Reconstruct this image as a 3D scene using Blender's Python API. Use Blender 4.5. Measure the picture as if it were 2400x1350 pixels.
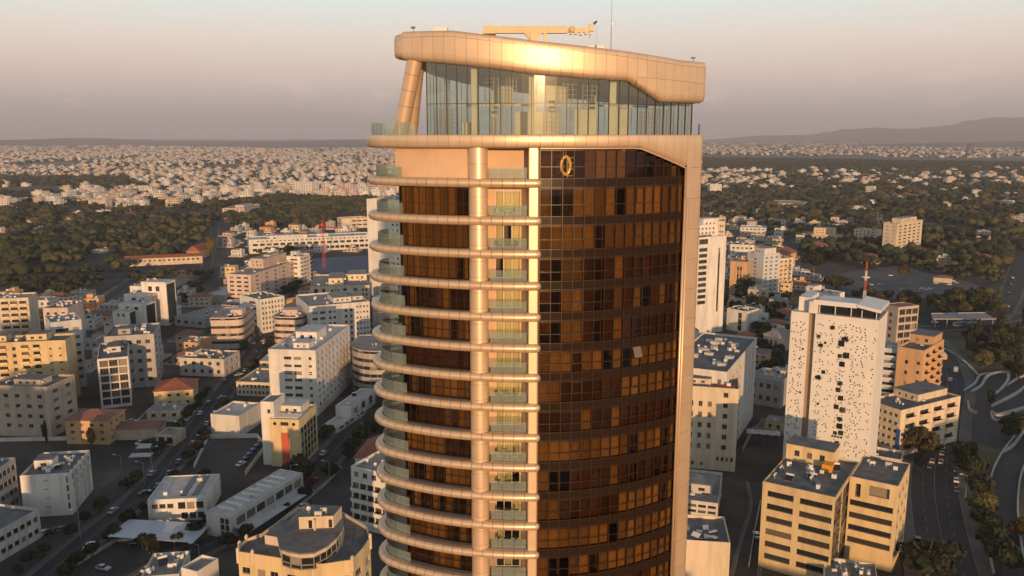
import bpy, math, random
import numpy as np
from math import sin, cos, radians as R, pi
from mathutils import Vector, noise

for o in list(bpy.data.objects): bpy.data.objects.remove(o)
scene = bpy.context.scene
COL = scene.collection
random.seed(7)

# ------------------------------------------------------------------ camera, sky, sun, exposure
CAM_H, PITCH, FPX = 122.0, R(10.3), 1960.0          # eye height, downward pitch, focal length for a 2400 px wide frame
cam = bpy.data.cameras.new('camera'); cam_o = bpy.data.objects.new('camera', cam); COL.objects.link(cam_o)
cam_o.location = (0, 0, CAM_H); cam_o.rotation_euler = (pi/2 - PITCH, 0, 0)
cam.sensor_width = 36.0; cam.lens = 36.0 * FPX / 2400.0
cam.clip_start = 0.5; cam.clip_end = 120000.0
scene.camera = cam_o

SUN_AZ, SUN_EL = R(171.0), R(5.5)                   # azimuth clockwise from +Y: behind the camera, a little to its right
world = bpy.data.worlds.new('World'); scene.world = world; world.use_nodes = True
wn, wl = world.node_tree.nodes, world.node_tree.links
wn.clear()
w_out = wn.new('ShaderNodeOutputWorld'); w_bg = wn.new('ShaderNodeBackground')
sky = wn.new('ShaderNodeTexSky'); sky.sky_type = 'NISHITA'; sky.sun_disc = False
sky.sun_elevation = SUN_EL; sky.sun_rotation = SUN_AZ
sky.altitude = 200; sky.air_density = 1.0; sky.dust_density = 2.0; sky.ozone_density = 1.0
w_bg.inputs['Strength'].default_value = 0.102
# a band of dusty dusk air lies along the whole horizon, with a few small pink clouds low down
tc = wn.new('ShaderNodeTexCoord'); sep = wn.new('ShaderNodeSeparateXYZ'); wl.new(tc.outputs['Generated'], sep.inputs[0])
ramp = wn.new('ShaderNodeValToRGB'); wl.new(sep.outputs['Z'], ramp.inputs[0])
e = ramp.color_ramp.elements
e[0].position = 0.0; e[0].color = (0.47, 0.41, 0.42, 1)
e[1].position = 1.0; e[1].color = (0.09, 0.115, 0.17, 1)
for p_, c_ in ((0.03, (0.58, 0.50, 0.49)), (0.07, (0.90, 0.70, 0.59)), (0.11, (0.99, 0.86, 0.74)), (0.155, (0.92, 1.0, 0.98)), (0.22, (0.80, 1.03, 1.13)), (0.40, (0.34, 0.41, 0.47))):
    q = e.new(p_); q.color = (*c_, 1)
gain = wn.new('ShaderNodeMix'); gain.data_type = 'RGBA'; gain.blend_type = 'MULTIPLY'; gain.inputs[0].default_value = 1.0
gain.inputs[7].default_value = (12.6, 12.6, 12.7, 1); wl.new(ramp.outputs[0], gain.inputs[6])
mixs = wn.new('ShaderNodeMix'); mixs.data_type = 'RGBA'; mixs.inputs[0].default_value = 0.82
wl.new(sky.outputs[0], mixs.inputs[6]); wl.new(gain.outputs[2], mixs.inputs[7])
# clouds
mapn = wn.new('ShaderNodeMapping'); mapn.inputs['Scale'].default_value = (9, 9, 26); wl.new(tc.outputs['Generated'], mapn.inputs[0])
nz = wn.new('ShaderNodeTexNoise'); nz.inputs['Scale'].default_value = 1.6; nz.inputs['Detail'].default_value = 6; nz.inputs['Roughness'].default_value = 0.55
wl.new(mapn.outputs[0], nz.inputs['Vector'])
cr = wn.new('ShaderNodeValToRGB'); cr.color_ramp.elements[0].position = 0.54; cr.color_ramp.elements[1].position = 0.68; wl.new(nz.outputs[0], cr.inputs[0])
zr = wn.new('ShaderNodeValToRGB'); wl.new(sep.outputs['Z'], zr.inputs[0])
ze = zr.color_ramp.elements; ze[0].position = 0.022; ze[0].color = (0, 0, 0, 1); ze[1].position = 0.075; ze[1].color = (0, 0, 0, 1)
q = ze.new(0.045); q.color = (1, 1, 1, 1)
cm = wn.new('ShaderNodeMath'); cm.operation = 'MULTIPLY'; wl.new(cr.outputs[0], cm.inputs[0]); wl.new(zr.outputs[0], cm.inputs[1])
cm2 = wn.new('ShaderNodeMath'); cm2.operation = 'MULTIPLY'; cm2.inputs[1].default_value = 0.6; wl.new(cm.outputs[0], cm2.inputs[0])
mixc = wn.new('ShaderNodeMix'); mixc.data_type = 'RGBA'; wl.new(cm2.outputs[0], mixc.inputs[0]); wl.new(mixs.outputs[2], mixc.inputs[6])
mixc.inputs[7].default_value = (12.0, 9.0, 8.2, 1)
wl.new(mixc.outputs[2], w_bg.inputs['Color']); wl.new(w_bg.outputs[0], w_out.inputs['Surface'])

sun = bpy.data.lights.new('sun', 'SUN'); sun.energy = 5.0; sun.angle = R(0.5); sun.color = (1.0, 0.59, 0.29)
sun_o = bpy.data.objects.new('sun', sun); COL.objects.link(sun_o)
to_sun = Vector((sin(SUN_AZ)*cos(SUN_EL), cos(SUN_AZ)*cos(SUN_EL), sin(SUN_EL)))
sun_o.rotation_euler = to_sun.to_track_quat('Z', 'Y').to_euler(); sun_o.location = to_sun * 300

vs = scene.view_settings
vs.view_transform = 'Standard'; vs.look = 'None'; vs.gamma = 1.0; vs.use_curve_mapping = False; vs.exposure = -0.27
scene.cycles.max_bounces = 8; scene.cycles.diffuse_bounces = 3; scene.cycles.glossy_bounces = 3
scene.cycles.transparent_max_bounces = 16; scene.cycles.volume_bounces = 1
scene.cycles.use_denoising = True

# ------------------------------------------------------------------ helpers
CP, SP = cos(PITCH), sin(PITCH)
def P(px, py, z=0.0):
    """the place on the level z that stands at that spot of the view"""
    dx, dy = (px-1200)/FPX, (py-675)/FPX
    t = (z-CAM_H)/-(SP+dy*CP)
    return Vector((dx*t, (CP-dy*SP)*t, z))
def hgt(yt, yb):
    T = lambda y: math.tan(math.atan((y-675)/FPX)+PITCH)
    return CAM_H*(1-T(yt)/T(yb))

class MB:
    def __init__(s): s.v=[]; s.f=[]; s.m=[]; s.sm=False
    def quad(s, a, b, c, d, m=0):
        n=len(s.v); s.v += [tuple(a),tuple(b),tuple(c),tuple(d)]; s.f.append((n,n+1,n+2,n+3)); s.m.append(m)
    def face(s, pts, m=0):
        n=len(s.v); s.v += [tuple(p) for p in pts]; s.f.append(tuple(range(n,n+len(pts)))); s.m.append(m)
    def box(s, x0,y0,z0,x1,y1,z1, m=0):
        n=len(s.v)
        s.v += [(x0,y0,z0),(x1,y0,z0),(x1,y1,z0),(x0,y1,z0),(x0,y0,z1),(x1,y0,z1),(x1,y1,z1),(x0,y1,z1)]
        for q in ((3,2,1,0),(4,5,6,7),(0,1,5,4),(1,2,6,5),(2,3,7,6),(3,0,4,7)):
            s.f.append(tuple(n+i for i in q)); s.m.append(m)
    def prism(s, pts, z0, z1, m=0, top=True, bot=True, mt=None):
        k=len(pts); n=len(s.v)
        s.v += [(p[0],p[1],z0) for p in pts]+[(p[0],p[1],z1) for p in pts]
        for i in range(k):
            j=(i+1)%k; s.f.append((n+i,n+j,n+k+j,n+k+i)); s.m.append(m)
        if top: s.f.append(tuple(range(n+k,n+2*k))); s.m.append(m if mt is None else mt)
        if bot: s.f.append(tuple(range(n+k-1,n-1,-1))); s.m.append(m)
    def cone(s, p0, p1, r0, r1, k=8, m=0, caps=True):
        p0, p1 = Vector(p0), Vector(p1); d=(p1-p0).normalized()
        a=d.orthogonal().normalized(); b=d.cross(a); n=len(s.v)
        for p,r in ((p0,r0),(p1,r1)):
            for i in range(k):
                t=2*pi*i/k; q=p+(a*cos(t)+b*sin(t))*r; s.v.append(tuple(q))
        for i in range(k):
            j=(i+1)%k; s.f.append((n+i,n+j,n+k+j,n+k+i)); s.m.append(m)
        if caps:
            s.f.append(tuple(range(n+k-1,n-1,-1))); s.m.append(m); s.f.append(tuple(range(n+k,n+2*k))); s.m.append(m)
    def grid(s, rows, m=0):
        n=len(s.v); k=len(rows[0])
        for r in rows: s.v += [tuple(p) for p in r]
        for i in range(len(rows)-1):
            for j in range(k-1):
                s.f.append((n+i*k+j, n+i*k+j+1, n+(i+1)*k+j+1, n+(i+1)*k+j)); s.m.append(m)
    def mesh(s, name, mats):
        me=bpy.data.meshes.new(name); me.from_pydata(s.v,[],s.f)
        for mm in (mats if isinstance(mats,(list,tuple)) else [mats]): me.materials.append(mm)
        if max(s.m, default=0): me.polygons.foreach_set('material_index', s.m)
        if s.sm: me.polygons.foreach_set('use_smooth', [True]*len(s.f))
        me.update(); return me
    def build(s, name, mats, parent=None, loc=(0,0,0), rz=0.0): return ob(name, s.mesh(name, mats), parent, loc, rz)

def ob(name, me, parent=None, loc=(0,0,0), rz=0.0, scale=None):
    o=bpy.data.objects.new(name, me); COL.objects.link(o); o.location=loc
    if rz: o.rotation_euler=(0,0,rz)
    if scale is not None: o.scale = scale if hasattr(scale,'__len__') else (scale,)*3
    if parent: o.parent=parent
    return o
def thing(name, label, cat, loc=(0,0,0), rz=0.0, group=None, kind=None):
    o=ob(name, None, None, loc, rz); tag(o, label, cat, group, kind); return o
def tag(o, label=None, cat=None, group=None, kind=None):
    if label: o['label']=label
    if cat: o['category']=cat
    if group: o['group']=group
    if kind: o['kind']=kind
    return o
def copy_tree(o, parent=None):
    c=o.copy(); COL.objects.link(c); c.parent=parent
    for ch in KIDS.get(o.name, ()): copy_tree(ch, c)
    return c
KIDS={}

# ------------------------------------------------------------------ materials
def nodes(name):
    m=bpy.data.materials.new(name); m.use_nodes=True; nt=m.node_tree
    return m, nt, nt.nodes['Principled BSDF']
def plain(name, col, rough=0.7, metal=0.0, spec=None):
    m,nt,b=nodes(name); b.inputs['Base Color'].default_value=(*col,1); b.inputs['Roughness'].default_value=rough
    b.inputs['Metallic'].default_value=metal
    if spec is not None: b.inputs['Specular IOR Level'].default_value=spec
    return m
def noisy(name, c1, c2, scale=0.3, rough=0.85, detail=5, stretch=(1,1,1), bump=0.0, lo=0.35, hi=0.65, vary=0.0, coord='Object', c3=None):
    """two real colours blended by wear-sized noise; vary = per-object lightness difference"""
    m,nt,b=nodes(name); N,L=nt.nodes,nt.links
    t=N.new('ShaderNodeTexCoord'); mp=N.new('ShaderNodeMapping'); mp.inputs['Scale'].default_value=stretch
    L.new(t.outputs[coord], mp.inputs[0])
    n=N.new('ShaderNodeTexNoise'); n.inputs['Scale'].default_value=scale; n.inputs['Detail'].default_value=detail; n.inputs['Roughness'].default_value=0.6
    L.new(mp.outputs[0], n.inputs['Vector'])
    r=N.new('ShaderNodeValToRGB'); r.color_ramp.elements[0].position=lo; r.color_ramp.elements[0].color=(*c1,1)
    r.color_ramp.elements[1].position=hi; r.color_ramp.elements[1].color=(*c2,1)
    if c3: q=r.color_ramp.elements.new((lo+hi)/2); q.color=(*c3,1)
    L.new(n.outputs[0], r.inputs[0]); out=r.outputs[0]
    if vary:
        oi=N.new('ShaderNodeObjectInfo'); mr=N.new('ShaderNodeMapRange'); mr.inputs[3].default_value=1-vary; mr.inputs[4].default_value=1+vary*0.4
        L.new(oi.outputs['Random'], mr.inputs[0])
        mx=N.new('ShaderNodeMix'); mx.data_type='RGBA'; mx.blend_type='MULTIPLY'; mx.inputs[0].default_value=1.0
        L.new(out, mx.inputs[6]); L.new(mr.outputs[0], mx.inputs[7]); out=mx.outputs[2]
    L.new(out, b.inputs['Base Color']); b.inputs['Roughness'].default_value=rough
    if bump:
        bp=N.new('ShaderNodeBump'); bp.inputs['Strength'].default_value=bump; bp.inputs['Distance'].default_value=0.1
        n2=N.new('ShaderNodeTexNoise'); n2.inputs['Scale'].default_value=scale*12; L.new(t.outputs[coord], n2.inputs['Vector'])
        L.new(n2.outputs[0], bp.inputs['Height']); L.new(bp.outputs[0], b.inputs['Normal'])
    return m
def glassy(name, tint, refl=0.08, rough=0.02, edge=0.6, film=0.0, film_col=(.7,.78,.74)):
    """see-through sheet: tinted transmission plus a mirror layer that grows at grazing angles"""
    m=bpy.data.materials.new(name); m.use_nodes=True; nt=m.node_tree; N,L=nt.nodes,nt.links; N.clear()
    o=N.new('ShaderNodeOutputMaterial'); t=N.new('ShaderNodeBsdfTransparent'); g=N.new('ShaderNodeBsdfGlossy'); mx=N.new('ShaderNodeMixShader')
    t.inputs[0].default_value=(*tint,1); g.inputs['Roughness'].default_value=rough; g.inputs['Color'].default_value=(1,1,1,1)
    lw=N.new('ShaderNodeFresnel'); lw.inputs[0].default_value=1.5
    mr=N.new('ShaderNodeMapRange'); mr.inputs[1].default_value=0.04; mr.inputs[2].default_value=1.0; mr.inputs[3].default_value=refl; mr.inputs[4].default_value=edge
    L.new(lw.outputs[0], mr.inputs[0]); L.new(mr.outputs[0], mx.inputs[0]); L.new(t.outputs[0], mx.inputs[1]); L.new(g.outputs[0], mx.inputs[2]); out=mx.outputs[0]
    if film:                                          # dust and print film; on the crown its tint stands in for reflection
        df=N.new('ShaderNodeBsdfDiffuse'); df.inputs[0].default_value=(*film_col,1); m2=N.new('ShaderNodeMixShader'); m2.inputs[0].default_value=film
        L.new(out,m2.inputs[1]); L.new(df.outputs[0],m2.inputs[2]); out=m2.outputs[0]
    L.new(out, o.inputs[0])
    return m
def city_glass(name):
    m,nt,b=nodes(name); N,L=nt.nodes,nt.links
    oi=N.new('ShaderNodeObjectInfo'); r=N.new('ShaderNodeValToRGB'); r.color_ramp.interpolation='CONSTANT'
    e=r.color_ramp.elements; e[0].color=(0.022,0.023,0.026,1); e[1].position=0.45; e[1].color=(0.05,0.045,0.04,1)
    for p_,c_ in ((0.66,(0.035,0.05,0.055)),(0.8,(0.16,0.125,0.09)),(0.91,(0.30,0.25,0.19))):
        q=e.new(p_); q.color=(*c_,1)
    L.new(oi.outputs['Random'], r.inputs[0]); L.new(r.outputs[0], b.inputs['Base Color']); b.inputs['Roughness'].default_value=0.12
    return m

M={}
def wallmat(k, c, d=0.70):
    M[k]=noisy('plaster_'+k, tuple(x*d for x in c), c, 0.32, 0.9, 8, (1,1,0.16), 0.12, 0.30, 0.56, vary=0.12)
wallmat('white',(0.76,0.72,0.66)); wallmat('offwhite',(0.66,0.62,0.56)); wallmat('cream',(0.70,0.58,0.42)); wallmat('yellow',(0.72,0.55,0.30))
wallmat('beige',(0.56,0.46,0.36)); wallmat('grey',(0.42,0.40,0.38)); wallmat('pink',(0.66,0.52,0.44)); wallmat('orange',(0.66,0.40,0.20)); wallmat('blue_white',(0.60,0.62,0.64))
wallmat('brown',(0.34,0.24,0.17)); wallmat('red_panel',(0.55,0.12,0.06))
M['roof']=noisy('roof_screed',(0.20,0.19,0.18),(0.33,0.31,0.29),0.35,0.9,6)
M['roof_dark']=noisy('roof_felt',(0.10,0.10,0.105),(0.19,0.185,0.18),0.3,0.9,6)
M['roof_light']=noisy('roof_coating',(0.42,0.40,0.38),(0.58,0.55,0.52),0.3,0.85,6)
M['tile']=noisy('roof_tile',(0.24,0.075,0.045),(0.38,0.13,0.07),0.8,0.85,5,(1,1,1),0.4)
M['tile_old']=noisy('roof_tile_old',(0.20,0.09,0.07),(0.30,0.15,0.11),0.8,0.85,5,(1,1,1),0.4)
M['glass']=city_glass('window_glass')
M['frame']=plain('window_frame_paint',(0.34,0.31,0.28),0.5)
M['frame_dark']=plain('window_frame_dark',(0.05,0.045,0.04),0.45)
M['metal']=plain('galvanised_metal',(0.45,0.45,0.45),0.45,0.6)
M['white_paint']=plain('white_paint',(0.74,0.72,0.69),0.55)
M['tank']=plain('tank_plastic',(0.62,0.58,0.52),0.5)
M['panel']=plain('solar_panel',(0.02,0.025,0.04),0.15)
M['asphalt']=noisy('asphalt',(0.026,0.026,0.028),(0.045,0.044,0.045),0.08,0.9,8,(1,1,1),0.15)
M['asphalt_worn']=noisy('asphalt_worn',(0.040,0.038,0.038),(0.070,0.066,0.063),0.05,0.92,8)
M['pave']=noisy('pavement',(0.085,0.078,0.072),(0.14,0.128,0.118),0.12,0.9,8)
M['kerb']=noisy('kerb',(0.16,0.15,0.14),(0.24,0.225,0.21),0.5,0.9)
M['line']=noisy('road_paint',(0.10,0.10,0.10),(0.34,0.33,0.32),0.9,0.8)
M['grass']=noisy('dry_grass',(0.055,0.065,0.025),(0.14,0.115,0.06),0.05,0.95,8)
M['soil']=noisy('bare_soil',(0.16,0.11,0.07),(0.27,0.19,0.125),0.03,0.95,8)
M['concrete']=noisy('concrete',(0.36,0.34,0.32),(0.50,0.47,0.44),0.3,0.85,6,(1,1,0.4))
M['concrete_white']=noisy('white_concrete',(0.36,0.345,0.33),(0.48,0.46,0.44),0.2,0.7,6)
M['bark']=noisy('bark',(0.06,0.045,0.03),(0.12,0.09,0.065),3.0,0.95)
M['red_paint']=plain('red_steel',(0.50,0.05,0.04),0.5)
M['lead_blue']=noisy('blue_grey_roof',(0.06,0.07,0.11),(0.10,0.11,0.16),0.1,0.7)
def leafmat(k, c1, c2):
    m=noisy('leaf_'+k, c1, c2, 0.9, 0.75, 3, vary=0.35); M[k]=m
    nt=m.node_tree; b=nt.nodes['Principled BSDF']
    b.inputs['Specular IOR Level'].default_value=0.2
leafmat('leaf',(0.030,0.040,0.016),(0.075,0.080,0.030)); leafmat('leaf_olive',(0.055,0.058,0.022),(0.125,0.105,0.045))
leafmat('leaf_dark',(0.020,0.026,0.013),(0.045,0.050,0.022)); leafmat('leaf_gold',(0.09,0.075,0.02),(0.17,0.13,0.035)); leafmat('leaf_rust',(0.07,0.045,0.02),(0.13,0.08,0.035))
# ------------------------------------------------------------------ the tower
M['gold']=noisy('champagne_cladding',(0.73,0.53,0.345),(0.77,0.565,0.375),0.5,0.34,4,vary=0.06)
_b=M['gold'].node_tree.nodes['Principled BSDF']; _b.inputs['Metallic'].default_value=0.45; _b.inputs['Roughness'].default_value=0.40
M['gold_dark']=plain('joint_backing',(0.12,0.075,0.045),0.7)
M['stone']=noisy('beige_render',(0.60,0.40,0.25),(0.66,0.455,0.29),0.4,0.7,4)
M['bronze']=plain('bronze_mullion',(0.055,0.032,0.02),0.35,0.4)
M['bronze_glass']=glassy('bronze_glass',(0.47,0.345,0.185),0.04,0.02,0.7)
M['spandrel']=plain('spandrel_glass',(0.024,0.0135,0.008),0.18,spec=0.3)
M['rail_glass']=glassy('rail_glass',(0.88,0.94,0.91),0.07,0.02,0.7,0.14,(.62,.72,.66))
M['crown_glass']=glassy('crown_glass',(0.80,0.88,0.82),0.10,0.06,0.8,0.065,(.50,.68,.64))  # teal film colour paints in a pale reflection
M['door_glass']=glassy('door_glass',(0.86,0.84,0.70),0.08,0.03,0.7)
M['curtain_a']=noisy('curtain_sand',(0.46,0.385,0.265),(0.62,0.52,0.365),0.8,0.9,3,vary=0.42)
M['curtain_b']=noisy('curtain_brown',(0.11,0.065,0.04),(0.18,0.105,0.064),0.8,0.9,3,vary=0.45)
M['curtain_y']=noisy('curtain_pale',(0.70,0.62,0.40),(0.82,0.74,0.52),0.6,0.9,3,vary=0.15)
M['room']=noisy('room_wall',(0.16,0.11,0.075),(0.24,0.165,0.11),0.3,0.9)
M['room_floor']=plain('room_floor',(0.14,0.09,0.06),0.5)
M['slab_floor']=noisy('balcony_tile',(0.34,0.29,0.24),(0.42,0.36,0.30),0.6,0.7)
M['crane_paint']=noisy('crane_cream_paint',(0.60,0.44,0.24),(0.68,0.51,0.29),0.9,0.5)
M['gold_glow']=plain('glowing_brass',(0.95,0.66,0.22),0.18,1.0); _g=M['gold_glow'].node_tree.nodes['Principled BSDF']; _g.inputs['Emission Color'].default_value=(1,.62,.2,1); _g.inputs['Emission Strength'].default_value=1.1

TX, TY, TR = 1.5, 119.0, 29.0
tower=thing('high_rise_tower','tall bronze and champagne apartment tower with curved balconies in the centre','tower',(TX,TY,0))
Z0=CAM_H
def lerp(pts):
    def f(t):
        if t<=pts[0][0]: return pts[0][1]
        for (a,b),(c,d) in zip(pts,pts[1:]):
            if t<=c: return b+(d-b)*(t-a)/(c-a)
        return pts[-1][1]
    return f
class Path:
    """front arc of radius rm about the tower axis, turning at either end round a smaller nose; t = facing angle in degrees"""
    def __init__(s, rm, tl, rl, tr, rr): s.rm,s.tl,s.rl,s.tr,s.rr=rm,tl,rl,tr,rr
    def __call__(s, t, off=0.0):
        if t<s.tl: a,r,c=s.tl,s.rl,s.rm-s.rl
        elif t>s.tr: a,r,c=s.tr,s.rr,s.rm-s.rr
        else: return ((s.rm+off)*sin(R(t)), -(s.rm+off)*cos(R(t)))
        return (c*sin(R(a))+(r+off)*sin(R(t)), -c*cos(R(a))-(r+off)*cos(R(t)))
    def steps(s, t0, t1, module=1.235):
        out=[]; t=t0
        while t<t1-1e-6:
            rr=s.rl if t<s.tl-1e-6 else (s.rr if t>=s.tr-1e-6 else s.rm)
            d=math.degrees(module/rr); e=t+d
            for lim in (s.tl,s.tr,t1):
                if t<lim-1e-6 and e>lim-0.45*d: e=min(e,lim) if e>lim else lim
            out.append((t,min(e,t1))); t=min(e,t1)
        return out
def curved_panel(path, t0, t1, zb, zt, prof, gap=0.014, n=4):
    """a cladding panel: prof = [(share of the height, outward offset)], edges eased"""
    mb=MB(); mb.sm=True
    rr=path.rl if t1<=path.tl+1e-6 else (path.rr if t0>=path.tr-1e-6 else path.rm)
    g=math.degrees(gap/rr); a,b=t0+g,t1-g
    cols=[a+(b-a)*i/n for i in range(n+1)]
    rows=[]
    for v,off in prof:
        row=[]
        for t in cols:
            lo,hi=zb(t)+gap,zt(t)-gap; x,y=path(t,off); row.append((x,y,lo+(hi-lo)*v))
        rows.append(row)
    mb.grid(rows)
    for e in (0,-1):                               # returns into the joint
        t=cols[e]; mb.grid([[rows[i][e] for i in range(len(prof))],[(*path(t,prof[i][1]-0.08), rows[i][e][2]) for i in range(len(prof))]])
    return mb
def const(v): return lambda t: v

# ---- floors, slabs, core
TUBE=[-4.96,-9.01,-12.61,-16.12,-19.59,-23.10,-26.50,-29.97,-33.50,-37.05,-40.62,-44.17,-47.72,-51.27,-54.82]
bal=Path(29.25,-33.0,4.05,60.0,4.0)
def slab_poly(off, tend=-150):
    pts=[bal(t,off) for t in np.linspace(2.0,-33,16)]+[bal(t,off) for t in np.linspace(-36,tend,14)]
    return pts+[(-9.0,-16.0),(-2.0,-23.0),(0.9,-24.0)]
plan_in=[(27.7*sin(R(t)),-27.7*cos(R(t))) for t in np.linspace(-30.6,-12.6,9)]
core_back=[(20.5,-16),(19,-4),(12,5),(0,8),(-8,4),(-12.5,-6),(-13.6,-14)]
LFT=[( -30.6+1.82*i) for i in range(11)]
# central core and rear body down to the street
mb=MB(); pts=[(23.4*sin(R(t)),-23.4*cos(R(t))) for t in np.linspace(-33,44,28)]+core_back
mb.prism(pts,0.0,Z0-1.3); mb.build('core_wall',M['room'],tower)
mb=MB(); ring=[(19.9,-21.0),(19.4,-15.8),(17.6,-3.6),(12.4,5.6),(0,8.7),(-8.5,4.6),(-13.1,-5.8),(-14.2,-14)]
for a,b in zip(ring,ring[1:]): mb.quad((*a,0),(*b,0),(*b,Z0-1.2),(*a,Z0-1.2))
mb.build('rear_wall',M['stone'],tower)
# lower shaft below the storeys in view
mb=MB(); mb.prism([(28.6*sin(R(t)),-28.6*cos(R(t))) for t in np.linspace(-30.6,40,24)]+[(20.5,-16),(-13.6,-14)],0,Z0-57.0); mb.build('lower_shaft',M['bronze'],tower)

def room_slab(k):
    z=Z0+TUBE[k]
    mb=MB()
    pts=[(28.85*sin(R(t)),-28.85*cos(R(t))) for t in np.linspace(2.8,41,18)]+[(23.3*sin(R(t)),-23.3*cos(R(t))) for t in np.linspace(41,2.8,8)]
    mb.prism(pts,z-0.40,z+0.40)
    pts=[(27.8*sin(R(t)),-27.8*cos(R(t))) for t in np.linspace(-30.6,-12.4,9)]+[(23.3*sin(R(t)),-23.3*cos(R(t))) for t in np.linspace(-12.4,-32,8)]
    mb.prism(pts,z-0.35,z+0.35)
    mb.build('floor_slab',M['room_floor'],tower)
NF=len(TUBE)
for k in range(NF): room_slab(k)

# ---- balconies with round champagne rims
def tube_seg(t0,t1,path,gap=0.022):
    mb=MB(); mb.sm=True; rr=path.rl if t1<=path.tl+1e-6 else path.rm
    g=math.degrees(gap/rr); rows=[]
    for t in np.linspace(t0+g,t1-g,4):
        rows.append([(*path(t,0.50*cos(a)),0.50*sin(a)) for a in np.linspace(-pi*0.98,pi*0.98,15)])
    mb.grid(rows); return mb
main_step=(33.0+2.2)/15
seg_main=tube_seg(-main_step/2,main_step/2,bal).mesh('tube_segment',M['gold'])
nose_t=list(np.linspace(-33,-150,9)); seg_nose=[tube_seg(b,a,bal).mesh('tube_segment',M['gold']) for a,b in zip(nose_t,nose_t[1:])]
mb=MB(); mb.sm=True; rows=[]
for b in np.linspace(0,pi/2,6):
    rows.append([(0.55*sin(b), -29.25-0.50*cos(b)*cos(a), 0.50*cos(b)*sin(a)) for a in np.linspace(-pi,pi,15)])
mb.grid(rows); cap_me=mb.mesh('tube_end_cap',M['gold'])
mb=MB(); mb.prism(slab_poly(-0.30),-0.38,0.36); 
inner=[bal(t,-0.42) for t in np.linspace(2.0,-33,14)]+[bal(t,-0.42) for t in np.linspace(-38,-148,12)]
outer=[bal(t,-0.05) for t in np.linspace(2.0,-33,14)]+[bal(t,-0.05) for t in np.linspace(-38,-148,12)]
for i in range(len(inner)-1):
    a,b,c,d=inner[i],inner[i+1],outer[i+1],outer[i]
    mb.quad((*a,0.50),(*b,0.50),(*c,0.50),(*d,0.50),1); mb.quad((*a,0.30),(*b,0.30),(*b,0.50),(*a,0.50),1)
slab_me=mb.mesh('balcony',[M['slab_floor'],M['gold']])
def rail_pane(t0,t1,h=1.2,path=bal,off=-0.55):
    mb=MB(); ts=np.linspace(t0,t1,3)
    mb.grid([[(*path(t,off),0) for t in ts],[(*path(t,off),h) for t in ts]])
    mb.grid([[(*path(t,off-0.025),0) for t in ts],[(*path(t,off-0.025),h) for t in ts]])
    mb.grid([[(*path(t,off),h) for t in ts],[(*path(t,off-0.025),h) for t in ts]])
    return mb
rl=[rail_pane(a+0.05,b-0.05).mesh('rail_pane',M['rail_glass']) for a,b in ((-7.9,-5.2),(-5.2,-2.5),(-2.5,0.3))]
nz_t=list(np.linspace(-28.5,-33,2))+list(np.linspace(-46,-150,9))
rl2=[rail_pane(b+0.15,a-0.15).mesh('rail_pane',M['rail_glass']) for a,b in zip(nz_t,nz_t[1:])]
for k in range(NF):
    z=Z0+TUBE[k]
    b=ob('balcony',slab_me,tower,(0,0,z))
    for i in range(15): ob('tube_segment',seg_main,b,(0,0,0),R(2.2-main_step*(i+0.5)))
    for me in seg_nose: ob('tube_segment',me,b)
    ob('tube_end_cap',cap_me,b,(0,0,0),R(2.2))
    for me in rl+rl2: ob('rail_pane',me,b,(0,0,0.45))

# ---- loggia: column, back wall, sliding doors, fin
mb=MB(); mb.sm=True; c0=(28.35*sin(R(-10.5)),-28.35*cos(R(-10.5)))
zc=[Z0-1.2-i*1.75 for i in range(32)]
for a,b in zip(zc,zc[1:]):
    rows=[[(c0[0]+1.06*cos(x),c0[1]+1.06*sin(x),q) for x in np.linspace(0,2*pi,29)] for q in (a-0.012,b+0.012)]
    mb.grid(rows)
mb.build('round_column',M['gold'],tower)
mb=MB(); mb.cone((*c0,Z0-57),(*c0,Z0-1.3),1.03,1.03,20); mb.build('column_core',M['gold_dark'],tower)
def fin_piece(za,zb):
    mb=MB(); a=lambda t,r:(r*sin(R(t)),-r*cos(R(t)))
    mb.prism([a(0.55,25.0),a(0.55,28.98),a(0.75,29.12),a(2.45,29.12),a(2.70,29.02),a(2.86,28.80),a(2.86,25.0)],za+0.012,zb-0.012); return mb
zf=[Z0-1.25]+[Z0+t for t in TUBE]+[Z0-57.5]
for a,b in zip(zf,zf[1:]): fin_piece(b,a).build('fin_panel',M['gold'],tower)
mb=MB(); a_=lambda t,r:(r*sin(R(t)),-r*cos(R(t)))
mb.prism([a_(0.7,25.1),a_(0.7,28.9),a_(2.7,28.7),a_(2.7,25.1)],Z0-58,Z0-1.4); mb.build('fin_backing',M['gold_dark'],tower)
door_me={}
def door(h):
    key=round(h,2)
    if key in door_me: return door_me[key]
    w=2.75; fr=MB(); gl=MB()
    for i in range(4): fr.box(i*w/3-0.04,-0.05,0,i*w/3+0.04,0.05,h)
    fr.box(0.04,-0.045,h-0.08,w-0.04,0.045,h-0.002); fr.box(0.04,-0.045,0.002,w-0.04,0.045,0.06)
    for i in range(3): gl.quad((i*w/3+.04,0,.06),((i+1)*w/3-.04,0,.06),((i+1)*w/3-.04,0,h-.08),(i*w/3+.04,0,h-.08))
    door_me[key]=(gl.mesh('sliding_door',M['door_glass']),fr.mesh('door_frame',M['white_paint'])); return door_me[key]
def curtain_mesh(w,h,key,cache={},n=None,amp=0.045):
    kk=(round(w,2),round(h,2),key)
    if kk in cache: return cache[kk]
    n=n or max(5,int(w/0.17)); mb=MB(); rng=random.Random(len(key)*7)
    xs=[w*i/(2*n) for i in range(2*n+1)]; ys=[(amp if i%2 else -amp)*(0.6+0.8*rng.random()) for i in range(2*n+1)]
    mb.grid([[(x,y,0.02) for x,y in zip(xs,ys)],[(x,y,h) for x,y in zip(xs,ys)]]); cache[kk]=mb.mesh('curtain',M[key]); return cache[kk]
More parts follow.
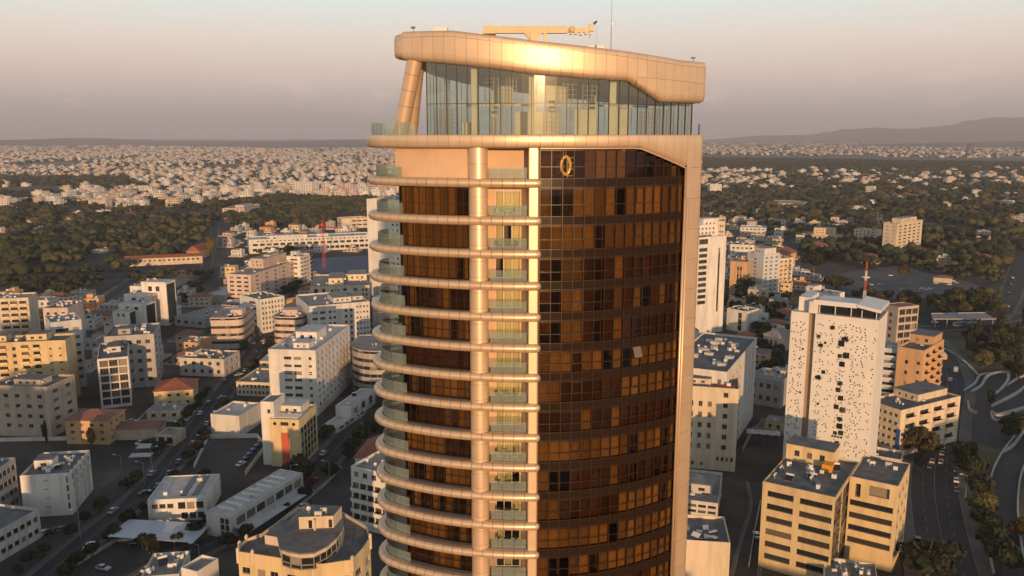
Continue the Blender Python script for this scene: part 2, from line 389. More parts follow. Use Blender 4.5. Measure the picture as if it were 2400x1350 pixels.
LOG_CURT=['full','yyy','y.y','.yy','yyy','yyy','yyy','yyy','yyy','yyy','yy.','..y','y..','.y.','yyy']
bx,by=26.1*sin(R(-7.6)),-26.1*cos(R(-4.5))
for k in range(NF):
    zt=Z0+(TUBE[k-1]-0.38 if k else -1.32); zb=Z0+TUBE[k]+0.36; h=zt-zb
    mb=MB()
    xl,xr=-4.2,0.28
    if k==0:
        mb.quad((xl,by,zb),(xr,by,zb),(xr,by,zt),(xl,by,zt)); mb.quad((xl,by,zb),(xl,-28,zb),(xl,-28,zt),(xl,by,zt))
        mb.build('loggia_wall',M['stone'],tower); continue
    x0,x1=bx+0.1,bx+0.1+2.75
    dh=min(h-0.35,2.7)
    mb.quad((xl,by,zb),(x0,by,zb),(x0,by,zt),(xl,by,zt)); mb.quad((x1,by,zb),(xr,by,zb),(xr,by,zt),(x1,by,zt)); mb.quad((x0,by,zb+dh),(x1,by,zb+dh),(x1,by,zt),(x0,by,zt))
    mb.quad((xl,by,zb),(xl,-28,zb),(xl,-28,zt),(xl,by,zt)); mb.quad((x1+0.15,by+0.01,zb),(xr+.02,-28.2,zb),(xr+.02,-28.2,zt),(x1+0.15,by+0.01,zt))
    mb.build('loggia_wall',M['stone'],tower)
    gl,fr=door(dh); d=ob('sliding_door',gl,tower,(x0,by+0.12,zb)); ob('door_frame',fr,d)
    for i,c in enumerate(LOG_CURT[k]):
        if c=='y': ob('curtain',curtain_mesh(0.90,dh,'curtain_y'),tower,(x0+0.015+i*0.917,by+0.45,zb))
    mb=MB(); mb.box(x0-1.2,by+0.35,zb-0.3,x1+0.5,by+3.0,zb+0.0); mb.build('loggia_room_floor',M['room_floor'],tower)

# ---- right-hand curtain wall: 15 bays of bronze glass
NB=15; A0,A1=2.95,39.3; DA=(A1-A0)/NB
def arc_sheet(a0,a1,r,z0,z1,n=1,gap=0.0):
    mb=MB(); ts=np.linspace(a0,a1,n+1); mb.grid([[(r*sin(R(t)),-r*cos(R(t)),z0) for t in ts],[(r*sin(R(t)),-r*cos(R(t)),z1) for t in ts]]); return mb
def pane_mesh(da,h,r,mat,name,cache={}):
    kk=(round(da,3),round(h,2),r,name)
    if kk not in cache:
        g=0.09; mb=arc_sheet(-da/2+g,da/2-g,r,0.03,h-0.03); 
        mb.v=[(x,y,z) for x,y,z in mb.v]; cache[kk]=mb.mesh(name,mat)
    return cache[kk]
ROWS=["...baaaabb.bbaa","a.baaaa.aaaaaaa","aaaaa.aaaaaaaaa","..aab.babbbbbbb","..aab.baba.ba.a","..aab.babbbbbbb","aaabaa.a.aaaaaa","aabbbbbbaaaaaaa","bbbbabbabbbbbbb","aaaaaaaaa.aaa.a","a..bbbbab.bb..b","aabbbbbbaaaaa.a","aaaaaaa.aaaaaaa","a..aa.aaaaaaaaa","aabbaaaaaabbaaa"]
stuff_pane=MB()
vm_h=Z0-57
for i in range(NB+1):
    t=A0+DA*i; zt_top=Z0-1.3 if t<25.3 else Z0-1.3-(t-25.2)*0.165
    mb=MB(); mb.box(-0.035,-29.10,vm_h,0.035,-28.93,zt_top+0.0); mb.build('mullion',M['bronze'],tower,(0,0,0),R(t))
    if i<NB: mb=MB(); mb.box(-0.028,-29.085,vm_h,0.028,-28.94,vm_h+.01)
rng=random.Random(3)
def topz(t): return Z0-1.35 if t<25.2 else Z0-1.35-(t-25.2)*0.175
n_pane=0
for k in range(NF):
    zslab=Z0+TUBE[k]; ztop=Z0+TUBE[k-1]-0.46 if k else Z0-1.35
    zb=zslab+0.46; H_=ztop-zb
    lo=zb+H_*0.40; hi=ztop-0.16
    for z_ in (zb,lo,hi,ztop):
        if z_==ztop and k==0: continue
        mb=MB()
        for a,b in zip(np.linspace(A0,A1,9),np.linspace(A0,A1,9)[1:]):
            if k==0 and z_>topz(b)-0.1: continue
            p=[(r*sin(R(t)),-r*cos(R(t))) for t,r in ((a,29.07),(b,29.07),(b,28.95),(a,28.95))]; mb.prism(p,z_-0.032,z_+0.032)
        if mb.v: mb.build('transom',M['bronze'],tower)
    for i in range(NB):
        t=A0+DA*(i+0.5); te=t+DA/2
        # spandrel
        ob('spandrel_panel',pane_mesh(DA,0.92,29.0,M['spandrel'],'spandrel_panel'),tower,(0,0,zslab-0.46),R(t))
        tp=topz(te) if k==0 else ztop
        for za,zc_ in ((zb,lo),(lo,hi),(hi,ztop)):
            za2,zc2=za,min(zc_,tp)
            if zc2-za2<0.12: continue
            thin = za==hi
            if k>=10 or (thin and k>=1):
                m_=arc_sheet(t-DA/2+.09,t+DA/2-.09,29.0,za2+0.03,zc2-0.03); n=len(stuff_pane.v)
                stuff_pane.v+=m_.v; stuff_pane.f+=[tuple(q+n for q in f_) for f_ in m_.f]; stuff_pane.m+=m_.m
            else:
                opened = (k==6 and i==9 and za==lo)
                o=ob('window_pane',pane_mesh(DA,zc2-za2,29.0,M['bronze_glass'],'window_pane'),tower,(0,0,za2),R(t)); n_pane+=1
        c=ROWS[k][i]
        if c in 'ab' and tp-zb>0.8:
            cw=2*28.6*math.tan(R(DA/2))
            o=ob('curtain',curtain_mesh(cw,min(ztop,tp)-zb-0.02,'curtain_'+c),tower,(28.6*sin(R(t))-cw/2*cos(R(t)),-28.6*cos(R(t))-cw/2*sin(R(t)),zb),R(t))
        if i%4==1 and k>0:                         # party walls between rooms
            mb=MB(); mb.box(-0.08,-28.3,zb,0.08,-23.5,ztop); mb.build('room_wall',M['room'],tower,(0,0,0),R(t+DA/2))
    # opening casement frames
    for i in (3,9,13):
        t=A0+DA*(i+0.5)
        if k==0: continue
        mb=MB(); w=29.0*R(DA)/2-0.06; z1,z2=lo+0.03,hi-0.04
        mb.box(-w,-29.13,z1,-w+.06,-29.03,z2); mb.box(w-.06,-29.13,z1,w,-29.03,z2); mb.box(-w+.06,-29.13,z1,w-.06,-29.03,z1+.06); mb.box(-w+.06,-29.13,z2-.06,w-.06,-29.03,z2)
        mb.build('casement',M['bronze'],tower,(0,0,0),R(t))
# one casement swung open, catching the sky
t=A0+DA*9.5; z1=Z0+TUBE[6]+0.46+1.05; mb=MB(); mb.box(-0.52,-0.03,-1.25,0.52,0.03,0); w_=mb.build('open_casement',M['glass'],tower,(29.08*sin(R(t)),-29.08*cos(R(t)),z1+1.3),R(t)); w_.rotation_euler=(R(-24),0,R(t))

# ---- left-hand glazed bay behind the balconies
LR=["x","aaaaaaaabb","aaaaaaaaaa","aaaaaaaa.a",".a..bbabbb","a..aaaa.aa","bbbbbbbbbb",".a..aaaaaa","..bbbbabaa","aaaaaabbbb","a..a..aaaa",".a..a.a..a","aaaaaab.ab","bbbbaaaabb","aaaabbaaaa"]
DL=1.82; RL=27.9
for i in range(11):
    t=LFT[i]; mb=MB(); mb.box(-0.03,-RL-0.09,vm_h,0.03,-RL+0.04,Z0+TUBE[0]-0.4); mb.build('bay_mullion',M['bronze'],tower,(0,0,0),R(t))
for k in range(NF):
    ztop=Z0+(TUBE[k-1]-0.38 if k else -1.32); zb=Z0+TUBE[k]+0.36
    if k==0:
        mb=arc_sheet(-31.2,-12.0,28.2,zb,ztop,10); mb.quad((28.2*sin(R(-31.2)),-28.2*cos(R(-31.2)),zb),(-13.6,-14,zb),(-13.6,-14,ztop),(28.2*sin(R(-31.2)),-28.2*cos(R(-31.2)),ztop)); mb.build('rendered_panel',M['stone'],tower); continue
    lo=zb+(ztop-zb)*0.40
    for q0,q1 in ((lo-.03,lo+.03),(zb,zb+.07),(ztop-.07,ztop)):
        mb=MB()
        for a,b in zip(np.linspace(LFT[0],LFT[-1],6),np.linspace(LFT[0],LFT[-1],6)[1:]):
            p=[(r*sin(R(t)),-r*cos(R(t))) for t,r in ((a,RL+.08),(b,RL+.08),(b,RL-.03),(a,RL-.03))]; mb.prism(p,q0,q1)
        mb.build('bay_transom',M['bronze'],tower)
    mb=MB(); p0=(RL*sin(R(-30.7)),-RL*cos(R(-30.7))); mb.quad((*p0,zb),(-13.6,-14,zb),(-13.6,-14,ztop),(*p0,ztop)); mb.build('end_glass',M['spandrel'],tower)
    for i in range(10):
        t=LFT[i]+DL/2
        for za,zc_ in ((zb,lo),(lo,ztop)):
            ob('bay_pane',pane_mesh(DL,round(zc_-za,2),RL,M['bronze_glass'],'bay_pane'),tower,(0,0,za),R(t))
        c=LR[k][i]
        if c in 'ab':
            cw=2*27.5*math.tan(R(DL/2)); ob('curtain',curtain_mesh(cw,round(ztop-zb-.04,2),'curtain_'+c),tower,(27.5*sin(R(t))-cw/2*cos(R(t)),-27.5*cos(R(t))-cw/2*sin(R(t)),zb+.02),R(t))
    for t in (LFT[3],LFT[6]):
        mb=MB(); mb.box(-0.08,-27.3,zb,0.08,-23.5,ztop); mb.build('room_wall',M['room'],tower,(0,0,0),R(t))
tag(stuff_pane.build('lower_window_panes',M['bronze_glass'],tower),kind='stuff')

# ---- terrace band, right-hand frame and crown in single cladding panels
ter=Path(29.55,-33.0,4.6,43.2,0.9)
prof=[(0,-0.55),(0.03,-0.30),(0.09,-0.10),(0.2,0),(0.6,0.02),(0.92,0.0),(0.98,-0.05),(1.0,-0.16)]
tb=lerp([(-33,-1.3),(25.0,-1.28),(38.4,-3.55)])
for t0,t1 in ter.steps(-150,38.4): curved_panel(ter,t0,t1,lambda t:Z0+tb(t),const(Z0+0.15),prof).build('terrace_panel',M['gold'],tower)
mb=MB(); ts=list(np.linspace(-150,-34,14))+list(np.linspace(-33,42,30))
pts=[ter(t,-0.14) for t in ts]+[(20.8,-16),(-13,-14)]
mb.prism(pts,Z0-1.22,Z0+0.02,1,mt=0); mb.build('terrace_slab',[M['slab_floor'],M['gold_dark']],tower)
# right frame: stacked panels, corner wrap and two slim inner ribs
zz=[0.15,-3.55]+[-3.55-3.53*i for i in range(1,16)]
pv=[(0,0),(1,0)]
for a,b in zip(zz,zz[1:]):
    if a>0:
        for t0,t1 in ((38.4,40.9),(40.9,43.2)): curved_panel(ter,t0,t1,const(Z0-3.55),const(Z0+0.15),[(0,0),(.6,.02),(.92,0),(.98,-.05),(1,-.16)]).build('frame_panel',M['gold'],tower)
    else: curved_panel(ter,39.6 if a<-3.6 else 38.5,43.2,const(Z0+b),const(Z0+a),pv).build('frame_panel',M['gold'],tower)
    for t0,t1 in ((43.2,75),(75,105)): curved_panel(ter,t0,t1,const(Z0+b),const(Z0+a),pv).build('frame_corner_panel',M['gold'],tower)
mb=MB(); mb.sm=True; rows=[]
for b_ in np.linspace(-pi/2,pi/2,9): rows.append([(20.15+.62*cos(b_)*cos(a_2),-19.9+.9*cos(b_)*sin(a_2),.5*sin(b_)) for a_2 in np.linspace(0,2*pi,15)])
mb.grid(rows); rim_me=mb.mesh('flank_balcony_rim',M['gold'])
for k in range(1,NF): ob('flank_balcony_rim',rim_me,tower,(0,0,Z0+TUBE[k]))
mb=MB(); mb.prism([(29.35*sin(R(t)),-29.35*cos(R(t))) for t in (39.7,41.5,43.0)]+[(20.6,-20),(18.2,-21.5)],0,Z0-1.3); mb.build('frame_backing',M['gold_dark'],tower)
for t,r,w in ((38.75,29.30,0.16),(39.35,29.42,0.14)):
    mb=MB(); mb.sm=True; mb.cone((r*sin(R(t)),-r*cos(R(t)),Z0-57.5),(r*sin(R(t)),-r*cos(R(t)),Z0-3.5),w,w,12); mb.build('frame_rib',M['gold'],tower)
mb=MB(); mb.sm=True
ps=[(29.35*sin(R(t)),-29.35*cos(R(t)),Z0+tb(t)-0.02) for t in np.linspace(2.9,38.4,20)]
for a,b in zip(ps,ps[1:]): mb.cone(a,b,0.09,0.09,8,caps=False)
mb.build('terrace_rib',M['gold'],tower)
crn=Path(29.65,-26.5,1.9,43.0,1.1)
ct=lerp([(-30,10.72),(-26.5,10.96),(-15.5,10.86),(-6.5,10.24),(2.5,9.67),(13,9.19),(25,8.68),(35.6,8.22),(43,8.2)])
cb=lerp([(-30,8.2),(-27,8.0),(-22.4,7.79),(-11.9,7.23),(-4.7,6.75),(2.5,6.27),(13.2,5.93),(22,5.79),(30.4,3.63),(43,3.67)])
cj=lambda t: Z0+ct(t)-0.62
lowp=[(0,-0.60),(0.025,-0.34),(0.08,-0.12),(0.19,-0.015),(0.4,0.0),(1,0.0)]; topp=[(0,0.0),(0.55,-0.03),(0.85,-0.12),(1.0,-0.30)]
for t0,t1 in crn.steps(-140,140):
    curved_panel(crn,t0,t1,cj,lambda t:Z0+ct(t),topp).build('crown_cap_panel',M['gold'],tower)
    if t0>23.5 and t1<=90:
        mid=lambda t: Z0+max(cb(t)+0.5,6.2-0.022*(t-24))
        curved_panel(crn,t0,t1,mid,cj,[(0,0),(1,0)]).build('crown_panel',M['gold'],tower)
        curved_panel(crn,t0,t1,lambda t:Z0+cb(t),mid,lowp).build('crown_panel',M['gold'],tower)
    else: curved_panel(crn,t0,t1,lambda t:Z0+cb(t),cj,lowp).build('crown_panel',M['gold'],tower)
# roof body inside the cladding (backing, soffit and deck)
rear=[(20.3,-14),(18.6,-3),(12,5),(0,8),(-8,4),(-11.8,-6),(-12.6,-14)]
rng_t=list(np.linspace(-140,-30,8))+list(np.linspace(-26.5,43,44))+list(np.linspace(60,140,5))
ring=[(crn(t,-0.12),ct(t),cb(t)) for t in rng_t]+[(p,ct(43)+(20.3-p[0])*0.083,cb(43)+(20.3-p[0])*0.125) for p in rear]
mb=MB(); n=len(ring)
deck=[(p[0],p[1],Z0+a-0.34) for p,a,b in ring]; sof=[(p[0]*0.985,p[1]*0.985,Z0+b+0.06) for p,a,b in ring]
for i in range(n): j=(i+1)%n; mb.quad(sof[i],sof[j],deck[j],deck[i],0)
c_=(3,-12,Z0+9.4); cs=(3,-12,Z0+6.3)
for i in range(n): j=(i+1)%n; mb.face([deck[i],deck[j],c_],1); mb.face([sof[j],sof[i],cs],2)
M['soffit']=plain('soffit_board',(0.45,0.42,0.36),0.8)
mb.build('crown_roof',[M['gold_dark'],M['roof'],M['soffit']],tower)
# crown glazing
CR=28.75; C0,C1=-21.8,41.4; NC=27; DC=(C1-C0)/NC
for i in range(NC+1):
    t=C0+DC*i; h=min(cb(t-0.3),cb(t+0.3)); mb=MB(); mb.box(-0.03,-CR-0.06,Z0+0.02,0.03,-CR+0.10,Z0+h+0.1); mb.build('crown_mullion',M['bronze'],tower,(0,0,0),R(t))
mb=MB()
for a,b in zip(np.linspace(C0,C1,17),np.linspace(C0,C1,17)[1:]):
    p=[(r*sin(R(t)),-r*cos(R(t))) for t,r in ((a,CR+.05),(b,CR+.05),(b,CR-.06),(a,CR-.06))]; mb.prism(p,Z0+3.36,Z0+3.42); mb.prism(p,Z0+0.03,Z0+0.12)
mb.build('crown_transom',M['bronze'],tower)
for i in range(NC):
    t=C0+DC*i
    for a,b in ((0.12,3.36),(3.42,9)):
        ts=np.linspace(t+.08,t+DC-.08,2); tops=[min(b,cb(x)+0.1) for x in ts]
        if min(tops)-a<0.15: continue
        mb=MB(); mb.quad(*[(CR*sin(R(x)),-CR*cos(R(x)),Z0+z) for x,z in ((ts[0],a),(ts[1],a),(ts[1],tops[1]),(ts[0],tops[0]))]); mb.build('crown_pane',M['crown_glass'],tower)
# return glazing at the left end and the rear glazing
a=(CR*sin(R(C0)),-CR*cos(R(C0)))
bk=[a,(-9.6,-18),(-9.4,-8),(-6,2.6),(0,6),(10.5,3.6),(17.2,-4),(19,-14),(CR*sin(R(C1)),-CR*cos(R(C1)))]
for p,q in zip(bk,bk[1:]):
    mb=MB(); hp=cb(43)+(20.3-p[0])*0.125; hq=cb(43)+(20.3-q[0])*0.125
    mb.quad((*p,Z0+.1),(*q,Z0+.1),(*q,Z0+hq),(*p,Z0+hp)); mb.build('rear_glazing',M['crown_glass'],tower)
    L_=math.hypot(q[0]-p[0],q[1]-p[1]); k_=max(2,int(L_/1.6))
    for i in range(1,k_):
        f_=i/k_; x,y=p[0]+(q[0]-p[0])*f_,p[1]+(q[1]-p[1])*f_; mb=MB(); mb.box(x-.03,y-.06,Z0+.1,x+.03,y+.06,Z0+hp+(hq-hp)*f_); mb.build('rear_mullion',M['bronze'],tower)
# inside the crown: columns, partitions, racks of frames under construction
M['crown_in']=noisy('crown_plaster',(0.62,0.55,0.43),(0.72,0.64,0.50),0.4,0.85)
for t,r in ((-11.6,27.4),(1.4,27.0),(20.2,27.4),(-13,16),(12,16),(27,18)):
    x,y=r*sin(R(t)),-r*cos(R(t)); mb=MB(); mb.sm=False; mb.box(x-.36,y-.36,Z0,x+.36,y+.36,Z0+cb(t)+0.3); mb.build('crown_column',M['crown_in'],tower)
for t0,t1,r,z0,z1 in ((-16,-12.5,25.5,0.02,1.5),(-3,10,22,0.02,2.7),(13,19,24.5,0.02,3.0),(-9,-4,20,3.6,6.4),(22,27,25.5,0.02,3.2),(3.2,12,23,3.9,5.6)):
    arc_sheet(t0,t1,r,Z0+z0,Z0+z1,4).build('partition',M['crown_in'],tower)
arc_sheet(-20,41,22.5,Z0+3.3,Z0+3.55,16).build('mezzanine_edge',M['crown_in'],tower)
rng=random.Random(11)
for t,r in ((-19.6,27.4),(-17.8,27.2),(-8.5,25.2),(-6,25),(-3.5,25.6),(8.5,25.2),(11,25.6),(16.5,25),(28.5,27),(31,27.2),(34,27),(37,27.4)):
    mb=MB(); h=rng.uniform(2.6,3.1); w=rng.uniform(0.5,1.0)
    base=rng.choice([0.05,0.05,3.6]) if t<22 else 0.05
    for x in (-w,-w/3,w/3,w): mb.box(x-.035,-r-.03,Z0+base,x+.035,-r+.03,Z0+base+h)
    for q in np.linspace(0.3,h-0.1,6): mb.box(-w,-r-.025,Z0+base+q,w,-r+.025,Z0+base+q+.05)
    mb.build('timber_frame',M['brown'] if t<-16 or t>26 else M['frame'],tower,(0,0,0),R(t))
# leaning pillars under the crown
def pillar(b,tp,r):
    mb=MB(); mb.sm=True; b,tp=Vector(b),Vector(tp); n=5
    for i in range(n):
        p,q=b.lerp(tp,i/n+0.002),b.lerp(tp,(i+1)/n-0.002); mb.cone(p,q,r,r*0.995,26,caps=False)
    mb.build('leaning_pillar',M['gold'],tower)
pillar((-14.0,-24.2,Z0),(-11.9,-25.9,Z0+8.3),0.86)
pillar((-13.3,-19.5,Z0),(-12.0,-22.0,Z0+8.2),0.70)
# terrace rail
for a,b in [(-24.5,-28.6),(-28.6,-32.7)]+list(zip(np.linspace(-33,-150,11),np.linspace(-33,-150,11)[1:])):
    o=rail_pane(b+.1,a-.1,1.35,ter,-0.55).build('terrace_rail_pane',M['rail_glass'],tower,(0,0,Z0+0.1))
rail_pane(44,130,1.3,ter,-0.3).build('terrace_rail_pane',M['rail_glass'],tower,(0,0,Z0+0.1))
# ---- chandelier and gilt shelves in the top-floor room
room=thing('ring_chandelier','glowing gold ring chandelier hanging behind the top row of bronze windows','chandelier',(TX,TY,0))
t=9.2; mb=MB(); mb.sm=True; r=27.3
x0,y0=r*sin(R(t)),-r*cos(R(t))
prev=None
for i in range(25):
    a=2*pi*i/24; q=Vector((x0+0.50*cos(a)*cos(R(t)),y0+0.5*cos(a)*sin(R(t)),Z0-3.15+0.95*sin(a)))
    if prev is not None: mb.cone(prev,q,0.15,0.15,8,caps=False)
    prev=q
mb.build('ring',M['gold_glow'],room)
mb=MB(); mb.cone((x0,y0,Z0-2.2),(x0,y0,Z0-1.4),0.025,0.025,6); mb.build('hanging_rod',M['gold_glow'],room)
sh=thing('gilt_shelf_rack','gilt open shelf rack beside the ring chandelier in the top-floor room','shelf',(TX,TY,0))  # rack shares the ring's emission and glows without being a lamp
t=12.6; r=27.4
mb=MB()
for x in (-1.5,-0.75,0,0.75,1.5): mb.box(x-.03,-r-.05,Z0-4.45,x+.03,-r+.05,Z0-2.3)
mb.build('upright',M['gold_glow'],sh,(0,0,0),R(t))
for q in (-4.3,-3.6,-2.9,-2.35):
    mb=MB(); mb.box(-1.5,-r-.15,Z0+q,1.5,-r+.15,Z0+q+.06); mb.build('shelf',M['gold_glow'],sh,(0,0,0),R(t))

# ---- roof crane, mast, small roof boxes and floodlights
cr=thing('roof_crane','cream roof crane with long horizontal boom on top of the tower','crane',(0,0,0))
def rx(px,Y): return (px-1200)/FPX*Y*1.0
Yc=104.0; zb=Z0+12.45
def bxp(name,x0,x1,z0,z1,w,mat=M['crane_paint'],par=None):
    mb=MB(); mb.box(x0,Yc-w,z0,x1,Yc+w,z1); return mb.build(name,mat,par or cr)
bxp('counterweight',-3.45,-1.95,zb-0.45,zb+0.45,0.75)
bxp('counterweight_foot',-3.4,-1.98,zb-0.75,zb-0.46,0.5,M['gold_dark'])
mb=MB(); mb.box(-1.94,Yc-.4,zb-.36,6.6,Yc+.4,zb+.36); mb.box(-1.94,Yc-.45,zb+.362,6.6,Yc+.45,zb+.42); mb.build('boom',M['crane_paint'],cr)
bxp('slewing_column',2.2,3.0,Z0+9.3,zb-.37,0.5); 
mb=MB(); mb.face([(1.4,Yc-.3,zb-.37),(3.6,Yc-.3,zb-.37),(3.0,Yc-.3,zb-1.1),(2.2,Yc-.3,zb-1.1)]); mb.face([(1.4,Yc+.3,zb-.37),(3.6,Yc+.3,zb-.37),(3.0,Yc+.3,zb-1.1),(2.2,Yc+.3,zb-1.1)]); mb.build('bracket',M['crane_paint'],cr)
bxp('strut',3.75,4.15,Z0+8.9,zb+0.1,0.3)
bxp('telescopic_section',6.62,9.2,zb-.22,zb+.28,0.28)
for x in (6.9,7.5,8.1,8.7): bxp('guide_bracket',x,x+.3,zb-.5-.1*(x==8.1),zb-.23,0.4,M['crane_paint'])
mb=MB(); mb.sm=True; mb.cone((7.15,Yc-.55,zb+.05),(7.15,Yc+.55,zb+.05),.38,.38,14); mb.build('winch_drum',M['crane_paint'],cr)
mb=MB(); mb.box(9.21,Yc-.35,zb-.1,9.75,Yc+.35,zb+.75); mb.build('boom_head',M['crane_paint'],cr)
mb=MB(); mb.cone((9.6,Yc,zb+.6),(10.15,Yc,zb+1.05),.18,.1,8); mb.build('head_camera',M['frame_dark'],cr)
for x in (9.35,10.0,10.25):
    mb=MB(); mb.cone((x,Yc,zb-2.6-(x==9.35)*0.3),(x,Yc,zb+.6),.012,.012,5); mb.build('cable',M['metal'],cr)
mb=MB(); mb.cone((9.35,Yc,zb-.9),(9.35,Yc,zb-.4),.05,.16,8); mb.build('hook_block',M['crane_paint'],cr)
ms=thing('antenna_mast','thin antenna mast standing on the tower roof right of the crane','mast',(12.0,105.0,Z0+8.6))
mb=MB(); mb.cone((0,0,0),(0,0,4.6),.07,.06,8); mb.cone((0,0,4.6),(0,0,8.3),.04,.025,8); mb.build('pole',M['metal'],ms)
mb=MB(); mb.cone((0,0,8.28),(0,0,8.45),.09,.09,8); mb.build('tip',M['metal'],ms)
mb=MB(); mb.box(-.1,-.02,4.7,.45,.02,4.74); mb.cone((.45,0,4.6),(.45,0,4.85),.05,.05,6); mb.build('side_arm',M['metal'],ms)
for px,y,w,h,lab in ((1035,100,.75,0.2,'white louvred box on the tower roof near its left end'),(1385,101,.55,.6,'small pale vent box on the tower roof under the crane hook'),(1403,101,.5,.75,'pale upright vent box on the tower roof beside the antenna mast'),(1412,102,.4,.55,'smallest pale vent box at the foot of the antenna mast')):
    x=rx(px,y*.97); tt=math.degrees(math.atan2(x-TX,TY-y)); z=Z0+ct(tt)-0.9
    t_=thing('roof_vent_box',lab,'vent box',(x,y,z)); mb=MB(); mb.box(-w,-.6,0,w,.6,2.0+h*0.7); mb.build('housing',M['white_paint'],t_); mb=MB(); mb.box(-w*1.05,-.65,2.0+h*.7,w*1.05,.65,2.07+h*.7); mb.build('lid',M['white_paint'],t_)
for t,lab in ((-24.4,'floodlight on a short bracket at the left end of the tower roof'),(40.5,'floodlight on a short bracket at the right end of the tower roof')):
    x,y=crn(t,-0.6); l=thing('floodlight',lab,'floodlight',(x+TX,y+TY,Z0+ct(t)-0.4)); mb=MB(); mb.cone((0,0,0),(0,0,.75),.03,.03,6); mb.build('bracket',M['frame_dark'],l); mb=MB(); mb.box(-.25,-.12,.72,.2,.12,.92); o=mb.build('lamp_head',M['frame_dark'],l)

# ---- balcony furniture
def chair(loc,rz,label,mat):
    t=thing('outdoor_chair',label,'chair',loc,rz,'chairs on the tower balconies')
    mb=MB(); mb.box(-.27,-.27,.38,.27,.27,.45); mb.build('seat',mat,t); mb=MB(); mb.box(-.27,.22,.452,.27,.28,.9); mb.build('backrest',mat,t)
    for a in (-.24,.24):
        for b in (-.24,.24): mb=MB(); mb.box(a-.025,b-.025,0,a+.025,b+.025,.378); mb.build('leg',mat,t)
    return t
def table(loc,label,mat,r=.45):
    t=thing('outdoor_table',label,'table',loc,0,'tables on the tower balconies'); mb=MB(); mb.cone((0,0,.68),(0,0,.73),r,r,14); mb.build('tabletop',mat,t); mb=MB(); mb.cone((0,0,.02),(0,0,.679),.05,.05,8); mb.build('pedestal',mat,t); mb=MB(); mb.cone((0,0,0),(0,0,.02),.25,.25,10); mb.build('foot',mat,t)
words={1:'second',2:'third',3:'fourth',7:'eighth',8:'ninth',9:'tenth',10:'eleventh',11:'twelfth',12:'thirteenth'}
dk=M['frame_dark']; wh=M['white_paint']; br=M['brown']
for k,mat,cn in ((1,wh,'white'),(2,dk,'dark'),(7,br,'brown'),(9,M['cream'],'cream'),(10,dk,'dark'),(11,br,'brown'),(12,dk,'dark')):
    z=Z0+TUBE[k]+0.365
    chair((TX-2.9,TY-27.5,z),R(60),f'left {cn} chair on the {words[k]} balcony recess from the top',mat)
    chair((TX-1.2,TY-27.6,z),R(-60),f'right {cn} chair on the {words[k]} balcony recess from the top',mat)
    table((TX-2.05,TY-27.3,z),f'small {cn} table on the {words[k]} balcony recess from the top',mat)
# ------------------------------------------------------------------ ground, roads, paving
def gnd():
    m,nt,b=nodes('plain_ground'); N,L=nt.nodes,nt.links
    g=N.new('ShaderNodeTexCoord'); n1=N.new('ShaderNodeTexNoise'); n1.inputs['Scale'].default_value=0.03; n1.inputs['Detail'].default_value=9; n1.inputs['Roughness'].default_value=0.62
    L.new(g.outputs['Object'],n1.inputs['Vector'])
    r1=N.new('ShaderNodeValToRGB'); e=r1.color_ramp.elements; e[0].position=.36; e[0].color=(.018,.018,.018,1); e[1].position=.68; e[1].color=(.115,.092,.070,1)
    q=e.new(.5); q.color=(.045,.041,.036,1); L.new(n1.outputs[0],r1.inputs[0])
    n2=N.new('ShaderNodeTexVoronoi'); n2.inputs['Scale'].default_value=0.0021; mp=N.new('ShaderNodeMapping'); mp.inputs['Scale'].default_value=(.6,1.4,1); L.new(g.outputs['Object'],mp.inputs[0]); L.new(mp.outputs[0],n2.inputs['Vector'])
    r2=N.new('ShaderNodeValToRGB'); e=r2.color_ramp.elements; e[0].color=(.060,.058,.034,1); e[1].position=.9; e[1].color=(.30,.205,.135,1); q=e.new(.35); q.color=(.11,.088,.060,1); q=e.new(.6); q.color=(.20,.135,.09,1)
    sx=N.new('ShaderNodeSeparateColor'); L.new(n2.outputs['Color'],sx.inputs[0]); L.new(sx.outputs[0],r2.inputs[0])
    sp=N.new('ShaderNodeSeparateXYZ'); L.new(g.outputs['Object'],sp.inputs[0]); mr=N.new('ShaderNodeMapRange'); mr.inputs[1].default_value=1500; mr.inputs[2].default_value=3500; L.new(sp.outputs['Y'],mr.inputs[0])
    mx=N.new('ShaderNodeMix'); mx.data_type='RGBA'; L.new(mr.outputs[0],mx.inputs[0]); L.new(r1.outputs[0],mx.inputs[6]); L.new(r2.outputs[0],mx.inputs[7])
    L.new(mx.outputs[2],b.inputs['Base Color']); b.inputs['Roughness'].default_value=.95; return m
mb=MB(); mb.quad((-27000,-1500,0),(27000,-1500,0),(27000,32000,0),(-27000,32000,0)); tag(mb.build('ground',gnd()),kind='structure')

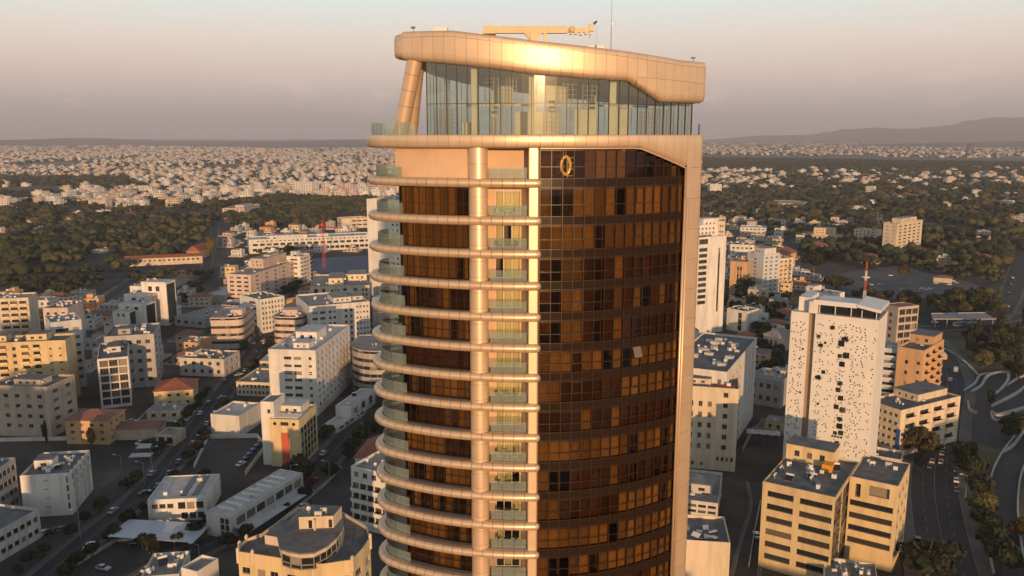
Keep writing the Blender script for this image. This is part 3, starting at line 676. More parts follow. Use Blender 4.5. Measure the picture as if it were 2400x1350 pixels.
def offset_line(pts, d):
    out=[]
    for i,p in enumerate(pts):
        a=pts[max(0,i-1)]; b=pts[min(len(pts)-1,i+1)]; t=Vector((b[0]-a[0],b[1]-a[1])).normalized(); out.append((p[0]-t.y*d,p[1]+t.x*d))
    return out
def smooth_line(pts, n=6):
    out=[]
    for i in range(len(pts)-1):
        p0=pts[max(0,i-1)];p1=pts[i];p2=pts[i+1];p3=pts[min(len(pts)-1,i+2)]
        for k in range(n):
            t=k/n; out.append(tuple(0.5*((2*p1[j])+(-p0[j]+p2[j])*t+(2*p0[j]-5*p1[j]+4*p2[j]-p3[j])*t*t+(-p0[j]+3*p1[j]-3*p2[j]+p3[j])*t**3) for j in (0,1)))
    return out+[tuple(pts[-1][:2])]
def strip(name, line, d0, d1, z, mat, kind='structure', zb=None):
    a,b=offset_line(line,d0),offset_line(line,d1); mb=MB()
    for i in range(len(line)-1):
        mb.quad((*a[i],z),(*a[i+1],z),(*b[i+1],z),(*b[i],z))
        if zb is not None:
            mb.quad((*a[i],zb),(*a[i+1],zb),(*a[i+1],z),(*a[i],z)); mb.quad((*b[i],zb),(*b[i+1],zb),(*b[i+1],z),(*b[i],z))
    o=mb.build(name,mat)
    if kind: tag(o,kind=kind)
    return o
def road(pix, w, pave=3.0, lanes=1, z=0.012, dash=True, name='road'):
    line=smooth_line([tuple(P(*p)[:2]) for p in pix]); h=w/2
    strip(name,line,-h,h,z,M['asphalt'])
    if pave:
        for s in (-1,1):
            a,b=sorted((s*(h+0.18),s*(h+pave))); strip('pavement',line,a,b,0.13,M['pave'],zb=0.0)
            a,b=sorted((s*h,s*(h+0.18))); strip('kerb',line,a,b,0.14,M['kerb'],zb=0.0)
    # painted lines
    L=[Vector(p) for p in line]; acc=0; mb=MB()
    for k in range(1,lanes*2):
        off=-h+w*k/(lanes*2); ln=offset_line(line,off); solid=(k==lanes)
        for i in range(len(ln)-1):
            a,b=Vector(ln[i]),Vector(ln[i+1]); d=(b-a).length; t=(b-a)/max(d,1e-6); n=Vector((-t.y,t.x))*0.07
            s=0.0
            while s<d:
                e=min(d,s+(d if solid else 3)); p,q=a+t*s,a+t*e
                mb.quad((*(p-n),z+.005),(*(q-n),z+.005),(*(q+n),z+.005),(*(p+n),z+.005)); s+=d+1 if solid else 8
    if dash and mb.v: tag(mb.build('lane_marking',M['line']),kind='structure')
    return line
def patch(name, pix, mat, z, kind='structure', zpix=0):
    mb=MB(); mb.face([(*P(x,y,zpix)[:2],z) for x,y in pix]); return tag(mb.build(name,mat),kind=kind)

street_a=road([(250,1420),(430,1305),(560,1240),(690,1150),(760,1085),(810,1025),(868,950),(900,905)],9,2.4)
street_b=road([(60,1390),(210,1262),(320,1172),(400,1085),(450,1020),(505,945),(560,870),(615,795),(650,745),(690,690)],8.5,2.2)
street_c=road([(1735,1400),(1765,1270),(1785,1190),(1775,1130)],6,1.2,dash=False)
avenue=road([(2250,1440),(2205,1250),(2190,1120),(2205,985),(2222,900),(2205,835),(2170,795)],15,4.5,2)
road([(2150,772),(2260,765),(2340,752),(2420,735)],11,2.0,1,0.018)
road([(2330,748),(2365,700),(2385,640),(2394,590),(2392,540)],14,2.0,2,0.024)
road([(150,760),(250,700),(330,650),(420,640),(520,640)],8,1.5,dash=False)
road([(480,640),(500,560),(505,530)],8,1.5,dash=False,z=0.018)
patch('car_park_surface',[(1955,655),(1990,636),(2110,622),(2180,640),(2270,660),(2340,690),(2210,697),(2060,700),(1985,690)],noisy('sun_bleached_asphalt',(.085,.08,.08),(.125,.118,.115),.04,.92,8),0.008)
patch('parking_lot',[(560,1350),(640,1245),(760,1130),(860,1040),(900,1100),(900,1350)],M['asphalt_worn'],0.006)
patch('parking_lot',[(0,1350),(0,1210),(150,1205),(275,1120),(330,1010),(420,990),(400,1060),(250,1200),(40,1370)],M['asphalt_worn'],0.005)
patch('sports_court',[(455,1095),(490,1030),(600,1030),(625,1050),(600,1100),(560,1110),(470,1115)],M['asphalt_worn'],0.009)
patch('blue_parking_strip',[(430,1075),(445,1082),(530,1014),(515,1008)],noisy('blue_court_paint',(.04,.075,.16),(.06,.11,.22),.2,.8),0.014)
patch('sand_track',[(190,720),(215,726),(290,680),(272,668)],M['soil'],0.007)
patch('dry_field',[(290,655),(430,632),(470,650),(400,680),(310,690)],M['soil'],0.006)
patch('park_lawn',[(2260,1050),(2420,1020),(2420,1350),(2300,1350),(2275,1200)],M['grass'],0.006)
patch('park_lawn',[(2200,800),(2400,775),(2400,870),(2250,900)],M['grass'],0.006)
patch('stadium_ground',[(725,640),(735,606),(870,598),(870,640)],M['lead_blue'],0.01)
for pl in ([(1640,362),(2000,356),(2420,372),(2420,395),(2000,392),(1640,378)],):
    patch('green_field',pl,M['grass'],0.02)
patch('dry_field',[(2195,388),(2360,394),(2360,399),(2195,391)],M['soil'],0.04)
patch('dry_field',[(1640,396),(1700,396),(1720,400),(1640,402)],M['soil'],0.04)
patch('dry_field',[(2080,455),(2250,452),(2255,460),(2085,464)],M['soil'],0.04)

# ------------------------------------------------------------------ building kit
WIN={}
def win_mesh(w,h,kind):
    k=(round(w,1),round(h,1),kind)
    if k in WIN: return WIN[k]
    w,h=k[0],k[1]; g=MB(); f=MB(); fw=0.07
    g.quad((fw,0.03,fw),(w-fw,0.03,fw),(w-fw,0.03,h-fw),(fw,0.03,h-fw))
    f.box(-.08,-.27,-.09,w+.08,.05,-.005)
    f.box(0,-.03,0,fw,.06,h); f.box(w-fw,-.03,0,w,.06,h); f.box(fw,-.03,0,w-fw,.06,fw); f.box(fw,-.03,h-fw,w-fw,.06,h)
    n=max(2,int(round(w/1.15))) if kind!='s' else 1
    for i in range(1,n): x=w*i/n; f.box(x-.03,-.025,fw,x+.03,.055,h-fw)
    fm=M['frame_dark'] if kind in 'vd' else M['frame']
    WIN[k]=(g.mesh('window',M['glass']),f.mesh('window_frame',fm)); return WIN[k]
def bal_mesh(w,kind,cache={}):
    k=(round(w,1),kind)
    if k in cache: return cache[k]
    mb=MB(); w=k[0]; d=1.25
    mb.box(0,-d,-.22,w,-.003,-.02); mb.box(0,-d,-.02,w,-d+.12,.85); mb.box(0,-d+.12,-.02,.12,-.003,.85); mb.box(w-.12,-d+.12,-.02,w,-.003,.85)
    cache[k]=mb; return mb
def facade(mb, O, ux, W, z0, z1, ops, dep=0.22, m=0):
    """wall sheet with real openings and reveals; O = plan point at u=0, outward = ux turned right"""
    n=(ux[1],-ux[0]); pt=lambda u,z,d=0:(O[0]+ux[0]*u-n[0]*d, O[1]+ux[1]*u-n[1]*d, z)
    us=sorted({0.0,W,*[o[0] for o in ops],*[o[2] for o in ops]}); rows={}
    for u0,u1 in zip(us,us[1:]):
        if u1-u0<1e-5: continue
        mid=(u0+u1)/2; cut=sorted((o[1],o[3]) for o in ops if o[0]<mid<o[2]); z=z0
        for a,b in cut:
            if a>z+1e-5: mb.quad(pt(u0,z),pt(u1,z),pt(u1,a),pt(u0,a),m)
            z=b
        if z1>z+1e-5: mb.quad(pt(u0,z),pt(u1,z),pt(u1,z1),pt(u0,z1),m)
    for a,b,c,d in ops:
        for p,q in (((a,b),(c,b)),((c,b),(c,d)),((c,d),(a,d)),((a,d),(a,b))): mb.quad(pt(*p),pt(*q),pt(*q,dep),pt(*p,dep),m)
def put_blocks(par, blocks, O, ux, W, h, wallm, z0=0.0):
    """windows, shop fronts, balconies; returns the openings for the wall sheet"""
    ops=[]; n=(ux[1],-ux[0]); rz=math.atan2(ux[1],ux[0])
    for b in blocks:
        u0,u1,f0,f1,nc,nr,wf,hf,kind=b; cw=(u1-u0)*W/nc; ch=(f1-f0)*h/nr
        for r in range(nr):
            for c in range(nc):
                w=round(cw*wf,1); hh=round(ch*hf,1)
                if w<0.35 or hh<0.3: continue
                u=u0*W+c*cw+(cw-w)/2; z=z0+f0*h+r*ch+(ch-hh)*0.5
                ops.append((u,z,u+w,z+hh)); dep=0.2 if kind in 'wsv' else 0.9
                x,y=O[0]+ux[0]*u-n[0]*dep,O[1]+ux[1]*u-n[1]*dep
                g,f=win_mesh(w,hh,kind if kind in 'vs' else 'w')
                o=ob('window',g,par,(x,y,z),rz)
                if w*hh>0.8: ob('frame',f,o)
                if kind=='w' and (len(ops)*37+nc*11)%9==0 and w<3: ob('air_conditioner',roof_kit('wall_ac',k_wall_ac),par,(O[0]+ux[0]*(u+w+.2)+n[0]*.2,O[1]+ux[1]*(u+w+.2)+n[1]*.2,z-.3),rz)
                if kind=='b':
                    bw=min(cw*0.98,w+0.5); k=(round(bw,1),wallm.name)
                    if k not in BAL: BAL[k]=bal_mesh(bw,'b').mesh('balcony',wallm)
                    ob('balcony',BAL[k],par,(O[0]+ux[0]*(u-(bw-w)/2),O[1]+ux[1]*(u-(bw-w)/2),z),rz)
    return ops
BAL={}
BUILT=[]
ROOFK={}
def roof_kit(key, make):
    if key not in ROOFK: ROOFK[key]=make()
    return ROOFK[key]
def k_tank():
    mb=MB(); mb.sm=False; mb.cone((-.7,0,.75),(.7,0,.75),.42,.42,10); mb.box(-.6,-.3,0,-.5,.3,.6); mb.box(.5,-.3,0,.6,.3,.6); return mb.mesh('water_tank',M['tank'])
def k_heater():
    mb=MB(); mb.face([(-1,-1,.15),(1,-1,.15),(1,.6,1.2),(-1,.6,1.2)],1); mb.face([(-1,-1,.1),(1,-1,.1),(1,.6,1.15),(-1,.6,1.15)],0); mb.cone((-1,.75,1.35),(1,.75,1.35),.28,.28,8); mb.box(-.8,.6,0,-.7,.7,1.2); mb.box(.7,.6,0,.8,.7,1.2); return mb.mesh('solar_heater',[M['white_paint'],M['panel']])
def k_ac():
    mb=MB(); mb.box(-.55,-.4,.1,.55,.4,1.15); mb.cone((0,0,1.15),(0,0,1.2),.33,.33,10,1); mb.box(-.5,-.35,0,-.4,.35,.1); mb.box(.4,-.35,0,.5,.35,.1); return mb.mesh('air_conditioner',[M['white_paint'],M['frame_dark']])
def k_wall_ac():
    mb=MB(); mb.box(-.42,-.17,0,.42,.19,.62); mb.cone((-.1,-.172,.31),(-.1,-.185,.31),.22,.22,10,1); return mb.mesh('wall_air_conditioner',[M['white_paint'],M['frame_dark']])
def k_dish():
    mb=MB(); mb.cone((0,0,0),(0,0,1.0),.04,.04,6); mb.cone((0,0,1.0),(0,-.25,1.15),.1,.45,12,caps=False); return mb.mesh('satellite_dish',M['white_paint'])
def k_pole():
    mb=MB(); mb.cone((0,0,0),(0,0,4.5),.05,.03,6); mb.box(-.8,-.03,3.9,.8,.03,3.95); mb.box(-.6,-.03,3.4,.6,.03,3.45); return mb.mesh('aerial',M['metal'])
KITS={'water_tank':k_tank,'solar_heater':k_heater,'air_conditioner':k_ac,'satellite_dish':k_dish,'aerial':k_pole}
def junk(par, x0,y0,x1,y1,z, n, rng, kinds=('water_tank','solar_heater','air_conditioner','air_conditioner','satellite_dish')):
    for _ in range(n):
        k=rng.choice(kinds); ob(k,roof_kit(k,KITS[k]),par,(rng.uniform(x0,x1),rng.uniform(y0,y1),z),rng.choice((0,0,pi/2,pi,.4)),rng.uniform(.9,1.3))
def bld(name,label,A,B,C,h,wall='white',F=(),S=(),L=(),roof='roof',par=0.9,heads=(),nj=5,cat='building',yb=None,D=None,seed=None,group=None,trim=None,cap=None):
    """block building: A, B = ends of the front roof edge as seen, C = far end of the right-hand roof edge; yb = where B meets the ground"""
    if yb: h=hgt(B[1],yb)
    a,b=P(*A,h).xy,P(*B,h).xy; x=(b-a); W=x.length; x.normalize(); y=Vector((-x.y,x.x))
    if D is None: c=P(*C,h).xy; D=max(4.0,(c-b).dot(y))
    rng=random.Random(seed if seed is not None else hash((A,B))%9973); rz=math.atan2(x.y,x.x)
    t=thing(name,label,cat,(a.x,a.y,0),rz,group); BUILT.append((a.x,a.y,rz,W,D))
    wm=M[wall]; mb=MB()
    o=put_blocks(t,F,(0,0),(1,0),W,h,wm); facade(mb,(0,0),(1,0),W,0,h,o)
    o=put_blocks(t,S,(W,0),(0,1),D,h,wm); facade(mb,(W,0),(0,1),D,0,h,o)
    o=put_blocks(t,L,(0,D),(0,-1),D,h,wm); facade(mb,(0,D),(0,-1),D,0,h,o)
    mb.quad((W,D,0),(0,D,0),(0,D,h),(W,D,h))
    p=0.22
    for q in ((0,0,W,p),(0,D-p,W,D),(0,p,p,D-p),(W-p,p,W,D-p)):
        mb.quad((q[0],q[1],h),(q[2],q[1],h),(q[2],q[3],h),(q[0],q[3],h))
    for a_,b_ in (((p,p),(W-p,p)),((W-p,p),(W-p,D-p)),((W-p,D-p),(p,D-p)),((p,D-p),(p,p))): mb.quad((*a_,h-par),(*b_,h-par),(*b_,h),(*a_,h))
    mb.build('wall',wm,t)
    mb=MB(); mb.quad((p,p,h-par),(W-p,p,h-par),(W-p,D-p,h-par),(p,D-p,h-par)); mb.build('roof',M[roof],t)
    zr=h-par+0.004
    for hd in heads:
        u0,u1,v0,v1,hh=hd[:5]; wm2=M[hd[5]] if len(hd)>5 else wm
        mb=MB(); x0,x1,y0,y1=W*u0,W*u1,D*v0,D*v1; ops=put_blocks(t,[(0.1,0.9,0.15,0.85,max(1,int((x1-x0)/3.5)),max(1,int(hh/3.4)),.4,.5,'w')],(x0,y0),(1,0),x1-x0,hh,wm2,zr)
        facade(mb,(x0,y0),(1,0),x1-x0,zr,zr+hh,ops)
        for a_,b_ in (((x1,y0),(x1,y1)),((x1,y1),(x0,y1)),((x0,y1),(x0,y0))): mb.quad((*a_,zr),(*b_,zr),(*b_,zr+hh),(*a_,zr+hh))
        hdo=mb.build('stair_head',wm2,t); mb=MB(); mb.box(x0-.15,y0-.15,zr+hh,x1+.15,y1+.15,zr+hh+.22); mb.build('roof_slab',M[roof],hdo)
    if nj: junk(t,W*.12,D*.15,W*.88,D*.85,zr,int(nj*1.7)+1,rng)
    for tr in (trim or ()):                       # projecting storey bands
        z=h*tr; mb=MB(); mb.box(-.12,-.12,z-.13,W+.12,-.003,z+.13); mb.box(W+.003,-.12,z-.13,W+.12,D,z+.13); mb.build('string_course',wm,t)
    return t,W,D,h
def rows(nc,nr,wf=.5,hf=.45,kind='w',u=(0.04,.96),z=(0.06,.95)): return [(u[0],u[1],z[0],z[1],nc,nr,wf,hf,kind)]

def hiphouse(name,label,A,B,C,h,rh,wall='cream',tile='tile',F=(),S=(),L=(),yb=None,D=None,over=0.6,cat='house',gable=False,group=None):
    if yb: h=hgt(B[1],yb)
    a,b=P(*A,h).xy,P(*B,h).xy; x=(b-a); W=x.length; x.normalize(); y=Vector((-x.y,x.x))
    if D is None: D=max(4.0,(P(*C,h).xy-b).dot(y))
    rz=math.atan2(x.y,x.x); t=thing(name,label,cat,(a.x,a.y,0),rz,group); wm=M[wall]; mb=MB(); BUILT.append((a.x,a.y,rz,W,D))
    o=put_blocks(t,F,(0,0),(1,0),W,h,wm); facade(mb,(0,0),(1,0),W,0,h,o); o=put_blocks(t,S,(W,0),(0,1),D,h,wm); facade(mb,(W,0),(0,1),D,0,h,o)
    o=put_blocks(t,L,(0,D),(0,-1),D,h,wm); facade(mb,(0,D),(0,-1),D,0,h,o); mb.quad((W,D,0),(0,D,0),(0,D,h),(W,D,h)); mb.build('wall',wm,t)
    mb=MB(); e=over; c=[(-e,-e,h),(W+e,-e,h),(W+e,D+e,h),(-e,D+e,h)]
    if W>=D: i=0 if gable else D/2; r0,r1=(-e+i+(0 if gable else e),D/2,h+rh),(W+e-i-(0 if gable else e),D/2,h+rh); fs=[(c[0],c[1],r1,r0),(c[2],c[3],r0,r1),(c[1],c[2],r1),(c[3],c[0],r0)]
    else: i=0 if gable else W/2; r0,r1=(W/2,-e+i+(0 if gable else e),h+rh),(W/2,D+e-i-(0 if gable else e),h+rh); fs=[(c[1],c[2],r1,r0),(c[3],c[0],r0,r1),(c[0],c[1],r0),(c[2],c[3],r1)]
    for f_ in fs: mb.face(f_)
    mb.face([(p[0],p[1],h-.12) for p in c],1)
    for p_,q_ in zip(c,c[1:]+c[:1]): mb.quad((p_[0],p_[1],h-.12),(q_[0],q_[1],h-.12),q_,p_,1)
    rf=mb.build('roof',[M[tile],wm],t)
    mb=MB(); mb.cone(r0,r1,.16,.16,6); mb.build('ridge',M[tile],rf)
    return t
def round_bld(name,label,plan,h,n,wall,glass_h=1.5,cat='building',z0=0.0,roof='roof',seg=2.6,nj=4,head=None,band_out=0.25,mull=True):
    """storeys of solid bands and window strips round a curved plan (world points, anticlockwise from the front left)"""
    c=Vector((sum(p[0] for p in plan)/len(plan),sum(p[1] for p in plan)/len(plan))); t=thing(name,label,cat,(c.x,c.y,0)); pl=[(p[0]-c.x,p[1]-c.y) for p in plan]
    rng=random.Random(len(label)); sc=lambda k:[(p[0]*k,p[1]*k) for p in pl]; rad=sum(math.hypot(*p) for p in pl)/len(pl); k_in=1-band_out/rad
    mb=MB(); mb.prism(sc(k_in*0.985),z0,h-.5,0); mb.build('inner_wall',M['room'],t)
    st=(h-z0)/n
    for i in range(n):
        z=z0+i*st; mb=MB(); mb.prism(pl,z,z+st-glass_h-(0 if i<n-1 else -0.5)); mb.build('wall_band',M[wall],t)
        zw=z+st-glass_h+(0.5 if i==n-1 else 0); zt=z+st
        pin=sc(k_in)
        for j in range(len(pin)):
            a,b=Vector(pin[j]),Vector(pin[(j+1)%len(pin)]); L_=(b-a).length
            if L_<.4: continue
            k_=max(1,int(round(L_/seg))); rz=math.atan2(b.y-a.y,b.x-a.x)
            for q in range(k_):
                p_=a.lerp(b,(q+.06)/k_); w=round(L_/k_*.88,1); g,f=win_mesh(w,zt-zw-.02,'v'); o=ob('window',g,t,(p_.x,p_.y,zw+.01),rz); 
                if i>=n-4: ob('frame',f,o)
    mb=MB(); mb.prism(pl,h,h+.55,0,top=False,bot=True); mb.face([(p[0],p[1],h+.15) for p in pl],1); mb.build('roof',[M[wall],M[roof]],t)
    if head:
        x0,y0,x1,y1,hh=head; mb=MB(); mb.box(x0,y0,h+.16,x1,y1,h+.16+hh); mb.build('stair_head',M[wall],t)
    r_=rad*0.5
    if nj: junk(t,-r_,-r_,r_,r_,h+.16,nj,rng)
    return t
def rplan(A,B,C,h,r=3.0,D=None,both=False):
    """rectangle with a rounded near corner (and front-left too when both)"""
    a,b=P(*A,h).xy,P(*B,h).xy; x=(b-a); W=x.length; x.normalize(); y=Vector((-x.y,x.x)); D=D or max(5,(P(*C,h).xy-b).dot(y)); out=[]
    if both: out+=[a+x*r+y*r+(-x*cos(t)-y*sin(t))*r for t in np.linspace(0,pi/2,6)]
    else: out.append(a)
    out+=[b-x*r+y*r+(x*sin(t)-y*cos(t))*r for t in np.linspace(0,pi/2,7)]
    out+=[b+y*D,a+y*D]; return [(p.x,p.y) for p in out]
# ------------------------------------------------------------------ the buildings one can tell apart, left of the tower
bld('office_block','large white office block with flat roof and lit window rows, left of the tower',(628,818),(739,821),(822,761),0,'white',
    F=[(.30,.72,.14,.93,2,7,.75,.42,'w'),(.78,.98,.14,.93,1,7,.3,.4,'w')],S=[(.02,.98,.10,.96,9,8,.42,.45,'w')],yb=975,
    heads=((.28,.75,.36,.62,4.5),(.45,.78,.10,.24,2.6)),nj=6,roof='roof_light',trim=(.13,.26,.39,.52,.65,.78,.9))
bld('office_annex','low cream wing with two rows of small windows attached to the large white office block',(553,894),(633,897),(640,860),0,'cream',
    F=rows(8,2,.55,.5,z=(.05,.9)),yb=930,D=24,nj=2)
t,W,D,h=bld('corner_block','cream block with a tall red stripe and two round windows above a street tree',(631,981),(700,984),(752,948),0,'yellow',
    S=[(.08,.95,.05,.8,5,5,.85,.9,'v')],F=[(.36,.66,.86,.95,1,1,.9,.8,'v')],yb=1096,nj=4,roof='roof_light',heads=((.1,.8,.45,.9,3.2,'white'),))
mb=MB(); mb.box(W*.38,-.12,.3,W*.64,-.003,h*.72); mb.build('red_stripe',M['red_panel'],t)
for u in (.18,.82): mb=MB(); mb.cone((W*u,-.02,h*.9),(W*u,.1,h*.9),.65,.65,16); mb.build('round_window',M['glass'],t)
for i in range(6):
    mb=MB(); mb.box(W*.05,D*(.04+.05*i),h+.2,W*.95,D*(.04+.05*i)+.35,h+.45); mb.build('pergola_beam',M['white_paint'],t)
bld('white_stair_tower','blank white slab tower joined to the left of the cream block with the red stripe',(610,941),(641,942),(660,925),0,'white',yb=1090,D=11,nj=0,F=[(.4,.8,.8,.9,1,1,.6,.6,'s')])
bld('garage_block','small blank white box building beside a dark hedge',(493,970),(560,975),(587,942),0,'offwhite',yb=1024,nj=1,roof='roof_light')
round_bld('rounded_office_block','sandy brown office block with rounded corner and window bands',rplan((493,747),(566,746),(590,722),18,4.5),18,4,'pink',1.45,nj=5,head=(-4,2,3,9,3.0))
bld('white_side_block','white block with a side wall of square windows behind the rounded office block',(561,690),(609,702),(636,686),0,'white',
    F=rows(1,5,.5,.35,u=(.3,.95)),S=rows(7,6,.5,.5),yb=782,nj=3,roof='roof_dark')
round_bld('balcony_corner_block','pale pink block with rounded balcony storeys and cluttered roof behind the white office block',rplan((634,744),(705,746),(716,716),19,5.0,both=True),19,5,'pink',1.7,nj=7,head=(-5,0,4,9,3.2),band_out=0.9)
t,W,D,h=bld('green_grey_block','grey green apartment block with a lit cream end wing right behind the white office block',(724,718),(866,706),(884,676),26,'offwhite',
    F=[(.03,.28,.1,.9,2,6,.7,.4,'w'),(.30,.45,.1,.9,2,6,.6,.4,'w'),(.56,.64,.1,.9,1,6,.5,.5,'s'),(.66,.72,.1,.9,1,6,.6,.5,'s'),(.76,.99,.08,.96,4,7,.55,.35,'w')],yb=None,heads=((.45,.75,.2,.6,3.0),(.8,.98,.3,.7,2.2)),nj=3)
def arcplan(cx,cy,r,a0,a1,n,extra): return [(cx+r*cos(R(a)),cy+r*sin(R(a))) for a in np.linspace(a0,a1,n)]+extra
c=P(885,822,22); round_bld('round_striped_block','grey round ended block with striped storeys half hidden by the tower',arcplan(c.x,c.y+12,14.5,170,370,15,[(c.x+14,c.y+30),(c.x-14,c.y+30)]),22,6,'grey',1.5,nj=3)
bld('twin_wing_block','pale apartment block with dark vertical window strips and a stepped roof',(726,672),(866,668),(880,640),20,'cream',
    F=[(.06,.14,.08,.92,1,5,.8,.9,'v'),(.2,.26,.08,.92,1,5,.8,.9,'v'),(.34,.5,.05,.92,3,5,.6,.5,'w'),(.55,.62,.08,.92,1,5,.8,.9,'v'),(.72,.8,.08,.92,1,5,.8,.9,'v'),(.86,.97,.08,.92,2,5,.6,.6,'w')],heads=((.3,.55,.2,.7,4.5),(.62,.95,.5,.9,4.5)),nj=5)
t,W,D,h=bld('brown_slim_tower','slim sandy apartment tower with balcony stack and stepped roof above the trees',(531,642),(587,644),(602,606),21,'pink',
    F=[(.05,.95,.05,.95,3,6,.6,.45,'w')],S=rows(5,6,.3,.35),heads=((.02,.6,.45,.95,7.5),(.3,.55,.6,.8,9.0)),nj=4,trim=(.17,.34,.5,.67,.84))
bld('striped_flat_block','narrow cream block with one dark stack of square windows near the red crane',(616,612),(655,614),(672,594),22,'cream',F=[(.38,.75,.05,.95,1,7,.75,.62,'w')],S=rows(4,7,.4,.4),nj=2)
bld('white_balcony_block','bright white block with long side balconies and dark upper windows near the red crane',(671,600),(703,601),(729,594),25,'white',F=[(.2,.85,.55,.95,1,3,.8,.35,'w'),(.2,.85,.05,.5,1,3,.7,.5,'w')],S=[(.03,.97,.05,.95,3,7,.85,.5,'b')],nj=2,heads=((.1,.5,.3,.7,4.0),))
bld('long_ministry_block','long low white building with terrace arcade and recessed window rows behind the red crane',(583,562),(905,549),(905,530),15,'white',
    F=[(.02,.98,.10,.40,26,1,.8,.6,'v'),(.02,.98,.50,.72,20,1,.7,.7,'v'),(.05,.98,.78,.92,30,1,.5,.5,'w')],D=30,heads=((.15,.42,.3,.6,3.0),(.5,.58,.5,.7,2.5)),nj=10,roof='roof_light',trim=(.45,.75))
t,W,D,h=bld('white_slab_tower','tall blank white slab tower peeping out behind the left edge of the central tower',(859,466),(960,470),(972,450),0,'white',F=[(.55,.95,.05,.95,4,16,.4,.35,'w')],yb=705,nj=3)
bld('small_office','small cream office with slit windows behind the long white building',(800,512),(865,509),(868,500),14,'cream',F=[(.35,.95,.15,.9,3,2,.8,.3,'v')],D=20,nj=2)
bld('wood_edge_block','peach apartment block standing alone at the edge of the wood',(521,488),(572,488),(583,478),16,'pink',F=rows(5,5,.55,.42),S=rows(4,5,.4,.4),nj=3,heads=((.35,.75,.3,.8,3.5),))
hiphouse('school_hall','long cream school hall with red tiled roof and a row of small windows',(292,608),(474,600),(478,590),7,2.2,'cream','tile',F=[(.1,.97,.45,.85,14,1,.5,.6,'w')],D=12,gable=True)
hiphouse('brick_hall','brown hall with old tiled roof set in the dark trees',(318,566),(390,563),(396,552),7,2.5,'beige','tile_old',F=rows(6,1,.4,.4),D=16)
hiphouse('red_gable_house','upright house with bright red tiled roof beside a golden tree',(437,590),(468,590),(474,560),8,6.0,'orange','tile',D=26,gable=True)
# stepped terrace block: five setbacks climbing to the right
sv=[((263,730),(302,731)),((277,712),(345,712)),((290,690),(358,690)),((304,671),(371,671)),((330,661),(392,661))]
t=None
for i,(A,B) in enumerate(sv):
    h=15.0+i*3.4
    a,b=P(*A,h).xy,P(*B,h).xy
    if t is None:
        x=(b-a).normalized(); rz=math.atan2(x.y,x.x); t=thing('stepped_block','white stepped block with terraced storeys and dark glass side wall','building',(a.x,a.y,0),rz); o0=a.copy(); y=Vector((-x.y,x.x))
    la,lb=(a-o0),(b-o0); x0,x1=la.dot(x),lb.dot(x); y0=la.dot(y); y1=y0+12
    mb=MB(); ops=put_blocks(t,[(.2,.8,.78,.92,2,1,.5,.8,'w')],(x0,y0),(1,0),x1-x0,h,M['white']); facade(mb,(x0,y0),(1,0),x1-x0,0,h,ops)
    ops=put_blocks(t,[(.06,.94,.04,.95,1,1,1,1,'v')],(x1,y0),(0,1),y1-y0,h,M['white']); facade(mb,(x1,y0),(0,1),y1-y0,0,h,ops)
    mb.quad((x0,y1,0),(x0,y0,0),(x0,y0,h),(x0,y1,h)); mb.quad((x0,y1,0),(x1,y1,0),(x1,y1,h),(x0,y1,h)); mb.build('wall',M['white'],t)
    mb=MB(); mb.quad((x0,y0,h-.02),(x1,y0,h-.02),(x1,y1,h-.02),(x0,y1,h-.02)); mb.build('terrace',M['roof_light'],t)
    mb=MB(); mb.box(x0,y0-.1,h-.9,x1,y0-.002,h+.25); mb.build('parapet',M['white'],t); junk(t,x0+1,y0+2,x1-1,y1-2,h,2,random.Random(i))
# dim left edge
bld('yellow_apartment_block','long yellow apartment block with a stack of balconies at the left edge',(-20,804),(153,797),(171,788),0,'yellow',
    F=[(.06,.2,.12,.97,1,8,.8,.6,'b'),(.24,.34,.1,.95,1,8,.5,.5,'w'),(.38,.5,.12,.97,1,8,.8,.6,'b'),(.53,.66,.12,.97,1,8,.7,.6,'b'),(.72,.98,.05,.93,2,8,.22,.25,'w')],yb=946,D=14,heads=((.42,.7,.3,.8,3.2),(.05,.15,.3,.7,3)),nj=4,roof='roof_dark')
bld('white_terraced_tower','white apartment tower with long dark windows behind the yellow apartment block',(118,756),(190,748),(222,724),0,'blue_white',
    F=[(.1,.6,.1,.93,1,7,.85,.4,'v'),(.65,.95,.1,.93,1,7,.7,.4,'v')],S=rows(2,8,.5,.4),yb=905,D=20,nj=5)
bld('peach_roof_block','peach block with a cluttered red terrace left of the white apartment tower',(100,722),(158,721),(178,705),24,'pink',F=rows(3,5,.4,.35),D=22,nj=8,roof='tile_old')
bld('balcony_flats','cream flats with curved balconies at the far left edge',(-5,700),(66,697),(82,688),0,'cream',F=[(.05,.95,.08,.95,3,6,.8,.6,'b')],yb=795,D=18,nj=4)
t,W,D,h=bld('grid_front_block','white block with a grid of open bays in front and a blank pink side wall',(227,842),(300,835),(367,793),0,'offwhite',
    F=[(.05,.97,.04,.97,3,6,.86,.82,'d')],S=[(.38,.46,.08,.9,1,8,.6,.55,'s'),(.58,.62,.8,.86,1,1,.9,.9,'s')],yb=950,nj=5,roof='roof_dark',heads=((.3,.75,.45,.7,2.6),))
bld('side_strip_block','grey block with a side wall of dark strip windows behind the grid fronted block',(243,789),(360,782),(400,768),0,'grey',
    F=rows(5,5,.5,.4),S=rows(2,7,.55,.35),yb=905,D=26,nj=5,roof='roof_dark',heads=((.25,.5,.2,.5,3),))
t,W,D,h=bld('beige_low_block','beige block with shaded windows at the left edge below the yellow block',(-30,902),(110,907),(137,893),0,'beige',
    F=[(.2,.95,.12,.9,4,4,.4,.38,'w')],S=rows(2,5,.4,.4),yb=1026,D=18,nj=3,roof='roof_dark',heads=((.35,.8,.2,.6,2.6),))
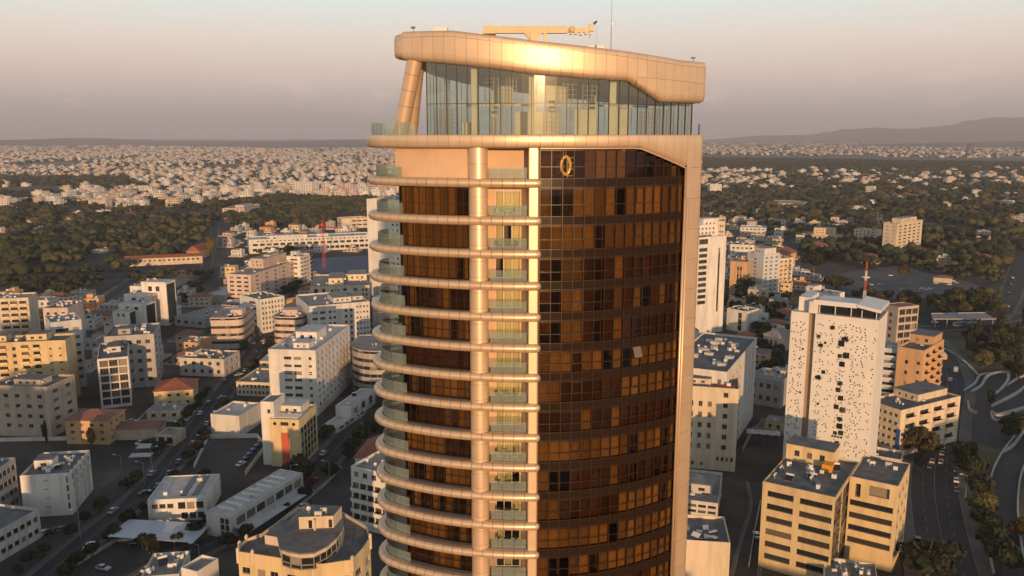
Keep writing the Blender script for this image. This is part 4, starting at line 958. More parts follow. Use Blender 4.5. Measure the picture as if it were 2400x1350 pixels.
hiphouse('ochre_house','ochre three storey house with an old red roof in the shade at left',(152,985),(252,986),(285,958),10,2.4,'orange','tile_old',F=rows(4,3,.4,.4),S=rows(3,3,.3,.4),D=14)
hiphouse('red_roof_villa','large villa with broad red tiled roof and arched yellow gable beside the street',(360,918),(452,912),(492,884),8,3.6,'yellow','tile',F=rows(4,2,.4,.4),S=rows(3,2,.3,.4),D=17)
bld('flat_roof_house','flat roofed white house with a cluttered grey roof above the street trees',(420,838),(524,842),(548,818),0,'offwhite',F=rows(5,2,.4,.45),S=rows(3,2,.35,.4),yb=884,D=18,nj=9,roof='roof_dark',heads=((.02,.2,.3,.8,2.6),))
t,W,D,h=bld('fin_wall_block','white block with sloped fin walls down its side in the dark lower left',(46,1115),(162,1108),(251,1052),0,'white',
    F=[(.45,.56,.12,.95,2,4,.5,.18,'s'),(.9,.98,.12,.95,1,4,.6,.7,'s')],S=[(.02,.98,.10,.95,5,4,.5,.62,'w')],yb=1206,nj=8,roof='roof_dark',heads=((.12,.5,.35,.62,3.0),))
for i in range(5):
    y=D*(.02+.192*i); mb=MB(); mb.face([(W+.003,y,1),(W+.9,y,1),(W+.35,y,h+.7),(W+.003,y,h+.7)]); mb.face([(W+.003,y+.5,1),(W+.9,y+.5,1),(W+.35,y+.5,h+.7),(W+.003,y+.5,h+.7)]); mb.quad((W+.9,y,1),(W+.9,y+.5,1),(W+.35,y+.5,h+.7),(W+.35,y,h+.7)); mb.quad((W,y,h+.7),(W+.35,y,h+.7),(W+.35,y+.5,h+.7),(W,y+.5,h+.7)); mb.build('fin',M['white'],t)
bld('angled_white_block','long white two storey block with strip windows cut by the lower left corner',(-210,1255),(-60,1275),(95,1192),9.5,'offwhite',S=[(.02,.98,.08,.9,9,2,.7,.38,'v')],F=rows(6,2,.5,.4),nj=3,roof='roof_dark')
bld('shaded_slab_block','shaded slab with deep horizontal sun shelves at the far left edge',(-60,1100),(-8,1100),(38,1072),0,'grey',S=[(.04,.96,.1,.95,4,4,.85,.45,'v')],yb=1225,nj=2,roof='roof_dark')
# sawtooth low building and car shelter
t,W,D,h=bld('low_school_wing','low white building with a flat roof split by two skylight slots near the car shelter',(345,1172),(482,1166),(520,1110),7.5,'white',F=[(.05,.45,.5,.88,3,1,.8,.5,'v'),(.5,.97,.48,.9,3,1,.8,.7,'v'),(.55,.97,.05,.4,3,1,.8,.8,'v')],roof='roof_light',par=.35,nj=2)
for u in (.52,.72): mb=MB(); mb.box(W*u,D*.15,h-.34,W*(u+.1),D*.95,h-.05); mb.build('skylight_slot',M['panel'],t)
t,W,D,h=bld('low_long_wing','long low white hall with a lean to roof along its window side beside the street',(482,1200),(540,1212),(664,1100),7.5,'offwhite',F=[(.55,.95,.05,.9,2,3,.85,.85,'v')],S=[(.06,.98,.42,.85,7,1,.86,.8,'v')],roof='roof_light',par=.35,nj=1)
mb=MB(); mb.face([(W+.003,D*.04,3.6),(W+5.2,D*.04,2.6),(W+5.2,D*.97,2.6),(W+.003,D*.97,3.6)]); mb.face([(W+.003,D*.04,3.45),(W+5.2,D*.04,2.45),(W+5.2,D*.97,2.45),(W+.003,D*.97,3.45)]); mb.quad((W+5.2,D*.04,2.45),(W+5.2,D*.97,2.45),(W+5.2,D*.97,2.6),(W+5.2,D*.04,2.6)); mb.build('lean_to_roof',M['roof_light'],t)
for i in range(8): mb=MB(); mb.box(W*.1,D*(.12+.1*i),h-.34,W*.75,D*(.12+.1*i)+.5,h+.25); mb.build('roof_light',M['white_paint'],t)
cs=thing('car_shelter','white folded sheet roof of a car shelter in the dark lower left parking lot','shelter')
q=[P(x,y,2.9) for x,y in ((252,1257),(300,1217),(495,1226),(452,1272))]; m1,m2=(q[0]+q[1])/2,(q[2]+q[3])/2; up=Vector((0,0,.35))
for n_,f_ in (('roof_sheet',(q[0],m1-up,m2-up,q[3])),('roof_sheet',(m1-up,q[1],q[2],m2-up))):
    mb=MB(); mb.face(f_); mb.face([p-Vector((0,0,.08)) for p in f_]); 
    for a,b in zip(f_,f_[1:]+f_[:1]): mb.quad(a,b,b-Vector((0,0,.08)),a-Vector((0,0,.08)))
    mb.build(n_,plain('sheet_steel_pale',(.50,.53,.58),.5),cs)
for i in range(6):
    for a,b in ((q[0],q[3]),(q[1],q[2])): p=a.lerp(b,i/5*.94+.03); mb=MB(); mb.cone((p.x,p.y,0),(p.x,p.y,p.z-.1),.07,.07,6); mb.build('post',M['metal'],cs)
# white balcony block by the tower
t,W,D,h=bld('louvred_balcony_block','white block with louvred balcony fronts standing tight against the tower foot at left',(822,1092),(930,1115),(945,1085),0,'white',
    F=[(.02,.98,.80,.97,5,1,.5,.5,'w'),(.02,.98,.1,.78,6,4,.86,.62,'b')],yb=1262,D=18,nj=3)
hiphouse('red_shed_roof','house with steep red tiled roof showing beside the tower edge',(832,1072),(905,1075),(930,1030),8,4.2,'offwhite','tile',D=18)
bld('canopy_station','low white flat canopy building on thin piers right of the white office block',(755,996),(792,1000),(858,912),0,'white',yb=1015,D=26,F=rows(2,1,.5,.6),S=rows(5,1,.7,.5),nj=2,roof='roof_light')
bld('forecourt_canopy','pale canopy roof projecting over the forecourt behind the office block',(786,950),(822,953),(858,910),7,'white',S=rows(3,1,.5,.6),nj=2,roof='roof_light')
bld('grey_depot','grey flat roofed depot with strip window near the sandy tower',(475,690),(528,692),(545,666),0,'grey',yb=712,S=rows(3,1,.9,.3,'v'),nj=1,roof='roof_light')
bld('low_shed','low grey shed row with pale roof left of the sandy brown office block',(408,742),(478,748),(502,712),6,'grey',F=rows(4,1,.5,.4),nj=3,roof='roof')
bld('orange_lit_house','small orange walled house catching the last sun left of the sandy brown block',(412,800),(462,803),(482,775),8,'orange',F=rows(3,2,.4,.4),nj=5,D=14)
bld('peach_link_block','peach windowless block squeezed behind the white block of square windows',(640,706),(650,708),(670,690),17,'orange',nj=0,D=18)
# ---- foreground cream block with curved glazed attic
fg=thing('curved_attic_block','cream foreground block with grey curved roof attic and corner posts, bottom left of the tower','building'); zr=24.0
def wp(px,py,z): return P(px,py,z)
main=[wp(*q,zr) for q in ((558,1301),(592,1306),(660,1317),(735,1330),(760,1330),(826,1320),(852,1292),(868,1268),(860,1240),(800,1205),(700,1195),(612,1258),(578,1270),(562,1285))]
c=Vector((sum(p.x for p in main)/len(main),sum(p.y for p in main)/len(main))); fg.location=(c.x,c.y,0)
pl=[(p.x-c.x,p.y-c.y) for p in main]
for i in range(len(pl)):
    a,b=Vector(pl[i]),Vector(pl[(i+1)%len(pl)]); L_=(b-a).length; ux=((b-a)/L_)
    mb=MB(); nwin=max(1,int(L_/3.2)); ops=put_blocks(fg,[(.06,.94,.04,.92,nwin,6,.62,.45,'w')],a,ux,L_,zr,M['cream']) if i<7 else []
    facade(mb,a,ux,L_,0,zr+.9,ops); n=Vector((ux.y,-ux.x)); ai,bi=a-n*.25,b-n*.25
    mb.quad((*a,zr+.9),(*b,zr+.9),(*bi,zr+.9),(*ai,zr+.9)); mb.quad((*ai,zr),(*bi,zr),(*bi,zr+.9),(*ai,zr+.9)); mb.build('wall',M['yellow'] if i<7 else M['cream'],fg)
mb=MB(); mb.face([(x*.99,y*.99,zr) for x,y in pl]); mb.build('roof',M['roof_dark'],fg)
for i in (0,1,3,5,7,13,12):
    x,y=pl[i]; mb=MB(); mb.box(x-.32,y-.32,zr-2,x+.32,y+.32,zr+1.5); n=len(mb.v); mb.v+=[(x-.4,y-.4,zr+1.5),(x+.4,y-.4,zr+1.5),(x+.4,y+.4,zr+1.5),(x-.4,y+.4,zr+1.5),(x,y,zr+2.1)]; mb.f+=[(n,n+1,n+4),(n+1,n+2,n+4),(n+2,n+3,n+4),(n+3,n,n+4)]; mb.m+=[0]*4; mb.build('corner_post',M['cream'],fg)
za=zr+3.8
att=[wp(*q,za) for q in ((660,1288),(680,1295),(705,1299),(735,1297),(765,1282),(788,1262),(800,1242),(804,1218),(797,1195),(700,1205),(652,1255))]
al=[(p.x-c.x,p.y-c.y) for p in att]
ac=Vector((sum(p[0] for p in al)/len(al),sum(p[1] for p in al)/len(al)))
for i in range(len(al)):
    a,b=Vector(al[i]),Vector(al[(i+1)%len(al)]); L_=(b-a).length; ux=(b-a)/L_; rz=math.atan2(ux.y,ux.x)
    if i<8:
        k=max(1,int(L_/1.5))
        for q in range(k):
            for z_,hh in ((zr+.05,1.0),(zr+1.1,1.7)):
                g,f=win_mesh(L_/k*.96,hh,'s'); p_=a.lerp(b,(q+.02)/k); o=ob('attic_window',g,fg,(p_.x,p_.y,z_),rz); ob('frame',f,o)
        mb=MB(); mb.quad((*a,zr+2.85),(*b,zr+2.85),(*b,za+.1),(*a,za+.1)); mb.build('attic_fascia',M['cream'],fg)
    else: mb=MB(); mb.quad((*a,zr),(*b,zr),(*b,za+.1),(*a,za+.1)); mb.build('attic_wall',M['cream'],fg)
big=[(ac.x+(x-ac.x)*1.05,ac.y+(y-ac.y)*1.05) for x,y in al]
mb=MB(); mb.prism(big,za+.1,za+.5,0); mb.build('attic_roof',M['roof_dark'],fg)
mb=MB(); mb.prism([(ac.x+(x-ac.x)*.86,ac.y+(y-ac.y)*.86) for x,y in al],zr+.01,zr+3.7); mb.build('attic_core',M['room'],fg)
s1=[wp(*q,za+3.6) for q in ((700,1212),(781,1209),(801,1186),(722,1182))]; sl=[(p.x-c.x,p.y-c.y) for p in s1]
mb=MB(); mb.prism(sl,za+.505,za+3.6,0,mt=1); hd=mb.build('stair_head',[M['cream'],M['roof_dark']],fg)
a,b=Vector(sl[0]),Vector(sl[1]); ux=(b-a).normalized(); rz=math.atan2(ux.y,ux.x); n=Vector((ux.y,-ux.x))
for u in (2.2,7.0): p_=a+ux*u+n*.05; g,f=win_mesh(1.0,2.2,'s'); o=ob('door',g,hd,(p_.x,p_.y,za+.55),rz)
p_=a+ux*3.6+n*1.0; mb=MB(); mb.box(0,0,0,.5,1.0,2.6); mb.build('flue',M['cream'],hd,(p_.x,p_.y,za+.51),rz)
s2=[wp(*q,zr+2.6) for q in ((620,1254),(657,1260),(694,1222),(660,1218))]; mb=MB(); mb.prism([(p.x-c.x,p.y-c.y) for p in s2],zr+.01,zr+2.6,0,mt=1); mb.build('lift_house',[M['pink'],M['roof_dark']],fg)
junk(fg,sl[3][0]+1,sl[3][1]-4,sl[1][0]-2,sl[1][1]-.5,za+3.62,3,random.Random(2),('satellite_dish','aerial','water_tank'))
# small lit block at the bottom edge, and its pipes
bld('water_tower_block','small white block with lit top and grey roof cut by the bottom edge',(424,1330),(462,1340),(488,1318),20,'white',nj=0,D=7,roof='roof')
bld('tank_roof_block','low grey roof with tank and rail beside the small lit block at the bottom edge',(330,1352),(420,1345),(428,1300),15,'offwhite',nj=6,roof='roof',D=12)

# ------------------------------------------------------------------ right of the tower
t,W,D,h=bld('white_slab_flats','tall white slab of flats with one column of brown loggias just right of the tower',(1590,560),(1703,552),(1713,545),0,'white',
    F=[(.42,.62,.30,.90,1,10,.85,.62,'d'),(.84,.88,.22,.88,1,12,.9,1,'v'),(.42,.62,.92,.985,1,1,.9,.8,'d'),(.25,.27,.2,.9,1,14,.9,1,'v')],S=[(.05,.95,.2,.95,1,14,.8,.5,'b')],yb=776,D=16,nj=2,roof='roof_light',heads=((.40,.98,.45,.98,7.5),(.68,.98,.5,.98,11)))
for i in range(7): x=W*(.45+.05*i); ob('solar_heater',roof_kit('solar_heater',k_heater),t,(x,2.5+i*.2,h-.88),.5,1.3)
bld('brown_strip_block','peach block with a dark double window strip right of the white slab of flats',(1712,612),(1753,614),(1768,592),26,'orange',F=[(.38,.7,.05,.85,2,7,.6,.95,'v')],nj=3,heads=((.5,.95,.3,.7,3),))
bld('white_cluster_block','white block with a shaded left wall and cubic roof house beside the red roofs',(1752,590),(1790,596),(1808,570),32,'blue_white',F=[(.2,.8,.05,.9,1,9,.3,.3,'s')],S=rows(3,9,.4,.35),nj=2,heads=((.3,.95,.1,.8,5.0,'white'),),D=18)
bld('sunlit_cream_flats','cream flats with paired dark windows below the red tiled roofs',(1789,600),(1826,606),(1842,590),27,'cream',F=[(.1,.95,.05,.95,2,7,.5,.42,'w')],S=rows(3,7,.5,.5,'b'),nj=4,D=16)
bld('lit_terrace_house','low cream terrace house joined to the sunlit cream flats',(1826,662),(1852,664),(1862,650),13,'yellow',F=rows(2,3,.5,.4),nj=2,D=12,roof='tile_old')
hiphouse('red_hip_house','house with wide red hipped roof behind the sunlit cream flats',(1805,592),(1845,596),(1870,580),12,4,'orange','tile',D=18,F=rows(3,2,.4,.4))
hiphouse('orange_hip_house','orange walled house with red roof among the trees right of the red hipped roof',(1895,575),(1940,577),(1955,560),10,3.5,'orange','tile',D=16,F=rows(3,2,.4,.4))
bld('long_pale_flats','long pale flats with stepped white roof edge above the brown strip block',(1712,572),(1768,574),(1790,562),24,'white',F=rows(5,5,.5,.4),nj=4,D=16)
t,W,D,h=bld('dark_roof_office','large office with dark roof crowded by plant units just right of the tower',(1560,854.5),(1704,872),(1776,791),36,'offwhite',
    S=[(.04,.5,.06,.93,4,8,.35,.4,'w'),(.6,.96,.06,.93,3,1,.13,.97,'v')],F=rows(6,7,.4,.4),nj=10,roof='roof_dark')
rng=random.Random(5)
for i in range(13):
    mb=MB(); w=rng.uniform(2.2,3.4); x,y=W*rng.uniform(.2,.85),D*rng.uniform(.15,.85); mb.box(x,y,h-.89,x+w,y+rng.uniform(1.6,2.4),h+rng.uniform(.1,.6)); mb.build('plant_unit',M['roof_light'],t)
t,W,D,h=bld('classical_cream_block','cream hotel like block with rows of square green windows and stepped roof terrace',(1560,900),(1732,912),(1757,886),0,'cream',
    F=[(.05,.68,.22,.86,5,5,.42,.5,'w'),(.76,.90,.22,.98,1,6,.45,.45,'w'),(.72,.98,.11,.17,4,1,.5,.8,'s'),(.1,.6,.04,.09,4,1,.3,.9,'s')],S=[(.1,.9,.1,.2,1,1,.2,.6,'s')],yb=1106,D=15,nj=4,trim=(.18,.33,.46,.59,.72,.86),heads=((.15,.62,.35,.8,2.4),),roof='roof_dark')
mb=MB(); mb.box(W*.7,1,h-.88,W*.97,6,h-.5); mb.build('roof_terrace',M['red_panel'],t)
bld('grey_back_block','grey shaded low block in the lane between the cream block and the perforated tower',(1756,880),(1832,893),(1845,868),0,'grey',F=rows(4,2,.5,.4),yb=958,D=18,nj=3)
t,W,D,h=bld('weathered_roof_block','weathered grey block with pale peeling roof and stair house below the cream block',(1560,1165),(1683,1180),(1732,1112),0,'offwhite',F=[(.05,.98,.05,.9,5,3,.8,.42,'v')],S=rows(5,3,.6,.4),yb=1225,nj=4,roof='roof',heads=((.45,.85,.3,.6,3.2),))
t,W,D,h=bld('junk_roof_block','beige blank walled block with scrap panels on its roof by the bottom edge',(1560,1262),(1712,1272),(1732,1234),0,'cream',F=[(.62,.70,.03,.2,1,1,.9,.9,'w')],yb=1375,D=16,nj=0,roof='roof_dark')
for i in range(9):
    mb=MB(); x,y=W*rng.uniform(.25,.8),D*rng.uniform(.15,.6); mb.box(-1.2,-.8,0,1.2,.8,.06); o=mb.build('scrap_panel',M['white_paint'] if i%2 else M['metal'],t,(x,y,h-.5+.12*i),rng.uniform(0,3)); o.rotation_euler=(rng.uniform(-.5,.5),rng.uniform(-.3,.3),rng.uniform(0,3))
# foreground office, two wings
t,W,D,h=bld('striped_office_block','ochre foreground office with long dark window strips and a crowded blue grey roof',(1788,1128),(1958,1166),(2000,1080),26,'yellow',
    F=[(.06,.46,.08,.95,1,6,.92,.42,'v'),(.52,.98,.08,.95,1,6,.95,.42,'v')],S=[(.0,.98,.04,.95,3,6,.95,.92,'v')],nj=12,roof='roof_dark',par=.5,heads=((.02,.72,.72,.98,5.0),),trim=(.985,))
mb=MB(); mb.box(W*.6,D*.6,h-.48,W*.74,D*.75,h+1.6); mb.build('orange_bin_housing',plain('orange_paint',(.75,.30,.03),.5),t)
bld('striped_office_wing','right hand wing of the ochre office with window strips and an open loggia on top',(1992,1116),(2106,1140),(2118,1100),26,'yellow',
    F=[(.40,.86,.82,.95,1,1,.9,.9,'d'),(.12,.26,.76,.95,1,1,.8,.8,'d'),(.02,.95,.20,.78,1,4,.96,.42,'v')],D=20,nj=2,roof='roof_dark',par=.4,S=rows(3,5,.5,.4))
# perforated white tower
h=60.0; a,b=P(1855,729,h).xy,P(2061,751,h).xy; x=(b-a); W=x.length; x.normalize(); rz=math.atan2(x.y,x.x); D=19.0
pt_=thing('perforated_tower','white tower pierced by hundreds of small square holes with plants growing in its windows','tower',(a.x,a.y,0),rz); BUILT.append((a.x,a.y,rz,W,D))
rng=random.Random(21); ops=[]; big=[]
S_=0.50
def addop(u,z,w,lst):
    r_=(u,z,u+w,z+w)
    for o in ops:
        if r_[0]<o[2]+.06 and r_[2]>o[0]-.06 and r_[1]<o[3]+.06 and r_[3]>o[1]-.06: return False
    ops.append(r_); lst.append(r_); return True
small=[]; nf=17
xm0=W*.31
for fl in range(nf):
    z=h-2.2-(fl+1)*3.25
    # large openings on two columns
    spec=[(.60,2.0),(.36,1.4)] if fl not in (0,16) else [(.48,1.6)]
    for uc,w in spec:
        if uc==.36 and fl not in (1,2,5,6,9): continue
        n_=rng.choice((1,2,3))
        for q in range(n_): addop(W*uc+rng.uniform(-1.2,1.2),z+rng.uniform(0,1.4),w*rng.uniform(.6,1.15),big)
    if fl==12:
        for i in range(4):
            for j in range(3): addop(W*.56+i*1.0,z+.1+j*1.0,.82,big)
    for uc,n_ in ((.60,16),(.36,6),(.47,4),(.74,7),(.84,6),(.95,3)):
        for q in range(n_): addop(W*uc+rng.gauss(0,.75),z+1.2+rng.gauss(0,.8),S_*rng.choice((.8,1,1)),small)
    for uc,n_ in ((.045,4),(.13,7)):
        for q in range(n_): addop(min(W*.19,max(.2,W*uc+rng.gauss(0,.5))),z+1.2+rng.gauss(0,.7),S_,small)
    for q in range(2): addop(W*(.11+.03*q)+.2,z+.9+q*.5,.8,big)
u1,u2=W*.205,W*.285
ops=[o for o in ops if not (o[0]<u1+.1 and o[2]>u1-.1) and not (o[0]<u2+.1 and o[2]>u2-.1) and o[2]<W-.2 and o[1]>1]
keep=set(ops); mb=MB()
facade(mb,(0,0),(1,0),u1,0,h,[o for o in ops if o[2]<u1],.5)
facade(mb,(u2,0),(1,0),W-u2,0,h,[(o[0]-u2,o[1],o[2]-u2,o[3]) for o in ops if o[0]>u2],.5)
mb.quad((W,0,0),(W,D,0),(W,D,h),(W,0,h)); mb.quad((0,D,0),(0,0,0),(0,0,h),(0,D,h)); mb.quad((W,D,0),(0,D,0),(0,D,h),(W,D,h))
mb.quad((u1,0,0),(u1,1.6,0),(u1,1.6,h),(u1,0,h)); mb.quad((u2,0,0),(u2,1.6,0),(u2,1.6,h),(u2,0,h))
mb.build('perforated_wall',noisy('white_panel_skin',(.70,.66,.60),(.77,.73,.67),.15,.8,4),pt_)
mb=MB(); mb.quad((u1,1.6,0),(u2,1.6,0),(u2,1.6,h+1.5),(u1,1.6,h+1.5)); mb.build('recessed_strip',M['brown'],pt_)
mb=MB(); mb.quad((.05,.5,.1),(u1,.5,.1),(u1,.5,h-.1),(.05,.5,h-.1)); mb.quad((u2,.5,.1),(W-.05,.5,.1),(W-.05,.5,h-.1),(u2,.5,h-.1)); mb.build('inner_glazing',noisy('dim_glazing',(.05,.035,.026),(.16,.11,.075),.25,.4,3),pt_)
mb=MB(); mb.quad((.1,.1,h-.05),(W-.1,.1,h-.05),(W-.1,D-.1,h-.05),(.1,D-.1,h-.05)); mb.build('roof',M['roof_light'],pt_)
for o in big:
    if o in keep: g,f=win_mesh(o[2]-o[0],o[3]-o[1],'s'); ob('window',g,pt_,(o[0],.35,o[1]))
# planting spilling from some windows
def leaf_clump(r,n,seed,mat):
    rg=random.Random(seed); mb=MB()
    for _ in range(n):
        d=Vector((rg.gauss(0,1),rg.gauss(0,.6),rg.gauss(0,.8))); d=d.normalized()*r*rg.random()**.4
        a_=Vector((rg.uniform(-1,1),rg.uniform(-1,1),rg.uniform(-1,1))).normalized(); b_=a_.orthogonal().normalized(); s=r*.16
        mb.quad(d-a_*s-b_*s*.6,d+a_*s-b_*s*.6,d+a_*s+b_*s*.6,d-a_*s+b_*s*.6)
    return mb.mesh('window_plant',mat)
plants=[leaf_clump(1.25,170,i,M[k]) for i,k in enumerate(('leaf','leaf_dark','leaf_olive'))]
for i,o in enumerate([o for o in big if o[2]-o[0]>1.0 and o in keep and o[0]>u2]):
    if i%5!=3: ob('window_plant',plants[i%3],pt_,((o[0]+o[2])/2,.05,(o[1]+o[3])/2-.1),rng.uniform(0,1),rng.uniform(.55,1.05))
# penthouse with thin canted roof slabs
mb=MB(); mb.box(W*.22,2.5,h,W*.97,D-2,h+3.2); mb.build('penthouse_glazing',M['glass'],pt_)
mb=MB(); mb.box(W*.25,.5,h+3.25,W*.74,D-1,h+3.6); mb.box(W*.25,.5,h+3.6,W*.74,.9,h+4.9); mb.build('penthouse_roof',M['white_paint'],pt_)
mb=MB(); v=[(W*.745,.2),(W*1.01,-.4),(W*1.01,D),(W*.745,D)]; n=len(mb.v); mb.v+=[(v[0][0],v[0][1],h+3.7),(v[1][0],v[1][1],h+2.5),(v[2][0],v[2][1],h+2.5),(v[3][0],v[3][1],h+3.7)]+[(v[0][0],v[0][1],h+4.7),(v[1][0],v[1][1],h+3.6),(v[2][0],v[2][1],h+3.6),(v[3][0],v[3][1],h+4.7)]
for q in ((3,2,1,0),(4,5,6,7),(0,1,5,4),(1,2,6,5),(2,3,7,6),(3,0,4,7)): mb.f.append(tuple(n+i for i in q)); mb.m.append(0)
mb.build('canted_roof',M['white_paint'],pt_)
mb=MB(); mb.box(W*.06,3,h,W*.2,D-3,h+5.0); mb.box(W*.2,.4,h,W*.3,5,h+4.2); mb.build('service_core',M['white'],pt_)
for u in (.32,.5,.68,.8,.96): mb=MB(); mb.box(W*u-.12,1.2,h,W*u+.12,1.45,h+3.24 if u<.75 else h+2.6); mb.build('penthouse_post',M['white_paint'],pt_)
# neighbours right of the perforated tower
t,W2,D2,h2=bld('scaffold_frame_block','unfinished concrete frame block with open storeys and tin roof behind the perforated tower',(2072,712),(2106,720),(2165,700),30,'beige',S=[(.05,.98,.1,.97,3,6,.88,.72,'d')],F=[(.2,.8,.1,.9,1,6,.4,.5,'w')],nj=0,roof='tile_old',par=.3,D=15)
bld('ochre_end_block','ochre end wall block with five small windows beside the avenue',(2104,812),(2166,822),(2180,790),27,'orange',F=[(.25,.5,.12,.85,1,4,.5,.35,'s'),(.7,.95,.05,.85,1,5,.5,.35,'s')],S=rows(3,6,.5,.5,'b'),nj=3,roof='roof_dark',heads=((.05,.95,.5,.95,4.5),))
bld('railing_flats','grey flats with close white balcony rails squeezed beside the perforated tower',(2040,812),(2104,818),(2116,800),25,'blue_white',F=[(.02,.98,.1,.95,2,6,.94,.55,'b')],nj=4,D=14)
t,W2,D2,h2=bld('blue_column_block','cream block with dark windows and blue panelled end wall by the avenue',(2030,936),(2112,962),(2145,898),19,'cream',F=[(.02,.95,.12,.95,6,5,.6,.42,'w')],S=rows(4,4,.6,.5,'b'),nj=4,roof='roof_dark',heads=((.0,.7,.45,.95,3.2),))
for u in (.25,.75): mb=MB(); mb.box(W2*.9+u*1.6,-.14,1,W2*.9+u*1.6+.8,-.005,h2*.6); mb.build('blue_panel',plain('blue_enamel',(.05,.13,.36),.4),t)
bld('corner_shop_row','low shop row with flat dark roof at the foot of the perforated tower',(2020,1062),(2112,1078),(2135,1045),5,'offwhite',F=rows(5,1,.8,.6,'v'),nj=2,roof='roof_dark',D=10)
bld('blue_awning_kiosk','low block with blue roof sheets near the big street tree',(2035,1078),(2080,1084),(2090,1070),4,'blue_white',F=rows(3,1,.7,.6,'v'),nj=0,roof='lead_blue',D=8)
bld('small_white_block','small white block with ragged roof huts behind the perforated tower',(1890,680),(1952,690),(1962,668),22,'white',F=rows(4,4,.3,.3),nj=7,D=14,heads=((.0,.25,.1,.7,4),))
bld('solar_roof_cube','grey cube block with white solar frames on top in the trees',(1704,722),(1752,730),(1772,712),14,'offwhite',F=[(.55,.75,.05,.9,1,3,.9,.9,'v')],nj=6,D=14)
hiphouse('round_roof_hall','brick hall with grey arched roof left of the perforated tower',(1790,782),(1826,790),(1850,766),9,3,'beige','roof',D=16,F=rows(3,1,.4,.5))
# landmarks farther off on the right
bld('yellow_lit_box','low hall with a bright yellow lit box on top among the trees',(1880,548),(1975,552),(1992,535),9,'beige',F=rows(8,1,.5,.5),nj=1,D=30,heads=((.28,.82,.2,.7,8.0,'yellow'),))
bld('clinic_wing','white wing with tilted white roof plane in the woods',(1735,532),(1796,534),(1836,524),9,'white',F=rows(6,2,.5,.4),nj=2,D=26,roof='roof_light')
bld('museum_hall','wide grey green roofed hall deep in the woods',(1800,474),(1880,477),(1892,468),9,'beige',F=rows(6,1,.4,.5),nj=0,D=60,roof='roof')
bld('cream_tower_flats','cream tower of flats with a shaded left wall standing out of the right hand woods',(2103,524),(2163,515),(2163,505),34,'cream',F=[(.06,.95,.05,.95,5,9,.5,.42,'w')],L=rows(2,8,.25,.3),D=14,nj=3,heads=((.2,.8,.1,.8,5),))
bld('cream_flats','lower cream flats left of the cream tower of flats',(2002,536),(2052,540),(2066,530),18,'cream',F=rows(5,5,.5,.4),nj=3,D=18)
bld('white_school_row','long white row of rooms half hidden by trees left of the cream flats',(1995,488),(2045,490),(2055,482),9,'white',F=rows(8,2,.5,.4),nj=2,D=20)
bld('far_pink_tower','pale tower with stepped top on the far edge of the left town',(598,347),(622,347),(626,345),42,'pink',F=rows(4,9,.4,.4),nj=0,D=30)
bld('far_blue_tower','blue glass tower alone on the far right edge of the town',(2272,337),(2285,337),(2293,335),55,'lead_blue',F=rows(3,10,.8,.6,'v'),nj=0,D=40)
bld('far_white_block','bright white block with roof terrace in the middle of the left town',(690,426),(730,427),(743,418),26,'white',F=rows(6,6,.4,.35),S=rows(4,6,.3,.3),nj=0,D=26)
bld('tall_white_flats','tall white flats alone in the right hand suburb',(1665,432),(1692,432),(1699,426),24,'white',F=rows(5,6,.4,.35),nj=0,D=22)
bld('wood_side_flats','peach flats with dark slit windows above the trees at right centre',(1650,517),(1700,518),(1713,508),42,'cream',F=[(.05,.95,.3,.95,8,5,.5,.4,'w')],nj=2,D=22)

# ------------------------------------------------------------------ low houses and yards filling the plots between the blocks
HERO=[(o.location.x,o.location.y,o.name.split('.')[0].replace('_',' ')) for o in COL.objects if o.get('category') in ('building','house') and o.parent is None and math.hypot(o.location.x,o.location.y)<1500]
def in_b(x,y,m):
    for bx_,by_,rz,W_,D_ in BUILT:
        dx,dy=x-bx_,y-by_; u=dx*cos(rz)+dy*sin(rz); v=-dx*sin(rz)+dy*cos(rz)
        if -m<u<W_+m and -m<v<D_+m: return True
    return False
def on_line(x,y,ln,w):
    for a,b in zip(ln,ln[1:]):
        dx,dy=b[0]-a[0],b[1]-a[1]; L2=dx*dx+dy*dy
        if L2<1e-6: continue
        t=max(0,min(1,((x-a[0])*dx+(y-a[1])*dy)/L2))
        if (x-a[0]-t*dx)**2+(y-a[1]-t*dy)**2<w*w: return True
    return False
def pin(px,py,poly):
    c=False; j=len(poly)-1
    for i in range(len(poly)):
        xi,yi=poly[i]; xj,yj=poly[j]
        if (yi>py)!=(yj>py) and px<(xj-xi)*(py-yi)/(yj-yi)+xi: c=not c
        j=i
    return c
ZONES=[([(0,690),(150,690),(300,700),(470,690),(545,640),(720,640),(880,700),(890,990),(780,1085),(640,1085),(440,1080),(300,1020),(0,1060)],(-8,0.0),3),
       ([(1610,600),(1720,560),(1860,600),(1960,690),(1850,780),(1850,1040),(1790,1180),(1600,1110)],(-.45,0),3),
       ([(1980,575),(2350,560),(2330,628),(2140,612),(1990,630)],(-.5,0),4),
       ([(520,535),(860,530),(870,640),(560,640)],(-.1,0),4),
       ([(1640,450),(1860,470),(1900,600),(1640,560)],(-.4,0),4),
       ([(1860,490),(2080,500),(2080,575),(1960,600),(1880,590)],(-.4,0),4)]
NOGO=[[tuple(P(*q)[:2]) for q in pl] for pl in ([(455,1100),(485,1025),(605,1025),(630,1050),(610,1105)],[(725,645),(735,600),(870,590),(870,645)],[(1955,655),(1990,630),(2110,615),(2340,690),(2210,700),(2060,705)],[(430,1080),(440,1090),(540,1014),(515,1003)])]
rng=random.Random(77); LBL={}
cn={'white':'white','cream':'cream','offwhite':'greyish white','pink':'peach','beige':'beige','yellow':'yellow','grey':'grey','orange':'ochre'}
